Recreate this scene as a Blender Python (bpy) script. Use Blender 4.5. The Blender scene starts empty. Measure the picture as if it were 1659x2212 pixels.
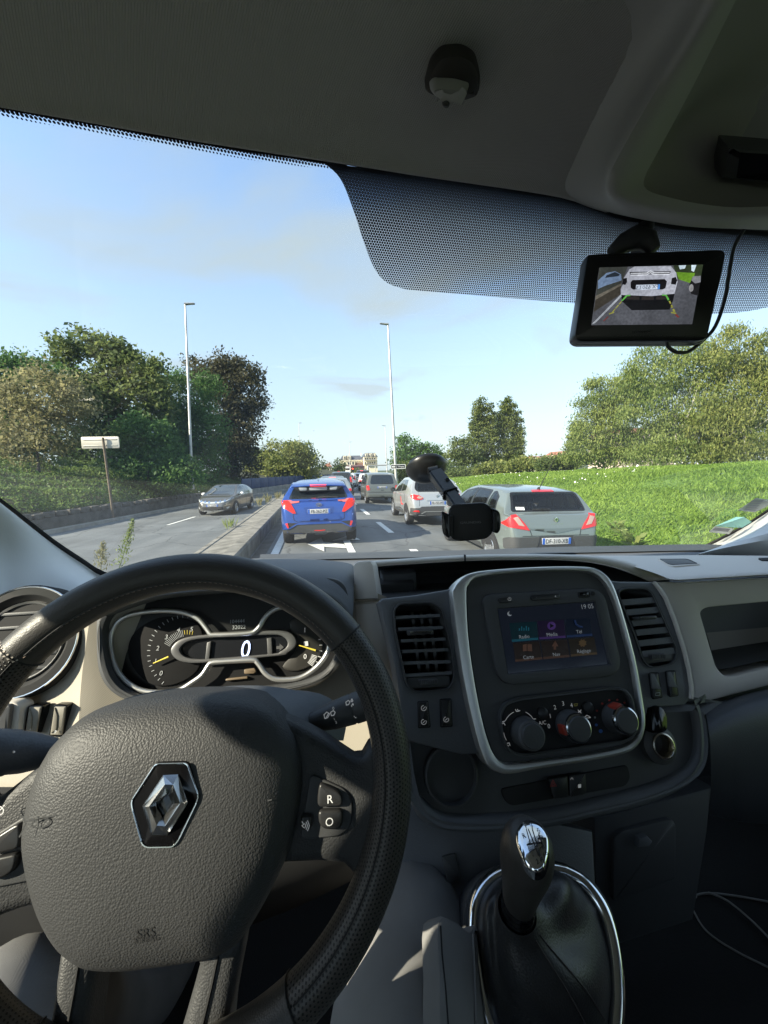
import bpy, bmesh, math, random
import numpy as np
from mathutils import Vector, Matrix
from mathutils.bvhtree import BVHTree
from mathutils.geometry import delaunay_2d_cdt

sc = bpy.context.scene
C = sc.collection
R = math.radians
random.seed(4)
# ------------------------------------------------------------------ camera
FD = 831.1                                   # focal length in the units the van was measured in
HC = 1.75
CAM = Vector((0, 0, HC))
_F = Vector(((713 - 829.5) / FD, -(1018 - 1106) / FD, -1)).normalized()
_r = R(2.2)
_U = Vector((-math.sin(_r), math.cos(_r), 0)); _U = (_U - _F * _U.dot(_F)).normalized()
_X = _F.cross(_U)
MC = Matrix((_X, _F, _U))                    # camera axes -> van axes (x right, y forward, z up)
cd = bpy.data.cameras.new('camera'); cam = bpy.data.objects.new('camera', cd); C.objects.link(cam)
cd.sensor_fit = 'VERTICAL'; cd.sensor_height = 36; cd.lens = FD / 2212 * 36
cd.clip_start = 0.02; cd.clip_end = 3000
cam.matrix_world = Matrix.Translation(CAM) @ MC.to_4x4()
sc.camera = cam
# ------------------------------------------------------------------ light
SUN_EL, SUN_AZ = 30.0, -112.0                # azimuth clockwise from straight ahead
SUN_STR, SKY_STR, EXPO = 3.7, 0.13, 1.68
w = bpy.data.worlds.new('World'); sc.world = w; w.use_nodes = True
nt = w.node_tree; nt.nodes.clear()
N = nt.nodes.new; L = nt.links.new
out = N('ShaderNodeOutputWorld'); bg = N('ShaderNodeBackground'); sky = N('ShaderNodeTexSky')
sky.sky_type = 'NISHITA'; sky.sun_disc = False
sky.sun_elevation = R(SUN_EL); sky.sun_rotation = R(SUN_AZ)
sky.air_density = 1.05; sky.dust_density = 0.4; sky.ozone_density = 2.2
tc = N('ShaderNodeTexCoord'); sep = N('ShaderNodeSeparateXYZ'); L(tc.outputs['Generated'], sep.inputs[0])
mx = N('ShaderNodeMath'); mx.operation = 'MAXIMUM'; mx.inputs[1].default_value = 0.0; L(sep.outputs[2], mx.inputs[0])
ad = N('ShaderNodeMath'); ad.operation = 'ADD'; ad.inputs[1].default_value = 0.22; L(mx.outputs[0], ad.inputs[0])
dv = N('ShaderNodeVectorMath'); dv.operation = 'DIVIDE'
cmb = N('ShaderNodeCombineXYZ')
for k in range(3): L(ad.outputs[0], cmb.inputs[k])
L(tc.outputs['Generated'], dv.inputs[0]); L(cmb.outputs[0], dv.inputs[1])
mp = N('ShaderNodeMapping'); mp.inputs['Scale'].default_value = (1.0, 1.5, 0.0); mp.inputs['Location'].default_value = (3.1, 7.7, 0)
mp.inputs['Rotation'].default_value = (0, 0, R(24)); L(dv.outputs[0], mp.inputs[0])
n1 = N('ShaderNodeTexNoise'); n1.inputs['Scale'].default_value = 1.3; n1.inputs['Detail'].default_value = 6
n1.inputs['Roughness'].default_value = 0.48; n1.inputs['Distortion'].default_value = 0.5; L(mp.outputs[0], n1.inputs['Vector'])
rp = N('ShaderNodeValToRGB'); rp.color_ramp.elements[0].position = 0.33; rp.color_ramp.elements[1].position = 0.68
rp.color_ramp.elements[1].color = (.95, .95, .95, 1)
L(n1.outputs['Fac'], rp.inputs[0])
# a thin veil of cloud everywhere, thickest towards the horizon
hz = N('ShaderNodeMapRange'); hz.inputs['From Min'].default_value = 0.0; hz.inputs['From Max'].default_value = 0.55
hz.inputs['To Min'].default_value = 0.97; hz.inputs['To Max'].default_value = 0.20; L(mx.outputs[0], hz.inputs['Value'])
mxx = N('ShaderNodeMath'); mxx.operation = 'MAXIMUM'; L(rp.outputs[0], mxx.inputs[0]); L(hz.outputs[0], mxx.inputs[1])
# the veil takes the brightness of the air behind it, so it is brightest round the sun
bw = N('ShaderNodeRGBToBW'); L(sky.outputs[0], bw.inputs[0])
cl = N('ShaderNodeMixRGB'); cl.blend_type = 'MULTIPLY'; cl.inputs['Fac'].default_value = 1; cl.inputs['Color2'].default_value = (.12, .13, .135, 1); L(bw.outputs[0], cl.inputs['Color1'])
c2 = N('ShaderNodeMixRGB'); c2.blend_type = 'ADD'; c2.inputs['Fac'].default_value = 1; c2.inputs['Color2'].default_value = (1.30, 1.54, 1.70, 1); L(cl.outputs[0], c2.inputs['Color1'])
mix = N('ShaderNodeMixRGB'); L(c2.outputs[0], mix.inputs['Color2'])
L(mxx.outputs[0], mix.inputs['Fac']); L(sky.outputs[0], mix.inputs['Color1'])
L(mix.outputs[0], bg.inputs['Color']); bg.inputs['Strength'].default_value = SKY_STR; L(bg.outputs[0], out.inputs[0])
sl = bpy.data.lights.new('sun', 'SUN'); sun = bpy.data.objects.new('sun', sl); C.objects.link(sun)
sl.energy = SUN_STR; sl.angle = R(0.5); sl.color = (1.0, 0.89, 0.72)
_az, _el = R(SUN_AZ), R(SUN_EL)
SUNV = Vector((math.sin(_az) * math.cos(_el), math.cos(_az) * math.cos(_el), math.sin(_el)))
sun.rotation_euler = SUNV.to_track_quat('Z', 'Y').to_euler()
sun.location = (-30, -30, 40)
vs = sc.view_settings; vs.view_transform = 'Standard'; vs.look = 'None'; vs.exposure = EXPO; vs.gamma = 1; vs.use_curve_mapping = False
sc.render.engine = 'CYCLES'
cy = sc.cycles; cy.max_bounces = 8; cy.transparent_max_bounces = 24; cy.diffuse_bounces = 4; cy.glossy_bounces = 4
cy.use_denoising = True; cy.sample_clamp_indirect = 6
cy.caustics_reflective = False; cy.caustics_refractive = False

# ------------------------------------------------------------------ measuring helpers
def ray(px, py): return MC @ Vector(((px - 829.5) / FD, -(py - 1106) / FD, -1))
def atY(px, py, Y): d = ray(px, py); return CAM + d * (Y / d.y)
def atZ(px, py, Z): d = ray(px, py); return CAM + d * ((Z - HC) / d.z)
def atD(px, py, D): return CAM + ray(px, py) * D
def glass_y(x, z): return .405 + (2.02 - z) * 1.26 - .15 * ((x - .35) / .9) ** 2
def onglass(px, py, off=0.0):
    d = ray(px, py); t = .5
    for _ in range(60):
        p = CAM + d * t
        t += (glass_y(p.x, p.z) - off - p.y) / (d.y + 1.26 * d.z) * .8
    return CAM + d * t
class Plane:
    def __init__(s, p0, n, u=(1, 0, 0)):
        s.p0 = Vector(p0); s.n = Vector(n).normalized()
        if s.n.dot(CAM - s.p0) < 0: s.n = -s.n
        u = Vector(u); s.u = (u - s.n * u.dot(s.n)).normalized(); s.v = s.n.cross(s.u)
        if s.v.z < 0: s.v = -s.v
    def on(s, px, py, off=0.0):
        d = ray(px, py); p = s.p0 + s.n * off
        return CAM + d * ((p - CAM).dot(s.n) / d.dot(s.n))
    def uv(s, px, py):
        q = s.on(px, py) - s.p0; return (q.dot(s.u), q.dot(s.v))
    def w(s, u, v, off=0.0): return s.p0 + s.u * u + s.v * v + s.n * off
    def uvs(s, pts): return [s.uv(*p) for p in pts]
    def shift(s, off): return Plane(s.p0 + s.n * off, s.n, s.u)

# ------------------------------------------------------------------ materials
MATS = {}
def newmat(name):
    m = bpy.data.materials.new(name); m.use_nodes = True
    return m, m.node_tree, m.node_tree.nodes['Principled BSDF']
def mat(name, col, rough=.5, metal=0.0, bump=None, var=0.0, vscale=4.0, emit=None, estr=0.0, spec=.5, coat=0.0, trans=None, alpha=None, col2=None):
    """bump = (kind, scale, strength, distance)"""
    if name in MATS: return MATS[name]
    m, t, b = newmat(name); n = t.nodes.new; l = t.links.new
    b.inputs['Base Color'].default_value = (*col, 1); b.inputs['Roughness'].default_value = rough
    b.inputs['Metallic'].default_value = metal; b.inputs['Specular IOR Level'].default_value = spec
    b.inputs['Coat Weight'].default_value = coat; b.inputs['Coat Roughness'].default_value = .05
    co = n('ShaderNodeTexCoord')
    if var or col2:
        nz = n('ShaderNodeTexNoise'); nz.inputs['Scale'].default_value = vscale; nz.inputs['Detail'].default_value = 6
        l(co.outputs['Object'], nz.inputs['Vector'])
        rr = n('ShaderNodeValToRGB'); rr.color_ramp.elements[0].position = .3; rr.color_ramp.elements[1].position = .7
        c2 = col2 or tuple(min(1, c * (1 + var)) for c in col)
        c1 = col if col2 else tuple(c * (1 - var) for c in col)
        rr.color_ramp.elements[0].color = (*c1, 1); rr.color_ramp.elements[1].color = (*c2, 1)
        l(nz.outputs['Fac'], rr.inputs[0]); l(rr.outputs[0], b.inputs['Base Color'])
    if bump:
        kind, s, st, dist = bump
        if kind == 'leather':
            x = n('ShaderNodeTexVoronoi'); x.inputs['Scale'].default_value = s; x.feature = 'SMOOTH_F1'
            x.inputs['Smoothness'].default_value = .35; x.inputs['Randomness'].default_value = .9; o = x.outputs['Distance']
        elif kind == 'weave':
            x = n('ShaderNodeTexWave'); x.inputs['Scale'].default_value = s; x.bands_direction = 'DIAGONAL'; o = x.outputs['Fac']
        else:
            x = n('ShaderNodeTexNoise'); x.inputs['Scale'].default_value = s; x.inputs['Detail'].default_value = 4; o = x.outputs['Fac']
        l(co.outputs['Object'], x.inputs['Vector'])
        bp = n('ShaderNodeBump'); bp.inputs['Strength'].default_value = st; bp.inputs['Distance'].default_value = dist
        if kind == 'leather': bp.invert = True
        l(o, bp.inputs['Height']); l(bp.outputs[0], b.inputs['Normal'])
    if emit and name.startswith('picture_'):
        nz = n('ShaderNodeTexNoise'); nz.inputs['Scale'].default_value = 420; nz.inputs['Detail'].default_value = 2; l(co.outputs['Object'], nz.inputs['Vector'])
        n2 = n('ShaderNodeTexNoise'); n2.inputs['Scale'].default_value = 45; l(co.outputs['Object'], n2.inputs['Vector'])
        ml = n('ShaderNodeMath'); ml.operation = 'MULTIPLY'; l(nz.outputs['Fac'], ml.inputs[0]); l(n2.outputs['Fac'], ml.inputs[1]); mr = n('ShaderNodeMapRange'); mr.inputs['From Min'].default_value = .1; mr.inputs['From Max'].default_value = .42
        mr.inputs['To Min'].default_value = .6 * estr; mr.inputs['To Max'].default_value = 1.2 * estr; l(ml.outputs[0], mr.inputs['Value']); b.inputs['Emission Color'].default_value = (*emit, 1); l(mr.outputs[0], b.inputs['Emission Strength'])
    elif emit:
        b.inputs['Emission Color'].default_value = (*emit, 1); b.inputs['Emission Strength'].default_value = estr
    if trans:
        b.inputs['Transmission Weight'].default_value = trans
    if alpha is not None: b.inputs['Alpha'].default_value = alpha
    MATS[name] = m; return m
def hexnodes(t, uvsock, pitch):
    """distance to the nearest point of a hexagonal lattice, in pitches"""
    n = t.nodes.new; l = t.links.new
    def vm(op, a, b=None):
        x = n('ShaderNodeVectorMath'); x.operation = op
        for i, q in ((0, a), (1, b)):
            if q is None: continue
            if isinstance(q, tuple): x.inputs[i].default_value = q
            else: l(q, x.inputs[i])
        return x
    base = vm('MULTIPLY', uvsock, (1 / pitch, 1 / (pitch * 1.732), 0)).outputs[0]
    ds = []
    for sh in ((0, 0, 0), (.5, .5, 0)):
        f = vm('FRACTION', vm('ADD', base, sh).outputs[0]).outputs[0]
        f = vm('MULTIPLY', vm('SUBTRACT', f, (.5, .5, 0)).outputs[0], (1, 1.732, 0)).outputs[0]
        ds.append(vm('LENGTH', f).outputs['Value'])
    mn = n('ShaderNodeMath'); mn.operation = 'MINIMUM'; l(ds[0], mn.inputs[0]); l(ds[1], mn.inputs[1])
    return mn.outputs[0]
def glassmat(name, tint, rough=.02, refl=1.0, dirt=0.0):
    if name in MATS: return MATS[name]
    m = bpy.data.materials.new(name); m.use_nodes = True; t = m.node_tree; t.nodes.clear(); n = t.nodes.new; l = t.links.new
    o = n('ShaderNodeOutputMaterial'); tr = n('ShaderNodeBsdfTransparent'); tr.inputs[0].default_value = (*tint, 1)
    g = n('ShaderNodeBsdfGlossy'); g.inputs['Roughness'].default_value = rough
    fr = n('ShaderNodeFresnel'); fr.inputs[0].default_value = 1.45
    mu = n('ShaderNodeMath'); mu.operation = 'MULTIPLY'; mu.inputs[1].default_value = refl; l(fr.outputs[0], mu.inputs[0])
    mi = n('ShaderNodeMixShader'); l(mu.outputs[0], mi.inputs[0]); l(tr.outputs[0], mi.inputs[1]); l(g.outputs[0], mi.inputs[2])
    last = mi.outputs[0]
    if dirt:
        # a film of dust that scatters the daylight, and a few specks
        df = n('ShaderNodeBsdfTranslucent'); df.inputs[0].default_value = (.75, .78, .78, 1)
        co = n('ShaderNodeTexCoord'); nz = n('ShaderNodeTexNoise'); nz.inputs['Scale'].default_value = 3; nz.inputs['Detail'].default_value = 8
        l(co.outputs['Object'], nz.inputs['Vector'])
        r = n('ShaderNodeMapRange'); r.inputs['From Min'].default_value = .3; r.inputs['From Max'].default_value = .75
        r.inputs['To Min'].default_value = dirt * .35; r.inputs['To Max'].default_value = dirt; l(nz.outputs['Fac'], r.inputs['Value'])
        vo = n('ShaderNodeTexVoronoi'); vo.inputs['Scale'].default_value = 16; l(co.outputs['Object'], vo.inputs['Vector'])
        lt = n('ShaderNodeMath'); lt.operation = 'LESS_THAN'; lt.inputs[1].default_value = .035; l(vo.outputs['Distance'], lt.inputs[0])
        sp = n('ShaderNodeMath'); sp.operation = 'MULTIPLY_ADD'; sp.inputs[1].default_value = .25; l(lt.outputs[0], sp.inputs[0]); l(r.outputs[0], sp.inputs[2])
        m2 = n('ShaderNodeMixShader'); l(sp.outputs[0], m2.inputs[0]); l(last, m2.inputs[1]); l(df.outputs[0], m2.inputs[2]); last = m2.outputs[0]
    l(last, o.inputs[0]); MATS[name] = m; return m
def leafmat(name, c1, c2, scale=.5, transl=.35):
    if name in MATS: return MATS[name]
    m = bpy.data.materials.new(name); m.use_nodes = True; t = m.node_tree; t.nodes.clear(); n = t.nodes.new; l = t.links.new
    o = n('ShaderNodeOutputMaterial')
    co = n('ShaderNodeTexCoord'); nz = n('ShaderNodeTexNoise'); nz.inputs['Scale'].default_value = scale; nz.inputs['Detail'].default_value = 3
    l(co.outputs['Object'], nz.inputs['Vector'])
    ge = n('ShaderNodeNewGeometry'); a = n('ShaderNodeMath'); a.operation = 'MULTIPLY_ADD'
    l(ge.outputs['Random Per Island'], a.inputs[0]); a.inputs[1].default_value = .45
    sb = n('ShaderNodeMath'); sb.operation = 'SUBTRACT'; l(nz.outputs['Fac'], sb.inputs[0]); sb.inputs[1].default_value = .22
    l(sb.outputs[0], a.inputs[2])
    rr = n('ShaderNodeValToRGB'); rr.color_ramp.elements[0].position = .25; rr.color_ramp.elements[1].position = .8
    rr.color_ramp.elements[0].color = (*c1, 1); rr.color_ramp.elements[1].color = (*c2, 1); l(a.outputs[0], rr.inputs[0])
    b = n('ShaderNodeBsdfPrincipled'); b.inputs['Roughness'].default_value = .55; b.inputs['Specular IOR Level'].default_value = .3
    l(rr.outputs[0], b.inputs['Base Color'])
    tr = n('ShaderNodeBsdfTranslucent'); l(rr.outputs[0], tr.inputs[0])
    mi = n('ShaderNodeMixShader'); mi.inputs[0].default_value = transl; l(b.outputs[0], mi.inputs[1]); l(tr.outputs[0], mi.inputs[2])
    l(mi.outputs[0], o.inputs[0]); MATS[name] = m; return m

# ------------------------------------------------------------------ object helpers
def tag(o, label=None, cat=None, group=None, kind=None):
    if label: o['label'] = label
    if cat: o['category'] = cat
    if group: o['group'] = group
    if kind: o['kind'] = kind
    return o
def link(name, me, m=None, parent=None, smooth=None):
    me.validate()
    if m is not None:
        for k in (m if isinstance(m, (list, tuple)) else [m]): me.materials.append(k)
    if smooth is not None:
        me.shade_smooth()
        if smooth < 180: me.set_sharp_from_angle(angle=R(smooth))
    o = bpy.data.objects.new(name, me); C.objects.link(o)
    if parent is not None: o.parent = parent
    return o
def thing(name, label, cat, loc=(0, 0, 0), rz=0.0, group=None):
    o = bpy.data.objects.new(name, None); C.objects.link(o); o.empty_display_size = .2
    o.location = loc; o.rotation_euler = (0, 0, rz)
    return tag(o, label, cat, group)
def meshpy(name, v, f, m=None, parent=None, smooth=None):
    me = bpy.data.meshes.new(name); me.from_pydata([tuple(p) for p in v], [], f); me.update()
    return link(name, me, m, parent, smooth)
def bmobj(name, bm, m=None, parent=None, smooth=30):
    bmesh.ops.recalc_face_normals(bm, faces=bm.faces)
    me = bpy.data.meshes.new(name); bm.to_mesh(me); bm.free(); return link(name, me, m, parent, smooth)
def npmesh(name, v, f, m=None, parent=None, smooth=None):
    v = np.asarray(v, dtype=np.float32); f = np.asarray(f, dtype=np.int32); k = f.shape[1]
    me = bpy.data.meshes.new(name); me.vertices.add(len(v)); me.vertices.foreach_set('co', v.ravel())
    me.loops.add(f.size); me.loops.foreach_set('vertex_index', f.ravel())
    me.polygons.add(len(f)); me.polygons.foreach_set('loop_start', np.arange(0, f.size, k, dtype=np.int32))
    me.update(calc_edges=True)
    if m is not None:
        me.materials.append(m)
    if smooth: me.shade_smooth()
    o = bpy.data.objects.new(name, me); C.objects.link(o)
    if parent is not None: o.parent = parent
    return o
def copy_tree(o, parent=None):
    c = o.copy(); C.objects.link(c)
    if parent is not None: c.parent = parent
    for ch in list(o.children): copy_tree(ch, c)
    return c
# 2D shape tools
def cr(pts, n=4, closed=False):
    """Catmull-Rom through the points (tuples or Vectors)"""
    P = [Vector(p) for p in pts]; out = []; k = len(P)
    rng = range(k) if closed else range(k - 1)
    for i in rng:
        if closed: a, b, c, d = P[i - 1], P[i], P[(i + 1) % k], P[(i + 2) % k]
        else: a, b, c, d = P[max(i - 1, 0)], P[i], P[i + 1], P[min(i + 2, k - 1)]
        for j in range(n):
            t = j / n
            out.append(.5 * ((2 * b) + (c - a) * t + (2 * a - 5 * b + 4 * c - d) * t * t + (3 * b - a - 3 * c + d) * t ** 3))
    if not closed: out.append(P[-1])
    return out
def rpoly(pts, r, n=5):
    """polygon with rounded corners; r one radius or one per corner"""
    P = [Vector(p) for p in pts]; k = len(P); out = []
    rs = r if isinstance(r, (list, tuple)) else [r] * k
    for i in range(k):
        a, b, c = P[i - 1], P[i], P[(i + 1) % k]; q = rs[i]
        d1, d2 = (a - b), (c - b)
        q1 = min(q, d1.length * .48); q2 = min(q, d2.length * .48)
        if q <= 1e-6: out.append(b); continue
        s, e = b + d1.normalized() * q1, b + d2.normalized() * q2
        for j in range(n + 1):
            t = j / n; out.append(s * (1 - t) ** 2 + b * 2 * t * (1 - t) + e * t * t)
    return [tuple(p) for p in out]
def area(p): return .5 * sum(p[i - 1][0] * p[i][1] - p[i][0] * p[i - 1][1] for i in range(len(p)))
def inset(p, d):
    P = [Vector((q[0], q[1])) for q in p]; s = 1 if area(p) > 0 else -1; out = []
    for i in range(len(P)):
        a, b, c = P[i - 1], P[i], P[(i + 1) % len(P)]
        e1 = (b - a); e2 = (c - b)
        if e1.length < 1e-9: e1 = e2
        if e2.length < 1e-9: e2 = e1
        e1 = e1.normalized(); e2 = e2.normalized()
        nn = Vector((-e1.y - e2.y, e1.x + e2.x)) * s
        if nn.length < 1e-6: nn = Vector((-e1.y, e1.x)) * s
        nn.normalize(); k = max(.5, nn.dot(Vector((-e1.y, e1.x)) * s))
        out.append(tuple(b + nn * d / k))
    return out
def slab2(name, pl, poly, o0, o1, m, parent=None, bev=.002, hole=None, smooth=35, seg=2, back=False):
    """prism in plane coordinates between the offsets o0 (back) and o1 (front) with a rounded front edge and, if given, a hole"""
    if area(poly) < 0: poly = poly[::-1]
    rings = [[pl.w(x, y, o0) for x, y in poly]]
    if bev:
        for k in range(seg + 1):
            a = k / seg * math.pi / 2
            rings.append([pl.w(x, y, o1 - bev + bev * math.sin(a)) for x, y in inset(poly, bev * (1 - math.cos(a)))])
        fr = inset(poly, bev)
    else:
        rings.append([pl.w(x, y, o1) for x, y in poly]); fr = poly
    V = []; F = []; n = len(poly)
    for rg in rings: V += rg
    for k in range(len(rings) - 1):
        for i in range(n):
            j = (i + 1) % n; F.append((k * n + i, k * n + j, (k + 1) * n + j, (k + 1) * n + i))
    top = (len(rings) - 1) * n
    if hole is None:
        F.append(tuple(range(top, top + n)))
        if back: F.append(tuple(range(n - 1, -1, -1)))
    else:
        if area(hole) < 0: hole = hole[::-1]
        h0 = len(V); hb = bev
        hr = []
        if hb:
            for k in range(seg + 1):
                a = (1 - k / seg) * math.pi / 2
                hr.append([pl.w(x, y, o1 - hb + hb * math.sin(a)) for x, y in inset(hole, -hb * (1 - math.cos(a)))])
            hf = inset(hole, -hb)
        else:
            hr.append([pl.w(x, y, o1) for x, y in hole]); hf = hole
        hr.append([pl.w(x, y, o0) for x, y in hole])
        h = len(hole)
        for rg in hr: V += rg
        for k in range(len(hr) - 1):
            for i in range(h):
                j = (i + 1) % h; F.append((h0 + k * h + j, h0 + k * h + i, h0 + (k + 1) * h + i, h0 + (k + 1) * h + j))
        pts = [Vector(q[:2]) for q in fr] + [Vector(q[:2]) for q in hf]
        ed = [(i, (i + 1) % n) for i in range(n)] + [(n + i, n + (i + 1) % h) for i in range(h)]
        res = delaunay_2d_cdt(pts, ed, [], 0, 1e-7)
        cv, ce, cf, ov = res[0], res[1], res[2], res[3]
        idx = []
        for o in ov:
            idx.append(None if not o else (top + o[0] if o[0] < n else h0 + o[0] - n))
        for f in cf:
            if any(idx[i] is None for i in f): continue
            c = sum((cv[i] for i in f), Vector((0, 0))) / len(f)
            if inside(c, hf) or not inside(c, fr): continue
            F.append(tuple(idx[i] for i in f))
    me = bpy.data.meshes.new(name); me.from_pydata([tuple(p) for p in V], [], F); me.update()
    bm = bmesh.new(); bm.from_mesh(me); bmesh.ops.recalc_face_normals(bm, faces=bm.faces); bm.to_mesh(me); bm.free()
    return link(name, me, m, parent, smooth)
def inside(p, poly):
    x, y = p[0], p[1]; c = False; n = len(poly)
    for i in range(n):
        x1, y1 = poly[i - 1][0], poly[i - 1][1]; x2, y2 = poly[i][0], poly[i][1]
        if (y1 > y) != (y2 > y) and x < (x2 - x1) * (y - y1) / (y2 - y1) + x1: c = not c
    return c
def slab(name, pl, px, o0, o1, m, parent=None, bev=.002, hole=None, **k):
    ref = pl.shift(o1)          # outlines are measured on the front face
    def cv(P): return [((q - pl.p0).dot(pl.u), (q - pl.p0).dot(pl.v)) for q in (ref.on(x, y) for x, y in P)]
    return slab2(name, pl, cv(px), o0, o1, m, parent, bev, None if hole is None else cv(hole), **k)
def loft(name, rows, m, parent=None, su=4, sv=4, thick=0.0, smooth=50, closed=False):
    G = [cr(r, su, closed) if su > 1 else [Vector(p) for p in r] for r in rows]
    if sv > 1:
        cols = [cr([g[i] for g in G], sv) for i in range(len(G[0]))]
        G = [[c[j] for c in cols] for j in range(len(cols[0]))]
    nr, nc = len(G), len(G[0]); V = [p for g in G for p in g]; F = []
    for j in range(nr - 1):
        for i in range(nc if closed else nc - 1):
            k = (i + 1) % nc; F.append((j * nc + i, j * nc + k, (j + 1) * nc + k, (j + 1) * nc + i))
    o = meshpy(name, V, F, m, parent, smooth)
    if thick:
        md = o.modifiers.new('thickness', 'SOLIDIFY'); md.thickness = thick; md.offset = 0
    return o
def tube(name, path, r, m, parent=None, n=8, cap=True, smooth=60, flat=None):
    P = [Vector(p) for p in path]; k = len(P); rs = r if isinstance(r, (list, tuple)) else [r] * k
    V = []; F = []; up = None
    for i in range(k):
        t = (P[min(i + 1, k - 1)] - P[max(i - 1, 0)]).normalized()
        if up is None:
            up = Vector((0, 0, 1)) if abs(t.z) < .9 else Vector((0, 1, 0))
        a = t.cross(up); a = a.normalized() if a.length > 1e-6 else Vector((1, 0, 0)); b = a.cross(t).normalized(); up = b
        for j in range(n):
            q = 2 * math.pi * j / n
            V.append(P[i] + (a * math.cos(q) + b * math.sin(q)) * rs[i])
    for i in range(k - 1):
        for j in range(n):
            jj = (j + 1) % n; F.append((i * n + j, i * n + jj, (i + 1) * n + jj, (i + 1) * n + j))
    if cap: F += [tuple(range(n - 1, -1, -1)), tuple(range((k - 1) * n, k * n))]
    return meshpy(name, V, F, m, parent, smooth)
def ctube(name, path, r, m, parent=None, n=8):
    """closed loop tube"""
    P = [Vector(p) for p in path]; k = len(P); V = []; F = []
    cen = sum(P, Vector()) / k
    for i in range(k):
        t = (P[(i + 1) % k] - P[i - 1]).normalized(); a = (P[i] - cen); a = (a - t * a.dot(t)).normalized(); b = t.cross(a)
        for j in range(n):
            q = 2 * math.pi * j / n; V.append(P[i] + (a * math.cos(q) + b * math.sin(q)) * r)
    for i in range(k):
        for j in range(n):
            jj = (j + 1) % n; ii = (i + 1) % k; F.append((i * n + j, i * n + jj, ii * n + jj, ii * n + j))
    return meshpy(name, V, F, m, parent, 60)
def disc2(c, r, n=24, ry=None): return [(c[0] + r * math.cos(2 * math.pi * i / n), c[1] + (ry or r) * math.sin(2 * math.pi * i / n)) for i in range(n)]
def lathe(name, pl, prof, m, parent=None, n=28, c=(0, 0), smooth=40, cap=True):
    """prof: list of (radius, offset) around the plane's normal"""
    V = []; F = []
    for (r, o) in prof:
        for i in range(n):
            a = 2 * math.pi * i / n; V.append(pl.w(c[0] + r * math.cos(a), c[1] + r * math.sin(a), o))
    for k in range(len(prof) - 1):
        for i in range(n):
            j = (i + 1) % n; F.append((k * n + i, k * n + j, (k + 1) * n + j, (k + 1) * n + i))
    if cap: F.append(tuple(range((len(prof) - 1) * n, len(prof) * n)))
    return meshpy(name, V, F, m, parent, smooth)
def strokes(name, pl, lines, wd, m, parent=None, off=.0006):
    """flat printed line work: each line a list of (u,v) metres"""
    V = []; F = []
    for ln in lines:
        for a, b in zip(ln[:-1], ln[1:]):
            d = Vector((b[0] - a[0], b[1] - a[1]))
            if d.length < 1e-9: continue
            d.normalize(); nn = Vector((-d.y, d.x)) * wd / 2; k = len(V); e = d * wd * .3
            A = Vector(a[:2]) - e; B = Vector(b[:2]) + e
            for q in (A + nn, A - nn, B - nn, B + nn): V.append(pl.w(q.x, q.y, off))
            F.append((k, k + 1, k + 2, k + 3))
    return meshpy(name, V, F, m, parent)
_txt = {}
def textmesh(s, ex=0.0):
    cu = bpy.data.curves.new('lettering', 'FONT'); cu.body = s; cu.align_x = 'CENTER'; cu.align_y = 'CENTER'; cu.extrude = ex; cu.resolution_u = 3
    o = bpy.data.objects.new('tmp', cu); C.objects.link(o)
    bpy.context.view_layer.update()
    me = bpy.data.meshes.new_from_object(o.evaluated_get(bpy.context.evaluated_depsgraph_get()))
    bpy.data.objects.remove(o); bpy.data.curves.remove(cu); return me
def text3(s, origin, u, v, h, m, parent=None, sx=1.0, name='lettering', ex=0.0, mirror=False, skew=0.0):
    me = textmesh(s, ex); n = u.cross(v); k = h / .70
    co = np.empty(len(me.vertices) * 3, np.float32); me.vertices.foreach_get('co', co); co = co.reshape(-1, 3)
    yc = (co[:, 1].max() + co[:, 1].min()) / 2 if len(co) else 0
    x = (co[:, 0] + skew * (co[:, 1] - yc)) * k * sx * (-1 if mirror else 1); y = (co[:, 1] - yc) * k; z = co[:, 2] * k
    W = np.outer(x, u) + np.outer(y, v) + np.outer(z, n) + np.array(origin)
    me.vertices.foreach_set('co', W.astype(np.float32).ravel()); me.update(); me.materials.clear()
    return link(name, me, m, parent)
def ptext(s, pl, px, py, hpx, m, parent=None, off=.0008, **k):
    q = pl.on(px, py, off); dpt = -(MC.transposed() @ (q - CAM)).z
    return text3(s, q, pl.u, pl.v, hpx * dpt / FD, m, parent, **k)
# ================================================================== OUTSIDE: ground, road, banks
def xc(y):
    """centre line of the van's own lane"""
    b = .1 - .04 * (y - 10)
    if y > 20:
        q = min(y, 58); b += .0052 * (q - 20) ** 2
        if y > 58: b += .0104 * 38 * (y - 58)
    return b
def roadz(off): return -.025 * max(0, off - .6)
def groundz(x, y):
    o = x - xc(y); return roadz(min(o, 5.0))
asphalt, t_, b_ = newmat('asphalt'); MATS['asphalt'] = asphalt
_n = t_.nodes.new; _l = t_.links.new
_co = _n('ShaderNodeTexCoord'); _a = _n('ShaderNodeTexNoise'); _a.inputs['Scale'].default_value = 90; _a.inputs['Detail'].default_value = 5
_m = _n('ShaderNodeMapping'); _m.inputs['Scale'].default_value = (1.2, .10, 1); _b = _n('ShaderNodeTexNoise'); _b.inputs['Scale'].default_value = 1.6; _b.inputs['Detail'].default_value = 6
_l(_co.outputs['Object'], _a.inputs['Vector']); _l(_co.outputs['Object'], _m.inputs[0]); _l(_m.outputs[0], _b.inputs['Vector'])
_r1 = _n('ShaderNodeValToRGB'); _r1.color_ramp.elements[0].position = .3; _r1.color_ramp.elements[1].position = .72
_r1.color_ramp.elements[0].color = (.125, .137, .142, 1); _r1.color_ramp.elements[1].color = (.185, .197, .20, 1); _l(_b.outputs['Fac'], _r1.inputs[0])
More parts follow.
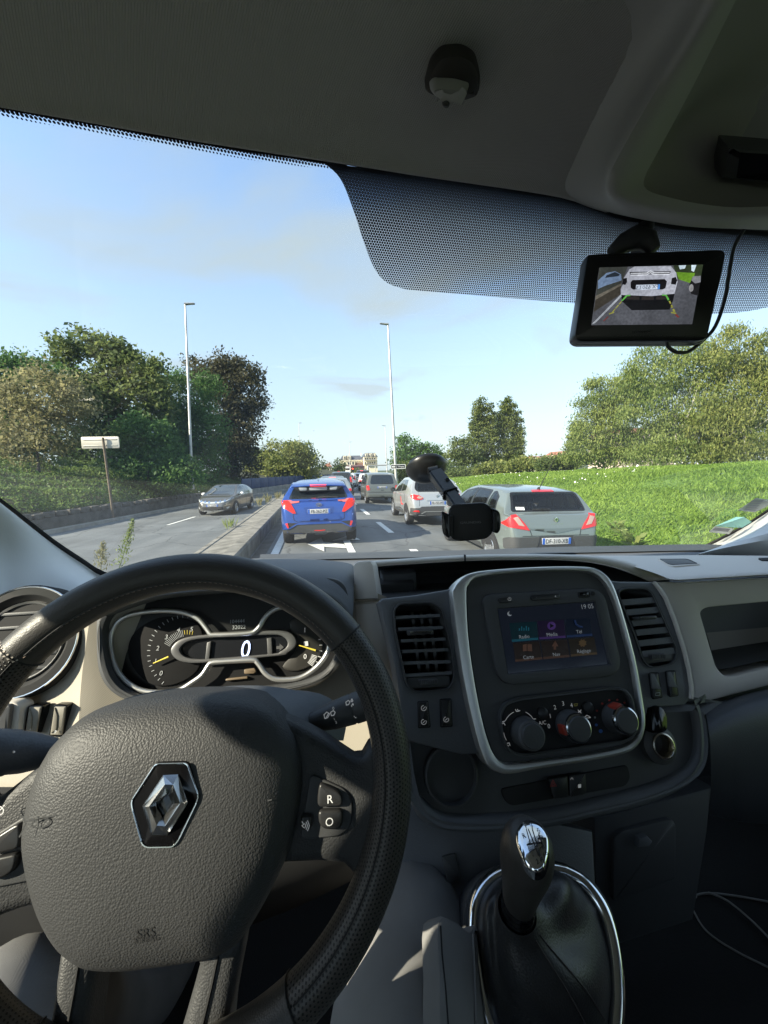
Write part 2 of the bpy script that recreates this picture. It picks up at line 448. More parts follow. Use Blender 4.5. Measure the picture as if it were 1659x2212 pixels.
_x = _n('ShaderNodeMixRGB'); _x.blend_type = 'MULTIPLY'; _x.inputs[0].default_value = .55
_r2 = _n('ShaderNodeValToRGB'); _r2.color_ramp.elements[0].position = .3; _r2.color_ramp.elements[1].position = .6; _r2.color_ramp.elements[0].color = (.45, .45, .45, 1)
_l(_a.outputs['Fac'], _r2.inputs[0]); _l(_r1.outputs[0], _x.inputs[1]); _l(_r2.outputs[0], _x.inputs[2]); _l(_x.outputs[0], b_.inputs['Base Color'])
b_.inputs['Roughness'].default_value = .75
_v = _n('ShaderNodeTexVoronoi'); _v.feature = 'DISTANCE_TO_EDGE'; _v.inputs['Scale'].default_value = .55; _wn = _n('ShaderNodeTexNoise'); _wn.inputs['Scale'].default_value = 2.5; _wn.inputs['Detail'].default_value = 6
_wm = _n('ShaderNodeMixRGB'); _wm.inputs[0].default_value = .25; _l(_co.outputs['Object'], _wm.inputs[1]); _l(_co.outputs['Object'], _wn.inputs['Vector']); _l(_wn.outputs['Color'], _wm.inputs[2]); _l(_wm.outputs[0], _v.inputs['Vector'])
_cr = _n('ShaderNodeMapRange'); _cr.inputs['From Max'].default_value = .012; _cr.inputs['To Min'].default_value = .45; _l(_v.outputs['Distance'], _cr.inputs['Value'])
_sn = _n('ShaderNodeTexNoise'); _sn.inputs['Scale'].default_value = .45; _sn.inputs['Detail'].default_value = 5; _l(_co.outputs['Object'], _sn.inputs['Vector'])
_sr = _n('ShaderNodeMapRange'); _sr.inputs['From Min'].default_value = .35; _sr.inputs['From Max'].default_value = .65; _sr.inputs['To Min'].default_value = .72; _sr.inputs['To Max'].default_value = 1.1; _l(_sn.outputs['Fac'], _sr.inputs['Value'])
_mm = _n('ShaderNodeMath'); _mm.operation = 'MULTIPLY'; _l(_cr.outputs[0], _mm.inputs[0]); _l(_sr.outputs[0], _mm.inputs[1])
_fx = _n('ShaderNodeMixRGB'); _fx.blend_type = 'MULTIPLY'; _fx.inputs[0].default_value = 1; _l(_x.outputs[0], _fx.inputs[1]); _l(_mm.outputs[0], _fx.inputs[2]); _l(_fx.outputs[0], b_.inputs['Base Color'])
_bp = _n('ShaderNodeBump'); _bp.inputs['Strength'].default_value = .35; _bp.inputs['Distance'].default_value = .01; _l(_a.outputs['Fac'], _bp.inputs['Height']); _l(_bp.outputs[0], b_.inputs['Normal'])
M_paint = mat('road_paint', (.62, .62, .58), .6, bump=('noise', 60, .3, .004), col2=(.78, .78, .75), vscale=9)
M_conc = mat('concrete', (.20, .19, .165), .85, bump=('noise', 45, .5, .01), col2=(.34, .32, .28), vscale=2.2)
M_concd = mat('dark_concrete', (.045, .043, .04), .85, bump=('noise', 40, .5, .01), col2=(.11, .105, .095), vscale=3)
M_stone = mat('wall_stone', (.05, .047, .042), .9, bump=('noise', 30, .6, .02), col2=(.13, .12, .105), vscale=4)
M_dirt = mat('dirt', (.055, .05, .035), .95, bump=('noise', 20, .6, .03), col2=(.10, .09, .06), vscale=3)
M_soil = mat('bank_soil', (.03, .035, .015), .95, bump=('noise', 12, .6, .05), col2=(.055, .06, .025), vscale=1.5)
M_turf = mat('turf', (.085, .165, .02), .95, bump=('noise', 35, .8, .05), col2=(.15, .25, .035), vscale=.7)
M_field = mat('far_ground', (.05, .07, .03), .95, col2=(.08, .10, .05), vscale=.05)

meshpy('ground', [(-1500, -400, -.75), (1500, -400, -.75), (1500, 2000, -.75), (-1500, 2000, -.75)], [(0, 1, 2, 3)], M_field)['kind'] = 'structure'
ys = [-14 + i * 1.5 for i in range(112)]
def strip(name, offs, zf, m, y0=-14, y1=150, n=110, kind='structure', path=xc):
    V = []; F = []; k = len(offs)
    for i in range(n + 1):
        y = y0 + (y1 - y0) * i / n
        for j, o in enumerate(offs): V.append((path(y) + o, y, zf(o, y) if callable(zf) else zf[j]))
    for i in range(n):
        for j in range(k - 1): F.append((i * k + j, i * k + j + 1, (i + 1) * k + j + 1, (i + 1) * k + j))
    o = meshpy(name, V, F, m, None, 40)
    if kind: o['kind'] = kind
    return o
strip('road', [-1.9, -.5, .6, 2, 3.4, 5.25], lambda o, y: roadz(o), asphalt)
WALL = [(-14.5, -14), (-13, -6), (-12.2, 2), (-11.4, 8), (-10.4, 15.3), (-9.6, 22), (-8.8, 28.2), (-7.4, 36), (-5.6, 44), (-3, 54), (3, 70), (13, 90), (25, 110), (50, 150)]
_wy = np.array([p[1] for p in WALL], float); _wx = np.array([p[0] for p in WALL], float)
def xw(y): return float(np.interp(y, _wy, _wx))
def xw_s(y): return sum(xw(y + d) for d in (-4, -2, 0, 2, 4)) / 5
LZ = -.25
V = []; F = []
for i in range(111):
    y = -14 + 164 * i / 110; a, b = xw_s(y) + .45, xc(y) - 2.72
    if a > b - 1: a = b - 1
    for j in range(5): V.append((a + (b - a) * j / 4, y, LZ))
for i in range(110):
    for j in range(4): F.append((i * 5 + j, i * 5 + j + 1, i * 5 + 6 + j, i * 5 + 5 + j))
meshpy('carriageway', V, F, asphalt)['kind'] = 'structure'
# median: raised concrete strip with a vertical face on the van's side, poured in lengths
V = []
md = thing('median_kerb', 'long raised concrete kerb strip dividing the two carriageways', 'kerb')
y = -10.0; k = 0
while y < 110:
    y1 = y + 2.98; ln = []
    for (yy) in (y, y + 1.0, y + 2.0, y1):
        x = xc(yy); ln.append([Vector((x - 1.90, yy, -.02)), Vector((x - 1.87, yy, .33)), Vector((x - 1.90, yy, .37)), Vector((x - 2.12, yy, .375)),
                               Vector((x - 2.14, yy, .36)), Vector((x - 2.58, yy, .33)), Vector((x - 2.60, yy, .345)), Vector((x - 2.70, yy, .34)), Vector((x - 2.74, yy, .30)), Vector((x - 2.74, yy, LZ - .02))])
    vv = [p for r in ln for p in r]; ff = []
    for i in range(3):
        for j in range(9): ff.append((i * 10 + j, i * 10 + j + 1, i * 10 + 11 + j, i * 10 + 10 + j))
    ff += [tuple(range(10)), tuple(range(39, 29, -1))]
    mi = meshpy('kerb_block', vv, ff, mat('kerb_concrete', (.10, .095, .08), .9, bump=('noise', 40, .6, .012), col2=(.27, .255, .22), vscale=3.2), md, 25); y += 3.0; k += 1
strip('gutter', [-1.86, -1.60], lambda o, y: .006, M_concd)
strip('edge_line', [-1.50, -1.33], lambda o, y: .010, M_paint, y1=110)
strip('road_edge_line', [4.62, 4.78], lambda o, y: roadz(o) + .008, M_paint, y1=110)
dl = bpy.data.objects.new('lane_line', None); C.objects.link(dl); dl['kind'] = 'structure'
yy = 1.2
while yy < 75:
    V = []; F = []
    for i in range(4):
        q = yy + 2.35 * i / 3; x = xc(q) + 1.58
        V += [(x - .085, q, roadz(1.5) + .006), (x + .085, q, roadz(1.67) + .006)]
    for i in range(3): F.append((2 * i, 2 * i + 1, 2 * i + 3, 2 * i + 2))
    meshpy('dash', V, F, M_paint, dl); yy += 4.72
dl2 = bpy.data.objects.new('carriageway_line', None); C.objects.link(dl2); dl2['kind'] = 'structure'
for q in (7.5, 16.4, 25.5, 33, 41):
    V = []; F = []
    for i in range(4):
        y = q + 2.8 * i / 3; x = xw_s(y) + .45 + (xc(y) - 2.72 - xw_s(y) - .45) * .47
        V += [(x - .06, y, LZ + .006), (x + .06, y, LZ + .006)]
    for i in range(3): F.append((2 * i, 2 * i + 1, 2 * i + 3, 2 * i + 2))
    meshpy('dash', V, F, M_paint, dl2)
# painted arrow: straight on or turn left
def gpoly(name, pts, z, parent=None):
    v = [atZ(px, py, z) for px, py in pts]; return meshpy(name, v, [tuple(range(len(v)))], M_paint, parent)
ar = bpy.data.objects.new('road_arrow', None); C.objects.link(ar); ar['kind'] = 'structure'
gpoly('arrow_shaft', [(741, 1168), (755, 1166.5), (774, 1203), (757, 1203)], .012, ar)
gpoly('arrow_head', [(718, 1167.5), (748, 1158), (760, 1157), (778, 1165.5)], .0145, ar)
gpoly('arrow_branch', [(699, 1171), (743, 1175.5), (748, 1184), (700, 1181)], .017, ar)
gpoly('arrow_point', [(664, 1175), (694, 1161), (699, 1171), (700, 1181), (700.5, 1191)], .0195, ar)
# right-hand grass bank
def bank_h(o, y):
    t = min(1, max(0, (o - 5.2) / 13.0)); s = t * t * (3 - 2 * t)
    return -.115 + s * (1.80 - .030 * min(48, max(0, y - 12))) + .04 * math.sin(o * 1.7 + y * .6) * min(1, max(0, (o - 5.6)))
strip('grass_bank', [5.2, 5.6, 6.2, 7, 8, 9, 10, 11, 12, 13.5, 15, 16.5, 18, 21, 26, 34, 50, 90], bank_h, M_turf, y0=-14, y1=150, n=80)
# left bank: kerb, retaining wall with a course of stones, planted slope
def lstrip(name, offs, zs, m, n=100, kind='structure', y0=-14, y1=75): return strip(name, offs, zs, m, y0, y1, n, kind, xw_s)
lstrip('kerb', [.45, .43, .30, .28], [LZ, LZ + .13, LZ + .15, LZ + .10], M_conc)
lstrip('verge', [.30, .1, -.02], [LZ + .12, LZ + .13, LZ + .14], M_dirt)
rw = thing('retaining_wall', 'low dark retaining wall topped with rough stones below the planted bank', 'wall', (xw(14), 14, LZ))
def rwl(v): return Vector(v) - Vector(rw.location)
V = []; F = []
for i in range(61):
    y = -12 + 52 * i / 60; x = xw_s(y)
    V += [rwl((x, y, LZ)), rwl((x - .04, y, LZ + .52)), rwl((x - .40, y, LZ + .54))]
for i in range(60):
    for j in range(2): F.append((i * 3 + j, i * 3 + j + 1, i * 3 + 4 + j, i * 3 + 3 + j))
meshpy('wall_face', V, F, M_concd, rw, 30)
rng = random.Random(7); y = -4.0
smeshes = []
def stone_mesh(l, d, h):
    bm = bmesh.new(); bmesh.ops.create_cube(bm, size=1)
    for v in bm.verts: v.co = Vector((v.co.x * d, v.co.y * l, v.co.z * h)) + Vector((rng.uniform(-.02, .02), rng.uniform(-.02, .02), rng.uniform(-.025, .025)))
    bmesh.ops.bevel(bm, geom=bm.edges[:], offset=.02, segments=1, affect='EDGES')
    me = bpy.data.meshes.new('stone'); bm.to_mesh(me); bm.free(); me.materials.append(M_stone); return me
smeshes = [stone_mesh(rng.uniform(.38, .62), .34, rng.uniform(.17, .25)) for _ in range(9)]
while y < 36:
    me = rng.choice(smeshes); l = me.vertices and max(v.co.y for v in me.vertices) * 2
    o = bpy.data.objects.new('stone', me); C.objects.link(o); o.parent = rw
    o.location = rwl((xw_s(y + l / 2) - .20 + rng.uniform(-.03, .03), y + l / 2, LZ + .63)); o.rotation_euler = (rng.uniform(-.06, .06), rng.uniform(-.05, .05), math.atan2(-(xw_s(y + 1) - xw_s(y)), 1) + rng.uniform(-.05, .05)); y += l + .03
def lbank_h(o, y):
    d = -o; t = min(1, max(0, (d - .3) / 9.0)); return LZ + .66 + 2.35 * (t ** .85) * (1 - .25 * min(1, max(0, (y - 22) / 20)))
lstrip('left_bank', [-.35, -.8, -1.5, -2.5, -4, -5.5, -7, -9, -12, -18, -30, -60], lbank_h, M_soil, y1=80)

# ------------------------------------------------------------------ vegetation
nrng = np.random.default_rng(11)
def leaf_cards(cen, size, asp=.55, up=.35, rng=nrng, sv=.35, dirs=None):
    """diamond leaves: 4 vertices each, two triangles' worth"""
    n = len(cen); a = rng.normal(size=(n, 3)); a /= np.linalg.norm(a, axis=1)[:, None]
    if dirs is not None: a = dirs
    nn = rng.normal(size=(n, 3)); nn[:, 2] = np.abs(nn[:, 2]) + up; b = np.cross(nn, a); b /= np.linalg.norm(b, axis=1)[:, None] + 1e-9
    s = size * (1 + sv * rng.normal(size=(n, 1))).clip(.4, 2)
    a = a * s; b = b * s * asp
    v = np.stack([cen - a * .5, cen + b * .5, cen + a * .5, cen - b * .5], 1).reshape(-1, 3)
    f = np.arange(n * 4).reshape(-1, 4); return v, f
def crown_points(lobes, n, clump=.45, per=26, rng=nrng, hollow=.35, nclump=None):
    """lobes: (centre, (rx,ry,rz)); leaves gathered in clumps spread through each lobe"""
    vol = np.array([l[1][0] * l[1][2] for l in lobes]) ** .9; vol = vol / vol.sum(); pts = []; cl = []
    for (c, r), p in zip(lobes, vol):
        k = max(2, int(n * p / per)); d = rng.normal(size=(k, 3)); d /= np.linalg.norm(d, axis=1)[:, None]
        rad = hollow + (1 - hollow) * rng.random((k, 1)) ** .5
        cc = np.array(c) + d * rad * np.array(r); cl.append(cc)
        q = np.repeat(cc, per, 0); g = rng.normal(size=q.shape) * clump; g[:, 2] *= .62; pts.append(q + g)
    return np.concatenate(pts), np.concatenate(cl)
M_bark = mat('bark', (.06, .05, .04), .9, bump=('noise', 25, .7, .03), col2=(.12, .10, .08), vscale=5)
M_birchbark = mat('pale_bark', (.35, .33, .28), .8, bump=('noise', 25, .4, .02), col2=(.5, .48, .42), vscale=5)
def px_lobes(L_, D):
    out = []; q = random.Random(len(L_) * 7 + int(L_[0][0]))
    for l in list(L_):
        for _ in range(3 if min(l[2], l[3]) > 15 else 0):
            t = q.uniform(-.4, 3.54); k = q.uniform(.26, .42); L_ = L_ + [(l[0] + l[2] * 1.02 * math.cos(t), l[1] - l[3] * 1.05 * math.sin(t), l[2] * k, l[3] * k)]
    for l in L_:
        px, py, rx, ry = l[:4]; dd = l[4] if len(l) > 4 else 0
        d = D + dd; c = atD(px, py, d); s = d / FD
        out.append((tuple(c), (rx * s, rx * s * .9, ry * s)))
    return out
def tree(name, label, lobes, base, n, leaf, m, bark=M_bark, clump=.45, per=26, r0=.18, limbs=9, group=None, asp=.55, cat='tree', hollow=.35, twigs=0, dirs=None, seed=1):
    g = np.random.default_rng(seed); rr = random.Random(seed)
    pts, cl = crown_points(lobes, n, clump, per, g, hollow)
    root = thing(name, label, cat, base, 0, group); B = np.array(base)
    d = None
    if dirs == 'down':
        d = g.normal(size=(len(pts), 3)) * .45; d[:, 2] -= .9; d /= np.linalg.norm(d, axis=1)[:, None]
    v, f = leaf_cards(pts - B, leaf, asp, rng=g, dirs=d); npmesh('foliage', v, f, m, root)
    top = np.mean([np.array(l[0]) for l in lobes], 0) - B
    V = []; F = []
    def limb(path, ra):
        k0 = len(V); nseg = 6; k = len(path)
        for i, p in enumerate(path):
            r_ = ra[i]
            for j in range(nseg): a = 2 * math.pi * j / nseg; V.append((p[0] + r_ * math.cos(a), p[1] + r_ * math.sin(a), p[2] + r_ * .2 * math.sin(a)))
        for i in range(k - 1):
            for j in range(nseg): jj = (j + 1) % nseg; F.append((k0 + i * nseg + j, k0 + i * nseg + jj, k0 + (i + 1) * nseg + jj, k0 + (i + 1) * nseg + j))
    fork = np.array([top[0] * .5, top[1] * .5, max(.5, top[2] * .55)])
    limb([np.array((0, 0, -.4)), fork * .5 + np.array((rr.uniform(-.1, .1), 0, 0)), fork, (fork + top) / 2, top], [r0 * 1.25, r0, r0 * .8, r0 * .5, r0 * .25])
    for i in range(limbs + twigs):
        e = cl[g.integers(len(cl))] - B; s = fork * rr.uniform(.7, 1.0) if i < limbs else (fork + top) / 2 + (e - top) * .2
        mid = (s + e) / 2 + np.array((rr.uniform(-.3, .3), rr.uniform(-.3, .3), rr.uniform(0, .5)))
        q = r0 * (.42 if i < limbs else .16); limb([s, mid, e], [q, q * .6, q * .2])
    meshpy('trunk', V, F, bark, root, 60); return root
LM_beech = leafmat('copper_leaf', (.040, .045, .022), (.12, .11, .055), .6, .4)
LM_green = leafmat('locust_leaf', (.05, .11, .03), (.15, .26, .07), .5, .5)
LM_olive = leafmat('olive_leaf', (.07, .11, .035), (.22, .26, .085), .4, .5)
LM_straw = leafmat('straw_leaf', (.17, .17, .075), (.36, .33, .17), .7, .5)
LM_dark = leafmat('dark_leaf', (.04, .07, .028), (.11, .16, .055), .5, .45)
LM_poplar = leafmat('poplar_leaf', (.08, .12, .03), (.24, .27, .08), .4, .45)
LM_willow = leafmat('willow_leaf', (.11, .165, .04), (.30, .34, .10), .35, .4)
LM_gold = leafmat('gold_leaf', (.11, .15, .035), (.30, .31, .09), .4, .4)
def gl(x, y):                                             # height of the ground on the left bank
    return lbank_h(x - xw_s(y), y) if x < xw_s(y) - .35 else LZ
def basept(px, D, z=None):
    p = atD(px, 1040, D); return (p.x, p.y, gl(p.x, p.y) - .05 if z is None else z)
G_L = 'trees and shrubs on the left bank'
tree('copper_beech', 'tall dense copper-brown tree at the right end of the left bank', px_lobes([(520, 850, 45, 60), (530, 940, 38, 70), (480, 830, 52, 48), (440, 815, 45, 38), (535, 815, 22, 35), (552, 890, 18, 40), (515, 1000, 42, 48), (470, 900, 50, 70), (480, 980, 40, 60)], 38), basept(505, 38), 30000, .26, LM_beech, group=G_L, r0=.3, seed=2, per=30, clump=.42)
tree('locust_tree', 'bright green feathery locust tree behind the tall street lamp', px_lobes([(450, 840, 24, 28), (420, 870, 45, 50), (375, 850, 25, 45), (445, 930, 48, 58), (395, 930, 50, 50), (440, 1000, 45, 42), (380, 1000, 45, 40)], 31), basept(430, 31), 24000, .2, LM_green, group=G_L, seed=3, clump=.38, asp=.45)
tree('tall_ash_tree', 'tallest loose olive tree with gaps showing sky on the left bank', px_lobes([(170, 745, 42, 28), (225, 760, 30, 34), (140, 790, 24, 30), (250, 775, 24, 30), (290, 795, 42, 36), (330, 830, 36, 44), (220, 830, 46, 40), (270, 870, 56, 46), (180, 860, 42, 46), (330, 900, 34, 46), (225, 930, 60, 44)], 27), basept(240, 27), 20000, .27, LM_olive, group=G_L, seed=5, per=18, clump=.33, limbs=16, twigs=14, hollow=.2)
tree('dry_shrub', 'straw-brown half dead shrub left of the sign seen from behind', px_lobes([(75, 850, 75, 48), (140, 870, 48, 48), (40, 910, 48, 60), (110, 930, 60, 55), (70, 970, 50, 40)], 20), basept(85, 20), 11000, .17, LM_straw, group=G_L, seed=6, per=14, clump=.30, cat='shrub', twigs=46, limbs=22, r0=.07)
tree('left_edge_tree', 'dark green tree cut by the left edge of the windscreen view', px_lobes([(10, 810, 55, 40), (-25, 860, 50, 60), (30, 790, 24, 22), (90, 815, 40, 30), (10, 960, 50, 80)], 24), basept(0, 24), 13000, .22, LM_green, group=G_L, seed=8)
tree('sumac_shrub', 'low spreading green shrub right of the sign seen from behind', px_lobes([(300, 950, 42, 42), (345, 960, 40, 34), (265, 990, 32, 30), (315, 1010, 60, 34), (385, 1030, 40, 30)], 22.5), basept(310, 22.5), 14000, .17, LM_green, group=G_L, seed=9, clump=.3, cat='shrub', r0=.07)
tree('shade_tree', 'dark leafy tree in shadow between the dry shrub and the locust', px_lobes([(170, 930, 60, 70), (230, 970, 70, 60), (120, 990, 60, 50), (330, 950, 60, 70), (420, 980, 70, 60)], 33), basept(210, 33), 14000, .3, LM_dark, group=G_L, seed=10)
tree('golden_shrub', 'broad yellow-green bush behind the blue railing', px_lobes([(615, 985, 42, 28), (570, 1015, 36, 30), (645, 1005, 30, 32), (605, 1025, 60, 30), (655, 1035, 25, 25)], 52), basept(610, 52, 0), 13000, .34, LM_gold, group='trees at the end of the road', seed=12, cat='shrub', clump=.5)
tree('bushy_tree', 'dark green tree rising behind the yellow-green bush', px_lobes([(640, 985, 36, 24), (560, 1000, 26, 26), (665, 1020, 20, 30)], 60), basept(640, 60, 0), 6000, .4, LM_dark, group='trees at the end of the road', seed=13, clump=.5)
for i, (px, py, rx, ry, D_, lm, lab) in enumerate([(694, 1015, 14, 20, 110, LM_dark, 'small dark tree left of the red roofed house'), (731, 1013, 13, 22, 110, LM_dark, 'small dark tree right of the red roofed house'),
        (705, 1035, 26, 9, 90, LM_gold, 'low hedge under the red roofed house'), (775, 1026, 18, 13, 100, LM_olive, 'green bush below the cream building'), (748, 1030, 16, 12, 96, LM_gold, 'sunlit bush beside the traffic light')]):
    tree('roadside_tree' if ry > 15 else 'roadside_bush', lab, px_lobes([(px, py, rx, ry), (px + rx * .4, py + ry * .3, rx * .7, ry * .8), (px - rx * .5, py + ry * .35, rx * .6, ry * .7)], D_), basept(px, D_, 0), 2200, .5, lm, group='trees at the end of the road', seed=20 + i, clump=.6, limbs=4, cat='tree' if ry > 15 else 'bush')
# right-hand side
def rbase(px, D):
    p = atD(px, 1010, D)
    return (p.x, p.y, bank_h(p.x - xc(p.y), p.y) - .15)
G_R = 'trees beyond the grass bank'
tree('round_tree', 'rounded mid-green tree behind the street lamp sign', px_lobes([(885, 975, 34, 28), (915, 985, 30, 28), (865, 995, 22, 24), (940, 1000, 24, 24), (900, 1010, 40, 20)], 70), rbase(895, 70), 9000, .42, LM_green, group=G_R, seed=31, clump=.5)
tree('roadside_shrub', 'orange-tinged shrub at the foot of the street lamp sign', px_lobes([(885, 1020, 26, 18), (905, 1030, 22, 14), (872, 1034, 14, 12)], 48), rbase(890, 48), 3500, .26, LM_gold, group=G_R, seed=32, cat='shrub')
tree('slender_tree', 'thin-stemmed green tree left of the poplars', px_lobes([(995, 975, 24, 26), (980, 1005, 30, 26), (1012, 1000, 24, 30)], 62), rbase(992, 62), 6000, .34, LM_olive, group=G_R, seed=33, limbs=14)
tree('poplar_tree', 'broad columnar poplar, left one of the pair on the skyline', px_lobes([(1033, 886, 10, 26), (1028, 915, 13, 34), (1043, 893, 12, 36), (1058, 902, 12, 36), (1066, 925, 12, 40), (1024, 950, 12, 42), (1042, 955, 16, 46), (1062, 965, 15, 44), (1034, 995, 18, 30), (1060, 1000, 20, 26)], 66), rbase(1048, 66), 20000, .30, LM_poplar, group=G_R, seed=34, clump=.26, hollow=.4, per=20)
tree('poplar_tree', 'pointed columnar poplar, right one of the pair on the skyline', px_lobes([(1096, 880, 9, 24), (1087, 900, 12, 34), (1105, 900, 12, 36), (1118, 925, 11, 38), (1080, 930, 10, 40), (1125, 955, 9, 32), (1097, 945, 14, 44), (1117, 965, 12, 36), (1088, 980, 14, 36), (1108, 990, 18, 30)], 66.5), rbase(1100, 66.5), 19000, .30, LM_poplar, group=G_R, seed=35, clump=.26, hollow=.4, per=20)
tree('conifer_tree', 'small dark conical tree at the left edge of the willows', px_lobes([(1244, 925, 9, 18), (1243, 950, 15, 22), (1244, 980, 18, 24)], 52), rbase(1244, 52), 4500, .26, LM_poplar, group=G_R, seed=36, clump=.3)
tree('willow_tree', 'pale drooping willow nearest the poplars', px_lobes([(1262, 985, 34, 24), (1330, 990, 50, 22), (1318, 850, 42, 40), (1280, 890, 34, 34), (1300, 930, 50, 46), (1350, 900, 50, 60), (1370, 850, 40, 45), (1275, 960, 36, 40), (1345, 970, 60, 34)], 40), rbase(1330, 40), 36000, .24, LM_willow, bark=M_birchbark, group=G_R, seed=37, per=22, clump=.36, asp=.34, dirs='down', limbs=9, twigs=16, r0=.13, hollow=.15)
tree('willow_tree', 'tall pale willow with white crooked limbs at the right', px_lobes([(1420, 990, 60, 24), (1490, 985, 60, 28), (1450, 770, 60, 44), (1420, 820, 60, 50), (1500, 800, 56, 60), (1400, 880, 50, 56), (1470, 900, 66, 66), (1530, 890, 60, 80), (1430, 960, 60, 40)], 36), rbase(1460, 36), 46000, .23, LM_willow, bark=M_birchbark, group=G_R, seed=38, per=22, clump=.36, asp=.34, dirs='down', limbs=12, twigs=22, r0=.16, hollow=.15)
tree('willow_tree', 'golden willow cut by the right edge of the windscreen view', px_lobes([(1570, 985, 50, 28), (1640, 980, 60, 30), (1580, 770, 60, 50), (1640, 800, 60, 60), (1600, 870, 66, 66), (1660, 880, 60, 80), (1560, 940, 60, 50), (1640, 960, 70, 50)], 34), rbase(1610, 34), 40000, .23, LM_gold, bark=M_birchbark, group=G_R, seed=39, per=22, clump=.36, asp=.34, dirs='down', limbs=9, twigs=12, hollow=.15, r0=.14)
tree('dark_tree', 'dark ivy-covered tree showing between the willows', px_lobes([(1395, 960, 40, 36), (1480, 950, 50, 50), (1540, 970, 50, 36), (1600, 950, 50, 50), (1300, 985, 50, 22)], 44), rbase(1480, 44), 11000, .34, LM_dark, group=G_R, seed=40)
for i, (px, py, rx, ry, D_, lm) in enumerate([(1010, 1022, 40, 14, 55, LM_olive), (1075, 1010, 46, 14, 52, LM_gold), (1140, 1002, 44, 14, 48, LM_gold), (1205, 1000, 40, 13, 44, LM_olive), (965, 1026, 24, 16, 58, LM_dark)]):
    tree('hedge_bush', ['olive bush at the left end of the hedge behind the phone holder', 'yellow-green bush in the hedge below the poplars', 'sunny bush in the hedge right of the poplars', 'olive bush in the hedge below the red roofs', 'dark bush behind the suction cup'][i],
         px_lobes([(px, py, rx, ry), (px - rx * .5, py + 5, rx * .6, ry * .8), (px + rx * .5, py + 4, rx * .6, ry * .8)], D_), rbase(px, D_), 4200, .3, lm, group='hedge bushes along the grass bank', seed=50 + i, cat='bush', clump=.4, limbs=6, r0=.05)
# undergrowth on the left bank
n = 52000; g = np.random.default_rng(77)
yy = g.uniform(4, 40, n); oo = -.35 - 9.5 * g.random(n) ** 1.25
xx = np.array([xw_s(y) for y in yy]) + oo
hh = np.array([lbank_h(o, y) for o, y in zip(oo, yy)])
clumpn = np.sin(xx * 1.9 + 1.3 * np.sin(yy * .8)) * np.sin(yy * 1.3 + 2 * np.sin(xx * .7))
top = (.30 + .22 * clumpn + .12 * g.random(n)).clip(.08, .8) * np.minimum(1, .35 + np.abs(oo + .35) / 1.2)
zz = hh + top * g.random(n) ** .5
v, f = leaf_cards(np.stack([xx, yy, zz], 1), .13, .5, rng=g, up=.8)
sel = clumpn > .15
LM_under = leafmat('ground_cover_leaf', (.065, .125, .035), (.21, .28, .09), .35, .45)
npmesh('ground_cover', v, f, LM_under)['kind'] = 'stuff'
# grass on the right bank: one blade = one bent triangle pair
n = 210000; yy = 2.5 + 55 * g.random(n) ** 1.7; oo = 5.15 + 14.5 * g.random(n) ** 1.0
xx = np.array([xc(y) for y in yy]) + oo; zz = np.array([bank_h(o, y) for o, y in zip(oo, yy)])
hgt = (.05 + .06 * g.random(n)) * (1 + .45 * np.sin(xx * .9 + np.sin(yy * .7)) * np.sin(yy * 1.1)) * (1 + yy / 60); a = g.uniform(0, 6.283, n); wd = .0045 + .0007 * yy; le = g.normal(size=(n, 2)) * .05 + np.array((.02, 0))
dx, dy = np.cos(a) * wd, np.sin(a) * wd
b0 = np.stack([xx - dx, yy - dy, zz - .02], 1); b1 = np.stack([xx + dx, yy + dy, zz - .02], 1)
t0 = np.stack([xx + le[:, 0] + dx * .3, yy + le[:, 1] + dy * .3, zz + hgt], 1); t1 = np.stack([xx + le[:, 0] * 1.3 - dx * .3, yy + le[:, 1] * 1.3 - dy * .3, zz + hgt * 1.02], 1)
v = np.stack([b0, b1, t0, t1], 1).reshape(-1, 3); f = np.arange(n * 4).reshape(-1, 4)
LM_grass = leafmat('grass_blade', (.105, .195, .024), (.27, .39, .065), .35, .4)
npmesh('grass', v, f, LM_grass)['kind'] = 'stuff'
# broad-leaved weeds at the grass edge and small daisies
M_daisy = mat('daisy_petal', (.75, .75, .70), .6)
n = 260; yy = g.uniform(14, 42, n); oo = 7 + 11 * g.random(n); xx = np.array([xc(y) for y in yy]) + oo; zz = np.array([bank_h(o, y) for o, y in zip(oo, yy)]) + .22
v, f = leaf_cards(np.stack([xx, yy, zz], 1), .07, .9, rng=g, up=2); npmesh('daisies', v, f, M_daisy)['kind'] = 'stuff'
for (px, py, k) in ((1345, 1165, 0), (1330, 1150, 1), (1368, 1178, 2)):
    q = atZ(px, py, .0); nl = 26; aa = g.uniform(0, 6.283, nl)
    cen = np.stack([np.cos(aa) * .16, np.sin(aa) * .16, .10 + .22 * g.random(nl)], 1); dd = np.stack([np.cos(aa), np.sin(aa), .9 * g.random(nl)], 1); dd /= np.linalg.norm(dd, axis=1)[:, None]
    v, f = leaf_cards(cen, .20, .45, rng=g, dirs=dd, up=1.0); o = npmesh('dock_weed', v, f, LM_willow); o.location = (q.x, q.y, bank_h(q.x - xc(q.y), q.y))
    tag(o, ['broad-leaved dock weed right behind the grey hatchback on the grass', 'dock weed half hidden by the corner of the grey hatchback', 'dock weed nearest the dashboard at the grass edge'][k], 'weed', 'broad leaved weeds at the grass edge')
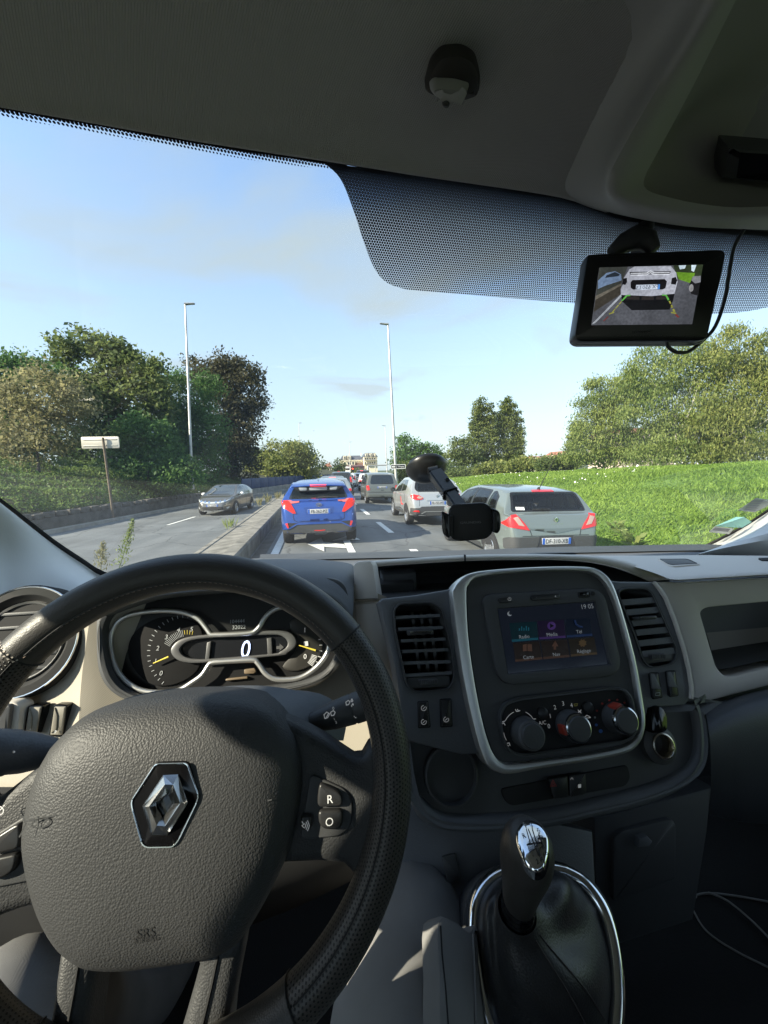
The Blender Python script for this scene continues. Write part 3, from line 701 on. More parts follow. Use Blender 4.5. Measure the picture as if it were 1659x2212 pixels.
# the two tall weeds on the median and small tufts
def weed(name, label, px0, py0, px1, py1, D, m, n=300, wdt=.03):
    a = atD(px0, py0, D); b = atD(px1, py1, D * 1.0); root = thing(name, label, 'weed', a, 0, 'weeds growing on the median')
    P = [a + (b - a) * t + Vector((math.sin(t * 2.2) * .01, 0, 0)) for t in [i / 7 for i in range(8)]]
    tube('stem', [p - a for p in P], [.005 - .0004 * i for i in range(8)], m, root, 5)
    t = g.random(n) ** .7 * .9 + .1; c = np.array([(a + (b - a) * float(q)) - a for q in t]) ; sp = wdt * (1.25 - t)[:, None]
    c = c + g.normal(size=(n, 3)) * sp; d = g.normal(size=(n, 3)); d[:, 2] = np.abs(d[:, 2]) + .4; d /= np.linalg.norm(d, axis=1)[:, None]
    v, f = leaf_cards(c, .045, .25, rng=g, dirs=d); npmesh('leaves', v, f, m, root)
weed('tall_weed', 'tall green feathery weed on the median, right of the straw one', 255, 1235, 287, 1122, 5.2, LM_willow, 420, .045)
weed('dry_weed', 'straw-coloured dry weed on the median, left of the green one', 217, 1235, 221, 1172, 5.2, LM_straw, 330, .05)
for k, (px, py, D_) in enumerate([(497, 1140, 10.2), (580, 1082, 19), (600, 1074, 21), (560, 1090, 17)]):
    p = atD(px, py, D_); nl = 46; aa = g.uniform(0, 6.283, nl); dd = np.stack([np.cos(aa) * .5, np.sin(aa) * .5, np.ones(nl)], 1); dd /= np.linalg.norm(dd, axis=1)[:, None]
    cen = g.normal(size=(nl, 3)) * np.array((.07, .1, .0)) + dd * .13 * (1 if k == 0 else 1.5); v, f = leaf_cards(cen, .26 if k == 0 else .4, .07, rng=g, dirs=dd)
    o = npmesh('grass_tuft', v, f, LM_willow if k == 0 else LM_straw); o.location = (p.x, p.y, .33)
    tag(o, ['pale green grass tuft on the median beside the blue car', 'dry grass tuft on the median farthest but one', 'dry grass tuft farthest along the median', 'dry grass tuft nearest the oncoming car'][k], 'weed', 'weeds growing on the median')

# ------------------------------------------------------------------ street furniture
M_galv = mat('galvanised_steel', (.42, .42, .40), .45, .6, var=.12, vscale=2)
M_signback = mat('sign_back', (.42, .40, .34), .5, .3, bump=('noise', 8, .2, .01), col2=(.52, .49, .42), vscale=1.5)
M_white = mat('white_sheet', (.78, .78, .76), .5); M_black = mat('black_paint', (.012, .012, .013), .4)
M_blue = mat('blue_sign', (.02, .10, .42), .4); M_red = mat('red_lamp', (.6, .02, .01), .3, emit=(1, .05, .02), estr=2.2)
def lamp(label, foot, top, D, base_z, r=.09, head=1, group='street lamps along the road'):
    a = atD(foot[0], foot[1], D); b = atD(top[0], top[1], D); root = thing('street_lamp', label, 'street lamp', (a.x, a.y, base_z), 0, group)
    o = Vector((a.x, a.y, base_z)); P = [o + (b - o) * t for t in (0, .25, .5, .75, 1)]
    tube('pole', [p - o for p in P], [r, r * .9, r * .78, r * .66, r * .55], M_galv, root, 12)
    tube('base_sleeve', [Vector((0, 0, 0)), Vector((0, 0, .9))], r * 1.35, M_galv, root, 12)
    bm = bmesh.new(); bmesh.ops.create_cube(bm, size=1)
    for v in bm.verts: v.co = Vector((v.co.x * .62 * (1 if abs(v.co.x) else 1), v.co.y * (.26 if v.co.x * head < 0 else .20), v.co.z * (.10 if v.co.x * head < 0 else .06)))
    bmesh.ops.bevel(bm, geom=bm.edges[:], offset=.025, segments=2, affect='EDGES')
    h = bmobj('lamp_head', bm, M_galv, root); h.location = (b - o) + Vector((head * .26, 0, .03)); h.rotation_euler = (0, R(-4 * head), 0)
    lens = meshpy('lens', [(-.05, -.07, -.052), (.22, -.07, -.045), (.22, .07, -.045), (-.05, .07, -.052)], [(0, 1, 2, 3)], M_white, h)
    return root
lamp('tall grey street lamp standing in front of the left trees', (416, 1062), (400, 657), 23.5, .85)
rl = lamp('tall street lamp at the right kerb carrying the river name sign', (857, 1048), (838, 701), 26.5, -.1, r=.105, head=-1)
lamp('distant street lamp above the yellow-green bush', (648, 1035), (646, 914), 80, 0, r=.09)
lamp('distant street lamp just left of the river name sign', (837, 1050), (832, 920), 62, 0, r=.09, head=-1)
lamp('thin distant street lamp rising beside the cream building', (757, 1040), (755, 955), 95, 0, r=.09)
# sign on the lamp: river name
def sign_plate(root, cen, wd, ht, m, n=(0, -1, 0), th=.03, rim=None, name='plate', r=.03, xt=0):
    pl = Plane(cen, n); o0 = Vector(root.location)
    q = rpoly([(-wd / 2, -ht / 2), (wd / 2, -ht / 2), (wd / 2, ht / 2), (-wd / 2, ht / 2)], r, 3)
    p2 = Plane(Vector(cen) - o0, n); p2.n = pl.n; p2.u = pl.u; p2.v = pl.v
    o = slab2(name, p2, q, -th, 0, m, root, bev=.004, back=True)
    if rim: slab2('border', p2, q, -.004, .006, rim, root, bev=0, hole=inset(q, .035))
    return p2
d_ = 26.0; cen = atD(860, 1008, d_)
ss = thing('river_sign', 'black river name plate with white border fixed to the right street lamp', 'sign', cen)
pl_ = sign_plate(ss, cen, 1.02, .30, M_black, rim=M_white)
text3("L' Yvette", pl_.w(.14, 0, .008), pl_.u, pl_.v, .11, M_white, ss, sx=1.0)
for k in range(3): slab2('symbol', pl_, [(-.42 + k * .08, -.05), (-.36 + k * .08, -.05), (-.36 + k * .08, .05), (-.42 + k * .08, .05)], 0, .007, M_white, ss, bev=0)
# sign seen from behind on the left bank
cen = atD(216.5, 956, 17); sg = thing('road_sign', 'grey back of a wide direction sign on a rusty post', 'sign', (cen.x, cen.y, gl(cen.x, cen.y) - .1))
pl_ = sign_plate(sg, cen, 77 * 17 / FD, 25 * 17 / FD, M_signback, n=(-.05, -1, .02), th=.03, r=.06)
pc = pl_.p0
for dz in (.13, -.13): slab2('rail', pl_, [(-.70, dz - .02), (.70, dz - .02), (.70, dz + .02), (-.70, dz + .02)], 0, .02, M_signback, sg, bev=.004)
M_rust = mat('rusty_steel', (.12, .09, .06), .8, .3, col2=(.2, .16, .12), vscale=6)
pt = atD(222, 945, 16.9) - Vector(sg.location); pb = Vector((pt.x + .12, pt.y - .02, 0))
tube('post', [pb, (pb + pt) / 2, pt], .05, M_rust, sg, 8)
# far signs, traffic light, gantry
def far_post(name, label, cat, px, py0, py1, D, plates, group=None):
    a = atD(px, py0, D); root = thing(name, label, cat, (a.x, a.y, 0), 0, group); t = atD(px, py1, D)
    tube('post', [Vector((0, 0, 0)), t - Vector(root.location)], .07, M_galv, root, 8)
    for (x0, y0, x1, y1, m, nm, rim) in plates:
        c = atD((x0 + x1) / 2, (y0 + y1) / 2, D - .12); s = D / FD
        p2 = sign_plate(root, c, abs(x1 - x0) * s, abs(y1 - y0) * s, m, name=nm, r=.06, rim=rim)
        yield root, p2, c, s
for root, p2, c, s in far_post('direction_sign', 'blue arrow-shaped direction sign left of the traffic light', 'sign', 731, 1045, 1020, 75, [(723, 1021, 737, 1025.5, M_blue, 'plate', None)]):
    text3('CENTRE', p2.w(0, 0, .01), p2.u, p2.v, .18, M_white, root) if False else None
    slab2('arrow_tip', p2, [(-.62, -.2), (-.62, .2), (-.86, 0)], -.03, -.002, M_blue, root, bev=0)
    slab2('red_plate', p2, [(-.1, .28), (.42, .28), (.42, .5), (-.1, .5)], -.03, 0, M_red if False else mat('red_sign', (.45, .03, .02), .5), root, bev=0)
list(far_post('direction_sign', 'stack of white direction plates seen before the brick house', 'sign', 757, 1048, 1004, 78, [(746.5, 1008, 755, 1011.5, M_white, 'plate', None), (746, 1016, 757, 1020.5, M_white, 'plate', None), (746, 1021, 757, 1024, M_white, 'plate', None)]))
for root, p2, c, s in far_post('traffic_light', 'traffic light showing red over the queue of cars', 'traffic light', 762, 1045, 1010, 70, [(759.8, 1009.5, 764.2, 1022, M_black, 'housing', None)]):
    lathe('red_light', p2, [(.13, 0), (.13, .05), (.09, .09), (0, .10)], M_red, root, 14, c=(0, .27), cap=False)
    for q in (0, -.3): lathe('dark_lens', p2, [(.11, 0), (.11, .03), (0, .05)], M_black, root, 12, c=(0, q * 1.0), cap=False)
list(far_post('traffic_sign', 'small white sign on a thin pole right of the traffic light', 'sign', 797, 1046, 1015, 70, [(793, 1018, 801, 1022, M_white, 'plate', None)]))
gan = thing('gantry', 'pale steel portal frame standing before the cream building', 'gantry', tuple(Vector((*atD(800, 1045, 60).xy, 0))))
o0 = Vector(gan.location); A_ = [atD(795, 1048, 60), atD(795, 1006, 60), atD(835, 1004.5, 60)]
tube('post', [A_[0] - o0, A_[1] - o0], .14, M_galv, gan, 8); tube('beam', [A_[1] - o0, A_[2] - o0], .10, M_galv, gan, 8)
tube('post', [atD(811, 1048, 60) - o0, atD(811, 1007, 60) - o0], .07, M_galv, gan, 8)
# blue railing on the left beyond the wall
M_rail = mat('blue_railing_paint', (.035, .055, .13), .5, .2, var=.2, vscale=3)
bf = thing('blue_railing', 'long dark blue metal railing along the far left kerb', 'fence', (xw_s(33), 33, LZ + .3))
o0 = Vector(bf.location); y = 35.0
while y < 74:
    a = Vector((xw_s(y) - .1, y, LZ + .50)); b = Vector((xw_s(y + 2) - .1, y + 2, LZ + .50)); u = (b - a).normalized()
    pl_ = Plane(a - o0, Vector((u.y, -u.x, 0)), u); pl_.n = Vector((u.y, -u.x, 0)); pl_.u = u; pl_.v = Vector((0, 0, 1)); l = (b - a).length
    slab2('panel', pl_, [(.05, .08), (l - .05, .08), (l - .05, 1.02), (.05, 1.02)], -.02, .02, M_rail, bf, bev=.004)
    slab2('post', pl_, [(-.04, -.5), (.04, -.5), (.04, 1.10), (-.04, 1.10)], -.04, .04, M_rail, bf, bev=.004)
    y += 2
lstrip('plinth', [.02, 0, -.35], [LZ, LZ + .54, LZ + .56], M_conc, n=40, y0=30, y1=76)

# ------------------------------------------------------------------ buildings
M_cream = mat('cream_render', (.72, .65, .50), .85, var=.06, vscale=.6); M_slate = mat('slate_roof', (.09, .10, .125), .6, var=.2, vscale=1.5)
M_brick = mat('red_brick', (.20, .115, .09), .85, var=.12, vscale=2); M_tile = mat('red_tile', (.27, .12, .08), .8, var=.15, vscale=1)
M_win = mat('window_glass', (.05, .06, .07), .1); M_dkbrick = mat('purple_brick', (.11, .065, .07), .85, var=.15, vscale=2)
def bpl(cen, n): 
    p = Plane(cen, n); p.n = Vector(n).normalized(); p.u = Vector((-p.n.y, p.n.x, 0)).normalized(); p.v = Vector((0, 0, 1)); return p
def boxm(name, x0, x1, y0, y1, z0, z1, m, parent=None, taper=0.0, bev=0.0):
    V = [(x0, y0, z0), (x1, y0, z0), (x1, y1, z0), (x0, y1, z0), (x0 + taper, y0 + taper, z1), (x1 - taper, y0 + taper, z1), (x1 - taper, y1 - taper, z1), (x0 + taper, y1 - taper, z1)]
    F = [(3, 2, 1, 0), (4, 5, 6, 7), (0, 1, 5, 4), (1, 2, 6, 5), (2, 3, 7, 6), (3, 0, 4, 7)]
    if not bev: return meshpy(name, V, F, m, parent)
    bm = bmesh.new(); vs_ = [bm.verts.new(v) for v in V]
    for f in F: bm.faces.new([vs_[i] for i in f])
    bmesh.ops.bevel(bm, geom=bm.edges[:], offset=bev, segments=2, affect='EDGES'); return bmobj(name, bm, m, parent)
D_ = 150; s_ = D_ / FD
c0 = atD(778, 1020, D_); gz = 0
bd = thing('apartment_building', 'cream apartment building with slate mansard roof and dormers at the end of the road', 'building', (c0.x, c0.y, 0))
def bx(px): return (px - 778) * s_
def bz(py): return (1017 - py) * s_ + HC - .0
boxm('wall', bx(786.5), bx(816), 0, 12, 0, bz(988), M_cream, bd); boxm('roof', bx(785.5), bx(817), -.3, 12.3, bz(988) + .003, bz(979.5), M_slate, bd, taper=1.0)
boxm('wall', bx(737), bx(786.3), 3, 13, 0, bz(993.5), M_cream, bd); boxm('roof', bx(736), bx(786), 2.7, 13.3, bz(993.5) + .003, bz(984), M_slate, bd, taper=1.0)
boxm('brick_band', bx(741), bx(786.4), 2.7, 2.995, bz(1008), bz(1000), M_brick, bd)
boxm('cornice', bx(785.6), bx(816.8), -.35, -.02, bz(989.5), bz(988.3), M_cream, bd); boxm('cornice', bx(736.5), bx(786), 2.4, 2.65, bz(995.2), bz(993.8), M_cream, bd)
for (a, b, z0, z1, yf) in [(743.5, 749.5, 992.5, 984.5, 2.4), (752.5, 760, 992.5, 984.5, 2.4), (789, 796, 0, 0, 0), (790, 796, 987, 981, -.6), (799.5, 805, 987, 981, -.6), (809, 813, 987, 981, -.6)]:
    if z0 == 0: continue
    boxm('dormer', bx(a), bx(b), yf, yf + 2.2, bz(z0), bz(z1), M_cream, bd); boxm('window', bx(a + 1.6), bx(b - 1.6), yf - .06, yf - .01, bz(z0 - 1), bz(z1 + 1.6), M_win, bd)
for a in (743, 751, 761): 
    boxm('window_surround', bx(a - 1), bx(a + 7), 2.3, 2.69, bz(1004.5), bz(997), M_cream, bd); boxm('window', bx(a + 1.2), bx(a + 4.8), 2.24, 2.295, bz(1003.5), bz(998), M_win, bd)
for zz_ in (994.6, 1003.4):
    for a in (789, 794, 799, 804, 809): boxm('window', bx(a), bx(a + 2.4), -.06, -.003, bz(zz_), bz(zz_ - 4.4), M_win, bd)
    boxm('balcony', bx(787.5), bx(815), -1.0, -.07, bz(zz_ + .6), bz(zz_), M_cream, bd); boxm('balustrade', bx(787.5), bx(815), -1.0, -.9, bz(zz_) + .003, bz(zz_ - 1.3), M_slate, bd)
for a in (757, 783, 808): boxm('chimney', bx(a), bx(a + 2), 6, 7, bz(984), bz(978), M_cream, bd)
b2 = thing('brick_house', 'low dark brick building below the cream apartment building', 'building', (*atD(762, 1020, 128).xy, 0)); s2 = 128 / FD
boxm('wall', -13 * s2, 26 * s2, 0, 6, 0, HC + 9 * s2, M_dkbrick, b2); boxm('roof', -13.4 * s2, 26.4 * s2, -.2, 6.2, HC + 9 * s2 + .003, HC + 12.5 * s2, M_dkbrick, b2, taper=.8)
for k in range(4): boxm('window', (-10 + k * 9) * s2, (-6 + k * 9) * s2, -.05, -.004, HC + 2 * s2, HC + 6.5 * s2, M_win, b2)
b3 = thing('red_roofed_house', 'small white house with a red tiled roof between two dark trees', 'house', (*atD(709, 1020, 135).xy, 0)); s3 = 135 / FD
boxm('wall', -9 * s3, 8 * s3, 0, 7, 0, HC + 10 * s3, M_cream, b3); boxm('roof', -9.8 * s3, 8.8 * s3, -.3, 7.3, HC + 10 * s3 + .003, HC + 17 * s3, M_tile, b3, taper=1.0); boxm('chimney', 2 * s3, 5 * s3, 3, 4, HC + 15 * s3, HC + 20 * s3, M_brick, b3)
for k in range(3): boxm('window', (-7 + k * 5) * s3, (-4.5 + k * 5) * s3, -.05, -.004, HC + 4 * s3, HC + 8 * s3, M_win, b3)
b4 = thing('terraced_building', 'cream building with a long red roof and dormers between the poplars and willows', 'building', (*atD(1190, 1000, 120).xy, 0)); s4 = 120 / FD
z0 = atD(1190, 1000, 120).z
boxm('wall', -50 * s4, 40 * s4, 0, 9, 0, z0 + 7 * s4, M_cream, b4); boxm('roof', -51 * s4, 41 * s4, -.3, 9.3, z0 + 7 * s4 + .003, z0 + 15 * s4, M_tile, b4, taper=1.2)
boxm('gable_block', 22 * s4, 40.5 * s4, -.6, 8, z0 - 9, z0 + 18 * s4, M_cream, b4); boxm('gable_roof', 20 * s4, 41.5 * s4, -.9, 8.3, z0 + 18 * s4 + .003, z0 + 25 * s4, M_tile, b4, taper=1.2)
for k in range(7): boxm('dormer', (-46 + k * 10) * s4, (-41 + k * 10) * s4, -.5, 2, z0 + 6.5 * s4, z0 + 11.5 * s4, M_white, b4)
for k in range(3): boxm('window', (24 + k * 5) * s4, (27 + k * 5) * s4, -.66, -.605, z0 + 8 * s4, z0 + 14 * s4, M_win, b4)
b5 = thing('apartment_block', 'pale apartment block glimpsed through the willow branches', 'building', (*atD(1400, 960, 75).xy, 0)); s5 = 75 / FD; z5 = atD(1400, 980, 75).z
boxm('wall', -60 * s5, 70 * s5, 0, 10, 0, z5 + 46 * s5, mat('pink_render', (.62, .50, .44), .85), b5)
boxm('roof', -61 * s5, 71 * s5, -.3, 10.3, z5 + 46 * s5 + .003, z5 + 56 * s5, M_tile, b5, taper=1.5)
for i in range(8):
    for j in range(2): boxm('window', (-54 + i * 16) * s5, (-47 + i * 16) * s5, -.06, -.004, z5 + (2 + j * 20) * s5, z5 + (14 + j * 20) * s5, M_white if (i + j) % 3 == 0 else M_win, b5)
# ================================================================== CARS
def paint(name, col, metal=.35, rough=.28): return mat(name, col, rough, metal, coat=.8, spec=.5)
M_tyre = mat('tyre_rubber', (.018, .018, .018), .85); M_rim = mat('alloy', (.55, .56, .57), .3, .85); M_arch = mat('arch_black', (.014, .014, .015), .8)
M_trim = mat('grey_plastic', (.045, .047, .048), .6, bump=('noise', 200, .2, .002)); M_cglass = mat('car_glass', (.012, .016, .018), .04, spec=.8, coat=.3)
M_seeglass = glassmat('tinted_glass', (.50, .58, .55), .02, 1.3)
M_frit = mat('glass_border', (.008, .008, .009), .3)
M_tail = mat('tail_lamp', (.42, .012, .012), .18, coat=.6, emit=(1, .03, .02), estr=.10); M_tail_on = mat('tail_lamp_lit', (.42, .012, .006), .25, emit=(1, .03, .008), estr=.16)
M_brake = mat('brake_lamp_lit', (.7, .03, .02), .25, emit=(1, .04, .02), estr=1.2); M_amber = mat('clear_lens', (.42, .30, .25), .15, coat=.6)
M_chrome = mat('chrome', (.78, .79, .80), .12, 1.0); M_plate = mat('plate_white', (.46, .47, .48), .5); M_plateblue = mat('plate_blue', (.02, .10, .45), .45)
M_ink = mat('plate_ink', (.01, .01, .012), .5); M_hl = mat('headlamp_lens', (.55, .58, .58), .12, .3, coat=.8); M_seat = mat('seat_cloth', (.02, .02, .022), .9)
def lerp_list(pts, x):
    if x <= pts[0][0]: return pts[0][1]
    for (a, b), (c, d) in zip(pts[:-1], pts[1:]):
        if x <= c: t = (x - a) / (c - a + 1e-9); return b + (d - b) * t
    return pts[-1][1]
def smooth_prof(pts, n):
    xs = np.array([p[0] for p in pts]); zs = np.array([p[1] for p in pts]); return xs, zs
class Car:
    """body = one closed loft; everything on it is draped over its surface"""
    def __init__(s, name, label, cat, W, top, plan, zb, belt, body, group=None, tumble=.80, rear=None, ns=80, bulge=.02):
        s.W, s.L = W, top[-1][0]; s.root = thing(name, label, cat, (0, 0, 0), 0, group); s.name = name
        ys = np.concatenate([np.linspace(0, .12, 10) ** 1.0, np.linspace(.14, .7, 22), np.linspace(.75, s.L - .55, 34), np.linspace(s.L - .5, s.L, 16)])
        V = []; NS = 0; rows = []
        tp = [Vector((a, b)) for a, b in top]
        cur = cr(tp, 8); cx_ = [p.x for p in cur]; cz_ = [p.y for p in cur]
        for i in range(1, len(cx_)): cx_[i] = max(cx_[i], cx_[i - 1] + 1e-5)
        pl = cr([Vector(p) for p in plan], 8); px_ = [p.x for p in pl]; pw_ = [p.y for p in pl]
        for i in range(1, len(px_)): px_[i] = max(px_[i], px_[i - 1] + 1e-5)
        for y in ys:
            T = float(np.interp(y, cx_, cz_)); Wd = float(np.interp(y, px_, pw_)) * W / 2; B = lerp_list(zb, y); bl = lerp_list(belt, y)
            if T > bl + .03:
                wr = Wd * (tumble - .0) ; k = (T - bl) / .5; wr = Wd * (1 - (1 - tumble) * min(1, k))
                pts = [(0, B), (.6 * Wd, B), (.88 * Wd, B + .01), (.97 * Wd, B + .08), (Wd, B + .25), (Wd + 0, (B + bl) / 2 + .06), (Wd * .985, bl - .08), (Wd * .965, bl), ((Wd * .965 + wr) / 2 + bulge * .8 * min(1, k), bl + (T - bl) * .48), (wr + .01, T - .10 * min(1, k)), (wr - .05, T - .035 * min(1, k)), (wr * .6, T - .008), (0, T)]
            else:
                h = T - B
                pts = [(0, B), (.6 * Wd, B), (.88 * Wd, B + .01), (.97 * Wd, B + min(.08, h * .2)), (Wd, B + h * .42), (Wd, B + h * .6), (Wd * .99, B + h * .76), (Wd * .975, B + h * .86), (Wd * .95, B + h * .92), (Wd * .90, B + h * .965), (Wd * .78, B + h * .99), (Wd * .45, T), (0, T + .004)]
            rows.append([Vector((a, y, b)) for a, b in pts])
        G = [cr(r, 3) for r in rows]; m = len(G[0])
        V = []; F = []
        for r in G:
            V += r; V += [Vector((-p.x, p.y, p.z)) for p in r[1:-1][::-1]]
        k = 2 * m - 2
        for i in range(len(G) - 1):
            for j in range(k): jj = (j + 1) % k; F.append((i * k + j, i * k + jj, (i + 1) * k + jj, (i + 1) * k + j))
        F.append(tuple(range(k - 1, -1, -1))); F.append(tuple(range((len(G) - 1) * k, len(G) * k)))
        s.V, s.F = V, F; s.bvh = BVHTree.FromPolygons(V, F); s.body_m = body; s.cut = []
    def hit(s, ax, a, b, sign):
        """project (a,b) onto the body: ax 'y' -> (x,z) looking along +y*sign; ax 'x' -> (y,z); ax 'z' -> (x,y) from above"""
        if ax == 'y': o = Vector((a, -2 if sign > 0 else s.L + 2, b)); d = Vector((0, sign, 0))
        elif ax == 'x': o = Vector((-3 * sign, a, b)); d = Vector((sign, 0, 0))
        else: o = Vector((a, b, 4)); d = Vector((0, 0, -1))
        loc, nor, _, _ = s.bvh.ray_cast(o, d)
        if loc is None: loc, nor, _, _ = s.bvh.find_nearest(o + d * (2.0 if ax == 'y' else 3 - s.W / 2)); 
        if nor.dot(d) > 0: nor = -nor
        return loc, nor
    def patch(s, name, poly, m, ax='y', sign=1, off=.006, skirt=.012, grid=.06, parent=None, rnd=0.0, cut=False, both=False, smooth=40, hole=None):
        if both:
            s.patch(name, [(-a, b) for a, b in poly] if ax == 'y' else poly, m, ax, sign if ax == 'y' else -sign, off, skirt, grid, parent, rnd, cut, False, smooth, hole if (hole is None or ax != 'y') else [(-a, b) for a, b in hole])
        if rnd: poly = rpoly(poly, rnd, 3)
        if area(poly) < 0: poly = poly[::-1]
        def dense(P):
            bd = []
            for i in range(len(P)):
                a, b = Vector(P[i]), Vector(P[(i + 1) % len(P)]); k = max(1, int((b - a).length / grid))
                for j in range(k): bd.append(a + (b - a) * j / k)
            return bd
        bd = dense(poly); nb = len(bd); pts = list(bd); ed = [(i, (i + 1) % nb) for i in range(nb)]
        if hole:
            hb = dense(rpoly(hole, rnd * .8, 3) if rnd else hole); pts += hb; ed += [(nb + i, nb + (i + 1) % len(hb)) for i in range(len(hb))]
        x0, x1 = min(p[0] for p in bd), max(p[0] for p in bd); y0, y1 = min(p[1] for p in bd), max(p[1] for p in bd)
        bi = inset([tuple(p) for p in bd], grid * .35)
        nx, ny = int((x1 - x0) / grid) + 1, int((y1 - y0) / grid) + 1
        for i in range(nx + 1):
            for j in range(ny + 1):
                q = Vector((x0 + i * grid, y0 + j * grid))
                if inside(q, bi) and not (hole and inside(q, hole)): pts.append(q)
        cv, _, cf, ov, _, _ = delaunay_2d_cdt(pts, ed, [], 0, 1e-6)
        V = []; F = []
        for p in cv:
            l, n_ = s.hit(ax, p.x, p.y, sign); V.append(l + n_ * off)
        hh = [tuple(q) for q in (hb if hole else [])]
        for f in cf:
            c = sum((cv[i] for i in f), Vector((0, 0))) / len(f)
            if inside(c, [tuple(p) for p in bd]) and not (hole and inside(c, hh)): F.append(tuple(f))
        rev = {}
        for i, o in enumerate(ov):
            for q in o: rev[q] = i
        if skirt:
            loops = [list(range(nb))] + ([list(range(nb, nb + len(hb)))] if hole else [])
            for lp in loops:
                k0 = len(V)
                for q in lp:
                    p = cv[rev[q]]; l, n_ = s.hit(ax, p.x, p.y, sign); V.append(l - n_ * skirt)
                for i in range(len(lp)):
                    j = (i + 1) % len(lp); F.append((rev[lp[i]], rev[lp[j]], k0 + j, k0 + i))
        o = meshpy(name, V, F, m, parent or s.root, None)
        bm = bmesh.new(); bm.from_mesh(o.data); bmesh.ops.recalc_face_normals(bm, faces=bm.faces); bm.to_mesh(o.data); bm.free()
        if smooth: o.data.shade_smooth(); o.data.set_sharp_from_angle(angle=R(smooth))
        if cut: s.cut.append((ax, sign, [tuple(p) for p in inset([tuple(q) for q in bd], .012)]))
        return o
    def finish(s):
        F = s.F
        if s.cut:
            keep = []
            for f in F:
                c = sum((s.V[i] for i in f), Vector()) / len(f); n_ = (s.V[f[1]] - s.V[f[0]]).cross(s.V[f[2]] - s.V[f[0]]); drop = False
                for ax, sg, P in s.cut:
                    if ax == 'y': ok = (c.y < s.L * .5) == (sg > 0); q = (c.x, c.z)
                    else: ok = (c.x < 0) == (sg > 0); q = (c.y, c.z)
                    if ok and inside(q, P): drop = True; break
                if not drop: keep.append(f)
            F = keep
        o = meshpy('body', s.V, F, s.body_m, s.root, 50)
        bm = bmesh.new(); bm.from_mesh(o.data); bmesh.ops.recalc_face_normals(bm, faces=bm.faces); bm.to_mesh(o.data); bm.free(); o.data.shade_smooth(); o.data.set_sharp_from_angle(angle=R(50))
        s.body = o; return s
    def wheels(s, yr, yf, rad, tw=.21, track=None, spokes=5, rim=M_rim):
        tr = track or s.W / 2 - .02
        rim_r = rad * .66
        for i, (sx, y) in enumerate(((-1, yr), (1, yr), (-1, yf), (1, yf))):
            pl = Plane((sx * tr, y, rad), (sx, 0, 0)); pl.n = Vector((sx, 0, 0)); pl.u = Vector((0, 1, 0)); pl.v = Vector((0, 0, 1))
            ty = lathe('wheel', pl, [(rim_r, -tw), (rad * .93, -tw), (rad * .985, -tw * .88), (rad, -tw * .7), (rad, -tw * .25), (rad * .985, -tw * .1), (rad * .94, 0), (rad * .8, .006), (rim_r, -.006)], M_tyre, s.root, 32, cap=False)
            lathe('rim', pl, [(rim_r * 1.0, -.004), (rim_r * .95, .002), (rim_r * .90, -.03), (rim_r * .88, -.09)], rim, ty, 32, cap=False)
            lathe('brake_disc', pl, [(rim_r * .9, -.085), (0.01, -.085)], M_arch, ty, 20)
            for k in range(spokes):
                a = 2 * math.pi * k / spokes + .3; ca, sa = math.cos(a), math.sin(a); w0, w1 = rim_r * .15, rim_r * .20
                P = [(rim_r * .12 * ca - w0 * sa, rim_r * .12 * sa + w0 * ca), (rim_r * .12 * ca + w0 * sa, rim_r * .12 * sa - w0 * ca), (rim_r * .93 * ca + w1 * sa * .6, rim_r * .93 * sa - w1 * ca * .6), (rim_r * .93 * ca - w1 * sa * .6, rim_r * .93 * sa + w1 * ca * .6)]
                slab2('spoke', pl, P, -.05, -.008, rim, ty, bev=.006)
            lathe('hub_cap', pl, [(rim_r * .22, -.03), (rim_r * .2, -.004), (0, -.002)], rim, ty, 14, cap=False)
            # dark wheel arch lip on the body
            P = [(y + (rad + .065) * math.cos(t), rad + (rad + .055) * math.sin(t)) for t in [math.pi * (1.06 - 1.12 * q / 18) for q in range(19)]]
            s.patch('wheel_arch', P, M_arch, 'x', -sx, off=.004, skirt=.02, grid=.09)
    def plate(s, txt, z, x=0.0, front=False, w=.52, blank=False):
        sg = -1 if front else 1
        l, n_ = s.hit('y', x, z, sg); l2, _ = s.hit('y', x, z + .05, sg)
        c = Vector((x, min(l.y, l2.y) - .014 if not front else max(l.y, l2.y) + .014, z)); u = Vector((1, 0, 0)) if not front else Vector((-1, 0, 0))
        pl = Plane(c, (0, -1, 0)); pl.n = Vector((0, -sg, 0)); pl.u = u; pl.v = Vector((0, 0, 1))
        p = slab2('number_plate', pl, rpoly([(-w / 2, -.055), (w / 2, -.055), (w / 2, .055), (-w / 2, .055)], .012, 2), -.03, 0, M_plate, s.root, bev=.002)
        for a, b in ((-w / 2 + .003, -w / 2 + .045), (w / 2 - .045, w / 2 - .003)): slab2('blue_band', pl, [(a, -.052), (b, -.052), (b, .052), (a, .052)], 0, .0025, M_plateblue, p, bev=0)
        if txt: text3(txt, pl.w(0, 0, .004), pl.u, pl.v, .072, M_ink, p, sx=.86)
        return p
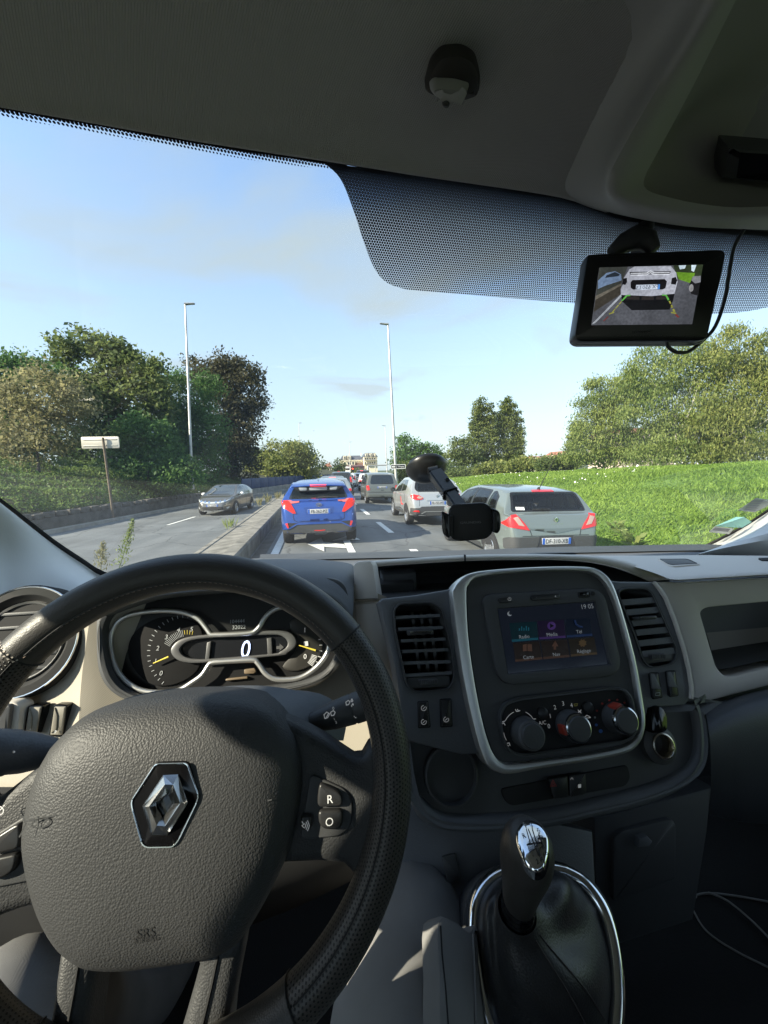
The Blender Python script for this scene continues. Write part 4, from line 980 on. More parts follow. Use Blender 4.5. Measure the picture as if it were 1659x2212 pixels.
    def mirror(s, y, z, m, m2=None):
        for sx in (-1, 1):
            l, n_ = s.hit('x', y, z, -sx)
            bm = bmesh.new(); bmesh.ops.create_uvsphere(bm, u_segments=14, v_segments=9, radius=1)
            for v in bm.verts: v.co = Vector((v.co.x * .105, v.co.y * .075 if v.co.y > 0 else v.co.y * .03, v.co.z * .085))
            o = bmobj('wing_mirror', bm, m, s.root, 60); o.location = (l.x + sx * .13, y, z + .05)
            tube('mirror_arm', [l - Vector((o.location)) , Vector((-sx * .03, .01, -.03))], .022, M_arch, o, 6)
            pl = Plane((0, -.034, 0), (0, -1, 0)); pl.n = Vector((0, -1, 0)); pl.u = Vector((1, 0, 0)); pl.v = Vector((0, 0, 1))
            slab2('mirror_glass', pl, disc2((0, 0), .085, 16, .065), -.004, 0, M_cglass, o, bev=0)
    def cabin(s, ys, zfl=.35, ztop=None, w=.30, headz=1.12):
        for (x, y) in ys:
            bm = bmesh.new(); bmesh.ops.create_cube(bm, size=1)
            for v in bm.verts: v.co = Vector((v.co.x * .48, v.co.y * .14 + (v.co.z) * -.10, v.co.z * .62))
            bmesh.ops.bevel(bm, geom=bm.edges[:], offset=.05, segments=2, affect='EDGES'); o = bmobj('seat', bm, M_seat, s.root); o.location = (x, y, headz - .46)
            bm = bmesh.new(); bmesh.ops.create_cube(bm, size=1)
            for v in bm.verts: v.co = Vector((v.co.x * .27, v.co.y * .10, v.co.z * .19))
            bmesh.ops.bevel(bm, geom=bm.edges[:], offset=.04, segments=2, affect='EDGES'); h = bmobj('headrest', bm, M_seat, o); h.location = (0, -.08, .44)
    def place(s, x, y, z, rz=0.0, roll=0.0):
        s.root.location = (x, y, z); s.root.rotation_euler = (0, roll, rz); return s
def mir(P): return [(-a, b) for a, b in P][::-1]
def sym(P): return P + [(-a, b) for a, b in P[::-1]]
def hatch(name, label, col, W=1.76, H=1.47, L_=4.05, group='cars queuing on the road ahead', lit=True, plate='', rearz=.98, bumper=None, roofm=None, cat='car', tail='side', roofy=.42):
    """plain hatchback for the queue further on"""
    c = Car(name, label, cat, W, [(0, .55), (.03, .70), (.07, rearz - .08), (.12, rearz), (roofy, H - .14), (roofy + .12, H - .05), (1.0, H), (1.9, H - .01), (2.5, H - .08), (3.2, 1.0), (L_ - .35, .88), (L_ - .06, .70), (L_, .5)],
            [(0, .86), (.15, .95), (.6, 1), (2, 1), (3, .98), (L_ - .3, .90), (L_, .72)], [(0, .32), (.6, .24), (3, .2), (L_, .26)], [(0, rearz - .04), (3.2, rearz - .07)], col, group, tumble=.78)
    hw = W / 2
    c.patch('rear_window', [(-hw * .70, rearz + .05), (hw * .70, rearz + .05), (hw * .60, H - .13), (-hw * .60, H - .13)], M_cglass, off=.006, rnd=.06)
    tl = M_tail_on if lit else M_tail
    if tail == 'side': c.patch('tail_lamp', [(hw * .62, rearz - .20), (hw * .93, rearz - .24), (hw * .95, rearz + .02), (hw * .66, rearz - .03)], tl, both=True, off=.012, rnd=.04)
    else: c.patch('tail_lamp', [(hw * .80, rearz - .22), (hw * .95, rearz - .2), (hw * .86, rearz + .22), (hw * .76, rearz + .2)], tl, both=True, off=.012, rnd=.03)
    c.patch('bumper', [(-hw * .93, .33), (hw * .93, .33), (hw * .93, .5), (-hw * .93, .5)], bumper or M_trim, off=.012, rnd=.04)
    c.patch('hatch_seam', [(-hw * .66, .55), (hw * .66, .55), (hw * .66, .565), (-hw * .66, .565)], M_arch, off=.002, skirt=.004)
    if lit: c.patch('brake_light', [(-.2, H - .105), (.2, H - .105), (.2, H - .075), (-.2, H - .075)], M_brake, off=.012)
    c.patch('rear_wiper', [(-.02, rearz + .07), (.36, rearz + .09), (.36, rearz + .105), (-.02, rearz + .095)], M_arch, off=.018, skirt=.006)
    for a, b in ((.75, 1.65), (1.72, 2.55)): c.patch('side_window', [(a, rearz + .0), (b, rearz - .03), (b - (.25 if b > 2 else 0), H - .14), (a + .12, H - .13)], M_cglass, 'x', 1, both=True, off=.005, rnd=.05)
    c.plate(plate, .74 if tail == 'side' else .68); c.mirror(2.5, rearz - .0, col)
    c.wheels(.72, L_ - .82, .31); c.finish(); return c

# ---- the blue crossover straight ahead
B_ = paint('blue_paint', (.022, .078, .33), .4)
c = Car('blue_crossover', 'metallic blue crossover directly ahead with brake lights on and black lower bumper', 'car', 1.795,
        [(0, .50), (.02, .66), (.05, .90), (.10, 1.03), (.16, 1.07), (.50, 1.36), (.56, 1.44), (.85, 1.50), (1.6, 1.55), (2.3, 1.50), (3.1, 1.08), (3.9, .95), (4.28, .74), (4.36, .52)],
        [(0, .84), (.10, .93), (.35, 1.0), (.9, 1), (2.2, .96), (3.4, .99), (4.0, .92), (4.36, .74)], [(0, .33), (.5, .26), (3.4, .2), (4.36, .3)], [(0, 1.02), (.8, 1.06), (3.1, .98)], B_, 'cars queuing on the road ahead', tumble=.70, bulge=.0)
c.patch('rear_window', sym([(.03, 1.11), (.70, 1.12), (.62, 1.30), (.56, 1.40), (.03, 1.40)])[:], M_cglass, off=.006, rnd=.05)
# roof spoiler reaching back over the glass, with its three openings
sp = Plane((0, .26, 1.42), (0, -1, .05)); sp.n = Vector((0, -1, 0)); sp.u = Vector((1, 0, 0)); sp.v = Vector((0, 0, 1))
roof_sp = loft('spoiler', [[(x, .78 - .04 * abs(x), 1.508 - .05 * abs(x) ** 2) for x in (-.62, -.4, -.2, 0, .2, .4, .62)], [(x, .45, 1.475 - .06 * abs(x) ** 2) for x in (-.64, -.4, -.2, 0, .2, .4, .64)], [(x, .20 + .10 * abs(x), 1.425 - .07 * abs(x) ** 2) for x in (-.66, -.42, -.2, 0, .2, .42, .66)]], B_, c.root, thick=.02)
slab2('spoiler_frame', sp, rpoly([(-.62, .0), (-.44, -.13), (.44, -.13), (.62, 0)], .05, 3), -.03, .0, M_arch, c.root, bev=.006)
for a, b in ((-.46, -.27), (-.21, .21), (.27, .46)): slab2('spoiler_glass', sp, rpoly([(a, -.03), (a + .03 if a < -.3 else a, -.105), (b - .03 if b > .3 else b, -.105), (b, -.03)], .02, 2), 0, .004, mat('grey_glass', (.30, .32, .34), .15), c.root, bev=.001)
slab2('brake_light', sp, [(-.19, -.012), (.19, -.012), (.19, .028), (-.19, .028)], -.03, .025, M_brake, c.root, bev=.004)
c.patch('tail_lamp', [(.535, .80), (.60, .80), (.80, .93), (.855, 1.06), (.85, 1.085), (.72, 1.09), (.64, 1.02), (.56, .88)], M_tail_on, both=True, off=.022, grid=.04)
c.patch('lamp_strip', [(.45, 1.04), (.66, 1.02), (.74, 1.10), (.45, 1.085)], mat('lamp_red_clear', (.5, .12, .12), .15, coat=.6), both=True, off=.012, grid=.04)
c.patch('tailgate_lip', sym([(.0, 1.055), (.60, 1.07), (.66, 1.10), (.0, 1.10)]), B_, off=.022, rnd=.01, grid=.05)
c.patch('tailgate_panel', sym([(.0, .615), (.47, .625), (.50, .66), (.44, .73), (.30, .76), (0, .76)]), B_, off=.020, rnd=.02, grid=.05)
c.patch('plate_recess', rpoly(sym([(0, .72), (.27, .72), (.36, .93), (0, .93)]), .04, 3), paint('blue_recess_shade', (.018, .062, .27), .4), off=.008, grid=.05)  # darker body blue stands in for shade in the recess
for sx in (-1, 1):
    c.patch('tailgate_seam', [(sx * .60, .86), (sx * .61, .86), (sx * .585, .64), (sx * .50, .595), (sx * .495, .605), (sx * .573, .648)], M_arch, off=.004, skirt=.003)
c.patch('bumper_seam', sym([(0, .592), (.50, .594), (.50, .602), (0, .60)]), M_arch, off=.004, skirt=.003)
c.patch('lower_bumper', sym([(0, .335), (.30, .335), (.60, .30), (.86, .34), (.85, .42), (.70, .44), (.52, .535), (.0, .535)]), M_trim, off=.022, grid=.05)
c.patch('bumper_edge', sym([(0, .535), (.51, .535), (.70, .442), (.83, .43), (.83, .45), (.71, .47), (.53, .56), (0, .56)]), B_, off=.035, grid=.04)
c.patch('diffuser', sym([(0, .325), (.12, .325), (.20, .355), (.42, .365), (.42, .345), (.22, .335), (.14, .30), (0, .295)]), M_trim, off=.045)
c.patch('fog_reflector', [(.70, .46), (.735, .47), (.775, .575), (.725, .585)], M_tail, both=True, off=.02, grid=.03)
c.patch('bumper_vent', [(.50, .572), (.72, .588), (.70, .46), (.60, .52)], M_arch, both=True, off=.008, grid=.04)
c.patch('rear_fog_lamp', sym([(0, .37), (.13, .385), (.12, .40), (0, .395)]), M_tail, off=.03)
c.patch('rear_wiper', [(-.06, 1.115), (.28, 1.125), (.45, 1.108), (.45, 1.135), (.1, 1.155), (-.02, 1.14)], M_arch, off=.022, skirt=.01)
for a, b in ((1.0, 1.9), (1.97, 2.85)): c.patch('side_window', [(a, 1.12), (b, 1.05), (b - (.3 if b > 2 else .05), 1.42), (a + .2, 1.42)], M_cglass, 'x', 1, both=True, off=.005, rnd=.05)
l, n_ = c.hit('y', 0, .985, 1); pb = Plane((0, l.y - .022, .985), (0, -1, 0)); pb.n = Vector((0, -1, 0)); pb.u = Vector((1, 0, 0)); pb.v = Vector((0, 0, 1))
def ering(name, pl, c0, rx, ry, wd, m, par, o0=0, o1=.008): return slab2(name, pl, disc2(c0, rx, 28, ry), o0, o1, m, par, bev=0, hole=disc2(c0, rx - wd, 28, ry - wd))
em = ering('badge', pb, (0, 0), .068, .046, .010, M_chrome, c.root); ering('badge_ring', pb, (0, .010), .046, .019, .008, M_chrome, em, 0, .007); ering('badge_ring', pb, (0, .002), .021, .040, .008, M_chrome, em, 0, .006)
text3('HYBRID', Vector((.50, l.y - .002, .945)), pb.u, pb.v, .022, M_chrome, c.root); text3('C-HR', Vector((-.50, l.y - .006, .965)), pb.u, pb.v, .026, M_chrome, c.root)
c.plate('FB-262-PZ', .83); c.mirror(3.0, 1.0, M_arch)
bm = bmesh.new(); bmesh.ops.create_cone(bm, segments=4, radius1=.05, radius2=.008, depth=.07)
for v in bm.verts: v.co.x *= .3; v.co.y = v.co.y * 1.6
ant = bmobj('roof_antenna', bm, B_, c.root); ant.location = (0, .95, 1.545)
c.wheels(.73, 3.38, .335, tw=.225, track=.885); c.finish(); c.place(-.29, 9.05, -.005, R(1.2))

# ---- silver crossover in the right lane
S_ = paint('silver_paint', (.50, .51, .50), .55)
c = Car('silver_crossover', 'silver crossover in the right lane with grey lower body and red tail lamp', 'car', 1.778,
        [(0, .52), (.02, .66), (.06, .88), (.12, 1.03), (.20, 1.10), (.50, 1.38), (.60, 1.47), (.95, 1.54), (1.7, 1.565), (2.4, 1.50), (3.15, 1.08), (3.8, .95), (4.05, .76), (4.12, .52)],
        [(0, .82), (.12, .93), (.4, .99), (.9, 1), (2.2, .98), (3.2, .98), (3.8, .9), (4.12, .72)], [(0, .36), (.5, .28), (3.2, .24), (4.12, .3)], [(0, 1.03), (.8, 1.05), (3.15, .98)], S_, 'cars queuing on the road ahead', tumble=.76)
c.patch('glass_surround', [(-.62, 1.10), (.62, 1.10), (.70, 1.20), (.60, 1.44), (-.60, 1.44), (-.70, 1.2)], M_frit, off=.005, rnd=.06, hole=[(-.56, 1.13), (.56, 1.13), (.63, 1.21), (.54, 1.41), (-.54, 1.41), (-.63, 1.21)], cut=False)
c.patch('rear_window', [(-.57, 1.125), (.57, 1.125), (.64, 1.21), (.55, 1.415), (-.55, 1.415), (-.64, 1.21)], M_seeglass, off=.004, rnd=.05, cut=True)
c.patch('tail_lamp', [(.46, .90), (.52, .86), (.70, .85), (.82, .90), (.84, .99), (.76, 1.02), (.60, .99), (.48, .93)], M_tail, both=True, off=.020, grid=.04, rnd=.02)
c.patch('clear_lamp', [(.48, .905), (.60, .885), (.68, .92), (.62, .965), (.52, .94)], M_amber, both=True, off=.028, grid=.04, rnd=.02)
c.patch('lower_bumper', sym([(0, .37), (.60, .35), (.84, .42), (.84, .60), (.60, .60), (.52, .645), (0, .655)]), M_trim, off=.022, grid=.06)
c.patch('skid_plate', sym([(0, .50), (.42, .50), (.56, .42), (.52, .415), (.40, .475), (0, .475)]), mat('satin_plastic', (.20, .21, .21), .4), off=.034, grid=.05)
c.patch('fog_lamp', [(.60, .475), (.78, .49), (.74, .53), (.62, .53)], M_tail, both=True, off=.034, grid=.04)
c.patch('plate_garnish', sym([(0, .83), (.36, .83), (.37, .87), (0, .885)]), S_, off=.030, grid=.05)
c.patch('tailgate_seam', [(.585, .66), (.595, .66), (.60, 1.08), (.59, 1.08)], M_arch, both=True, off=.004, skirt=.003)
for nm, P in (('side_window', [(.98, 1.12), (1.70, 1.06), (1.70, 1.46), (1.25, 1.46), (.95, 1.22)]), ('side_window', [(1.78, 1.055), (2.85, 1.0), (2.40, 1.42), (1.78, 1.46)])): c.patch(nm, P, M_cglass, 'x', 1, both=True, off=.005, rnd=.04)
c.patch('sill_cladding', [(1.15, .28), (2.9, .28), (2.9, .40), (1.9, .50), (1.2, .46)], M_trim, 'x', 1, both=True, off=.008)
c.patch('sill_strip', [(1.3, .43), (2.85, .36), (2.85, .385), (1.3, .455)], M_chrome, 'x', 1, both=True, off=.014, skirt=.004)
for y in (1.55, 2.45): c.patch('door_handle', [(y, .93), (y + .20, .93), (y + .20, .965), (y, .965)], S_, 'x', 1, both=True, off=.03, rnd=.01)
for y in (.98, 1.74, 2.80): c.patch('door_seam', [(y, .42), (y + .012, .42), (y + .012, 1.03), (y, 1.03)], M_arch, 'x', 1, both=True, off=.003, skirt=.003)
M_sticker = mat('red_sticker', (.55, .05, .05), .5)
c.patch('red_sticker', [(1.15, .62), (1.55, .60), (1.75, .86), (1.68, .87), (1.48, .66), (1.15, .66)], M_sticker, 'x', 1, off=.004, skirt=.003)
c.cabin([(-.36, 1.5), (.36, 1.5), (-.36, 2.3), (.36, 2.3)], headz=1.22)
def diamond(pl, c0, w_, h_, m, par, o1=.01, nm='badge'):
    a = [(c0[0], c0[1] + h_ / 2), (c0[0] + w_ / 2, c0[1]), (c0[0], c0[1] - h_ / 2), (c0[0] - w_ / 2, c0[1])]; return slab2(nm, pl, a, 0, o1, m, par, bev=.002, hole=[(c0[0] + (x - c0[0]) * .42, c0[1] + (y - c0[1]) * .42) for x, y in a])
l, n_ = c.hit('y', 0, .95, 1); pb = Plane((0, l.y - .006, .95), (0, -1, 0)); pb.n = Vector((0, -1, 0)); pb.u = Vector((1, 0, 0)); pb.v = Vector((0, 0, 1))
diamond(pb, (0, .02), .085, .115, M_chrome, c.root); text3('CAPTUR', Vector((0, l.y - .042, .857)), pb.u, pb.v, .026, M_chrome, c.root, sx=1.9)
c.plate('FE-755-MT', .755); c.mirror(2.75, 1.02, M_arch)
c.wheels(.70, 3.30, .335, tw=.215, track=.885); c.finish(); c.place(3.32, 11.75, -.08, R(.5), R(1.2))

# ---- grey-green hatchback, nearest on the right
G_ = paint('green_grey_paint', (.21, .245, .232), .5)
c = Car('grey_hatchback', 'grey-green hatchback nearest on the right with angular red tail lamps', 'car', 1.777,
        [(0, .54), (.015, .66), (.05, .80), (.10, .97), (.17, 1.01), (.26, 1.04), (.36, 1.20), (.47, 1.345), (.56, 1.39), (.95, 1.435), (1.7, 1.455), (2.4, 1.40), (3.25, .99), (3.9, .86), (4.14, .68), (4.21, .48)],
        [(0, .80), (.10, .90), (.35, .97), (.9, 1), (2.2, 1), (3.2, .99), (3.9, .9), (4.21, .72)], [(0, .31), (.5, .24), (3.2, .2), (4.21, .28)], [(0, .96), (.8, .97), (3.2, .92)], G_, 'cars queuing on the road ahead', tumble=.74)
c.patch('glass_surround', [(-.70, 1.035), (.70, 1.035), (.625, 1.36), (-.625, 1.36)], M_frit, off=.004, rnd=.05, hole=[(-.655, 1.055), (.655, 1.055), (.585, 1.34), (-.585, 1.34)])
c.patch('rear_window', [(-.66, 1.05), (.66, 1.05), (.59, 1.345), (-.59, 1.345)], M_seeglass, off=.003, rnd=.04, cut=True)
c.patch('tail_lamp', [(.47, .74), (.80, .80), (.845, .84), (.845, .86), (.77, .99), (.67, 1.0), (.55, .86)], M_tail, both=True, off=.014, grid=.04)
c.patch('clear_lamp', [(.56, .81), (.66, .83), (.74, .95), (.66, .965), (.60, .87)], M_amber, both=True, off=.021, grid=.04)
c.patch('tailgate_crease', sym([(0, .685), (.45, .755), (.46, .775), (0, .765)]), mat('crease_shade_paint', (.15, .18, .17), .3, .5, coat=.8), off=.010, grid=.05)  # darker copy of the body paint stands in for shade at the crease
c.patch('tailgate_seam', sym([(0, .645), (.60, .645), (.60, .655), (0, .655)]), M_arch, off=.004, skirt=.003)
c.patch('tailgate_seam', [(.46, .75), (.47, .75), (.44, .65), (.43, .65)], M_arch, both=True, off=.005, skirt=.003)
c.patch('bumper_trim', [(.40, .42), (.83, .42), (.845, .60), (.80, .635), (.30, .635), (.36, .44)], M_trim, both=True, off=.016, grid=.06, rnd=.03)
c.patch('plate_panel', sym([(0, .42), (.37, .42), (.31, .64), (0, .64)]), mat('plate_dark', (.03, .03, .032), .6), off=.006, grid=.06)
c.patch('brake_light', [(-.20, 1.362), (.22, 1.362), (.20, 1.39), (-.18, 1.39)], M_tail, off=.012, rnd=.01)
c.patch('rear_wiper', [(-.02, 1.05), (.02, 1.05), (.03, 1.07), (-.30, 1.075), (-.30, 1.062)], M_arch, off=.02, skirt=.008)
for P in ([(.62, 1.02), (.98, .99), (.98, 1.33), (.86, 1.345), (.70, 1.25)], [(1.04, .99), (1.78, .965), (1.78, 1.375), (1.12, 1.355)], [(1.86, .965), (2.85, .95), (2.42, 1.29), (1.86, 1.375)]):
    c.patch('side_window', P, M_seeglass, 'x', 1, both=True, off=.003, rnd=.03, cut=True)
    x0 = sum(p[0] for p in P) / len(P); z0 = sum(p[1] for p in P) / len(P); Q = [(p[0] + (.03 if p[0] > x0 else -.03), p[1] + (.025 if p[1] > z0 else -.025)) for p in P]
    c.patch('window_frame', Q, M_frit, 'x', 1, both=True, off=.005, rnd=.03, hole=[(p[0] + (-.012 if p[0] > x0 else .012), p[1] + (-.012 if p[1] > z0 else .012)) for p in P])
for y in (1.55, 2.45): c.patch('door_handle', [(y, .86), (y + .2, .855), (y + .2, .885), (y, .89)], G_, 'x', 1, both=True, off=.03, rnd=.01)
for y in (1.01, 1.81, 2.75): c.patch('door_seam', [(y, .32), (y + .01, .32), (y + .01, .95), (y, .95)], M_arch, 'x', 1, both=True, off=.003, skirt=.003)
c.patch('side_strip', [(1.15, .50), (2.8, .48), (2.8, .53), (1.15, .55)], G_, 'x', 1, both=True, off=.02, rnd=.01)
c.patch('sill', [(1.15, .26), (2.85, .26), (2.85, .36), (1.15, .36)], M_trim, 'x', 1, both=True, off=.01)
l, n_ = c.hit('y', .02, .90, 1); pb = Plane((.02, l.y - .006, .91), (0, -1, 0)); pb.n = Vector((0, -1, 0)); pb.u = Vector((1, 0, 0)); pb.v = Vector((0, 0, 1))
diamond(pb, (0, 0), .085, .11, M_chrome, c.root); text3('MEGANE', Vector((.04, l.y - .016, .83)), pb.u, pb.v, .026, M_chrome, c.root, sx=1.5)
c.patch('window_sticker', [(-.60, 1.065), (-.44, 1.06), (-.44, 1.11), (-.60, 1.115)], M_white, off=.006, skirt=0)
tube('roof_antenna', [Vector((0, .62, 1.40)), Vector((0, .58, 1.45)), Vector((.10, .30, 1.98))], [.012, .007, .003], M_arch, c.root, 6)
lathe('antenna_base', Plane((0, .63, 1.395), (0, 0, 1)), [(.035, 0), (.022, .03), (.01, .05)], M_arch, c.root, 12)
c.cabin([(-.36, 1.25), (.36, 1.25), (-.36, 2.1), (.36, 2.1)], headz=1.16)
c.plate('DF-310-XB', .56); c.mirror(2.72, .95, M_arch)
c.wheels(.72, 3.35, .315, tw=.205, track=.885, spokes=10); c.finish(); c.place(3.73, 5.95, -.07, R(0), R(1.2)); MEG = c
hat = lathe('top_hat', Plane((3.56, 6.35, .94), (0, 0, 1)), [(.13, 0), (.13, .012), (.075, .02), (.072, .10), (.08, .17), (0, .172)], M_arch, None, 20)
tag(hat, 'black top hat lying on the rear shelf of the grey-green hatchback', 'hat')

# ---- grey people carrier
MP = paint('warm_grey_paint', (.15, .16, .145), .45)
c = Car('people_carrier', 'old grey people carrier in the right lane between the lamp post and the white hatchback', 'car', 1.72,
        [(0, .50), (.02, .65), (.05, .95), (.10, 1.04), (.30, 1.48), (.40, 1.58), (.9, 1.66), (1.8, 1.68), (2.6, 1.58), (3.5, 1.08), (4.0, .95), (4.25, .75), (4.3, .5)],
        [(0, .90), (.12, .96), (.5, 1), (2.5, 1), (3.6, .96), (4.3, .75)], [(0, .36), (.5, .26), (3.4, .22), (4.3, .3)], [(0, 1.0), (3.5, .98)], MP, 'cars queuing on the road ahead', tumble=.84)
c.patch('rear_window', [(-.64, 1.06), (.64, 1.06), (.62, 1.25), (.54, 1.54), (-.54, 1.54), (-.62, 1.25)], M_cglass, off=.006, rnd=.10)
c.patch('tail_lamp', [(.66, .74), (.82, .74), (.83, .98), (.72, 1.0)], M_tail, both=True, off=.014, grid=.05, rnd=.03)
c.patch('plate_recess', [(-.42, .80), (.42, .80), (.42, .98), (-.42, .98)], MP, off=.012, rnd=.03); c.patch('bumper', sym([(0, .40), (.83, .40), (.83, .62), (0, .62)]), MP, off=.03, rnd=.05)
c.patch('bumper_strip', sym([(0, .60), (.8, .60), (.8, .63), (0, .63)]), M_trim, off=.036); c.patch('tailgate_seam', sym([(0, .65), (.6, .65), (.6, .66), (0, .66)]), M_arch, off=.004, skirt=.003)
c.patch('rear_wiper', [(0, 1.075), (.40, 1.085), (.40, 1.105), (0, 1.10)], M_arch, off=.02, skirt=.008); c.patch('hatch_handle', [(-.08, .72), (.08, .72), (.08, .75), (-.08, .75)], M_arch, off=.01)
for a, b in ((.55, 1.05), (1.12, 1.95), (2.02, 2.9)): c.patch('side_window', [(a, 1.03), (b, 1.02), (b - (.25 if b > 2.5 else 0), 1.50), (a + .1, 1.50)], M_cglass, 'x', 1, both=True, off=.005, rnd=.05)
c.plate('EC-800-VR', .885); c.mirror(2.8, 1.02, M_arch); c.wheels(.72, 3.3, .31, track=.855); c.finish(); c.place(2.72, 20.4, -.06, R(1.0), R(1.2))

# ---- oncoming car on the other carriageway
HN = paint('pewter_paint', (.13, .125, .115), .55)
c = Car('oncoming_car', 'pewter-grey hatchback driving towards us on the other carriageway', 'car', 1.765,
        [(0, .55), (.03, .72), (.10, 1.0), (.22, 1.06), (.55, 1.24), (1.0, 1.40), (1.7, 1.46), (2.2, 1.43), (2.9, 1.12), (3.35, .94), (3.8, .84), (4.10, .70), (4.20, .58), (4.25, .42)],
        [(0, .82), (.2, .93), (.8, 1), (2, 1), (3.2, .98), (3.8, .90), (4.1, .72), (4.25, .50)], [(0, .33), (.6, .24), (3.4, .19), (4.25, .24)], [(0, .95), (1.0, .95), (3.3, .88)], HN, None, tumble=.74)
c.patch('windscreen', sym([(0, .955), (.66, .95), (.70, .98), (.52, 1.37), (0, 1.40)]), mat('windscreen_sky', (.03, .04, .045), .04, spec=1.0, coat=1.0), 'y', -1, off=.006, rnd=.03)
c.patch('lamp_band', sym([(0, .665), (.35, .67), (.62, .73), (.74, .80), (.76, .77), (.60, .66), (.3, .60), (0, .595)]), M_hl, 'y', -1, off=.012, grid=.04)
for k in (-.55, -.35, -.16, .16, .35, .55): c.patch('lamp_lens', disc2((k, .635 + abs(k) * .12), .048, 12), M_chrome, 'y', -1, off=.020, skirt=.01, grid=.03)
c.patch('lower_grille', sym([(0, .28), (.40, .30), (.52, .36), (.46, .44), (0, .455)]), M_arch, 'y', -1, off=.010, grid=.05)
c.patch('chin_strip', sym([(0, .235), (.5, .25), (.5, .275), (0, .262)]), M_chrome, 'y', -1, off=.016)
c.patch('fog_lamp', [(.60, .38), (.72, .44), (.70, .36), (.64, .33)], M_hl, 'y', -1, both=True, off=.014, grid=.04); c.patch('fog_strip', [(.52, .47), (.75, .52), (.75, .535), (.52, .485)], M_chrome, 'y', -1, both=True, off=.014, skirt=.004)
c.patch('wiper', [(-.5, .975), (.55, .965), (.55, .98), (-.5, .99)], M_arch, 'y', -1, off=.018, skirt=.008)
for P in ([(1.0, 1.0), (1.75, .97), (1.75, 1.37), (1.2, 1.34)], [(1.82, .97), (2.85, .93), (2.35, 1.30), (1.82, 1.37)]): c.patch('side_window', P, M_cglass, 'x', 1, both=True, off=.005, rnd=.04)
for y in (1.78, 2.82): c.patch('door_seam', [(y, .32), (y + .012, .32), (y + .012, .93), (y, .93)], M_arch, 'x', 1, both=True, off=.003, skirt=.003)
l, n_ = c.hit('y', 0, 1.2, -1)
c.plate('AC-354-FR', .50, front=True); c.mirror(2.72, .93, M_white); c.wheels(.78, 3.40, .315, track=.875); c.finish()
c.place(-5.25, 23.4, LZ, R(180 - 5))
# driver's arm in the open window of the oncoming car is too small to show; queue further on
far = [('white_hatchback', 'white hatchback in the right lane ahead of the people carrier', paint('white_paint', (.72, .72, .72), .0), 3.25, 33.5, -3, 'side', False, 1.73, 1.56, 4.1),
       ('pale_grey_car', 'pale grey car hidden behind the roof of the blue crossover', paint('pale_grey_paint', (.33, .36, .37), .5), .05, 16.2, 1, 'side', False, 1.78, 1.47, 4.3),
       ('grey_estate_car', 'dark grey car showing one red tail lamp beside the blue crossover', paint('dark_grey_paint', (.08, .085, .09), .5), .12, 23.0, 0, 'side', True, 1.78, 1.46, 4.3),
       ('dark_suv', 'dark tall off-roader in the left lane beyond the dark grey car', paint('charcoal_paint', (.05, .055, .06), .5), .82, 30.5, -4, 'tall', False, 1.84, 1.70, 4.5),
       ('white_compact', 'white compact car with one red lamp in the left lane queue', MATS['white_paint'], 1.75, 40.0, -8, 'tall', True, 1.72, 1.50, 3.9),
       ('white_city_car', 'small white city car almost hidden in the left lane queue', MATS['white_paint'], 2.9, 47.0, -12, 'tall', False, 1.66, 1.48, 3.6),
       ('dark_van', 'dark van with a red light strip at the head of the queue', MATS['charcoal_paint'], 4.3, 54.0, -15, 'tall', True, 1.86, 1.82, 4.6)]
for (nm, lab, m, x, y, rz, tl, lit, W_, H_, LL) in far:
    c = hatch(nm, lab, m, W_, H_, LL, lit=lit, tail=tl, rearz=1.0 if H_ < 1.6 else 1.08); c.place(x, y, roadz(x - xc(y)) , R(rz))
# ================================================================== THE VAN WE SIT IN
D_blk = mat('dark_plastic', (.068, .070, .073), .5, bump=('noise', 900, .25, .0008), spec=.4)
D_soft = mat('soft_dash', (.125, .132, .142), .55, bump=('leather', 520, .35, .0006), spec=.4)
D_blue = mat('blue_black_plastic', (.11, .117, .13), .5, bump=('leather', 480, .35, .0006))
D_hub = mat('hub_vinyl', (.046, .047, .049), .55, bump=('leather', 640, .5, .0008), spec=.45)
D_leather = mat('smooth_leather', (.048, .045, .042), .44, bump=('leather', 850, .35, .0005), spec=.5)
D_cream = mat('cream_trim', (.45, .41, .34), .6, bump=('weave', 240, .30, .0005), spec=.3)
D_beige = mat('beige_trim', (.70, .65, .585), .55, bump=('noise', 800, .2, .0005), spec=.35)
D_pill = mat('pillar_trim_grey', (.70, .71, .70), .6, bump=('noise', 500, .2, .0006))
D_head = mat('headliner_cloth', (.42, .415, .40), .95, bump=('weave', 330, .5, .0008), spec=.1)
D_over = mat('overhead_plastic', (.38, .375, .36), .6, bump=('noise', 600, .2, .0006))
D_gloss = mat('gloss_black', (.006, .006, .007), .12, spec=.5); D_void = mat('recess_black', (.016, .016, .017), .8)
D_silver = mat('satin_silver', (.72, .72, .71), .38, .9); D_chrome = M_chrome; D_lcd = mat('lcd_dark', (.012, .013, .016), .25)
D_wht = mat('white_print', (.70, .70, .70), .6, emit=(.9, .9, .9), estr=.04); D_yel = mat('yellow_needle', (.75, .60, .08), .5, emit=(1, .75, .1), estr=.03)
D_mark = mat('gauge_print', (.40, .42, .44), .6); D_glowblue = mat('speed_digit', (.5, .6, .9), .5, emit=(.55, .66, 1.0), estr=.55); D_redp = mat('red_print', (.42, .04, .03), .5)
D_blup = mat('blue_print', (.04, .13, .40), .5); D_floor = mat('floor_carpet', (.022, .022, .022), .98, bump=('noise', 300, .6, .003))
D_stitch = mat('thread', (.30, .22, .18), .8); D_grey = mat('grey_ring', (.13, .13, .133), .4, .3)
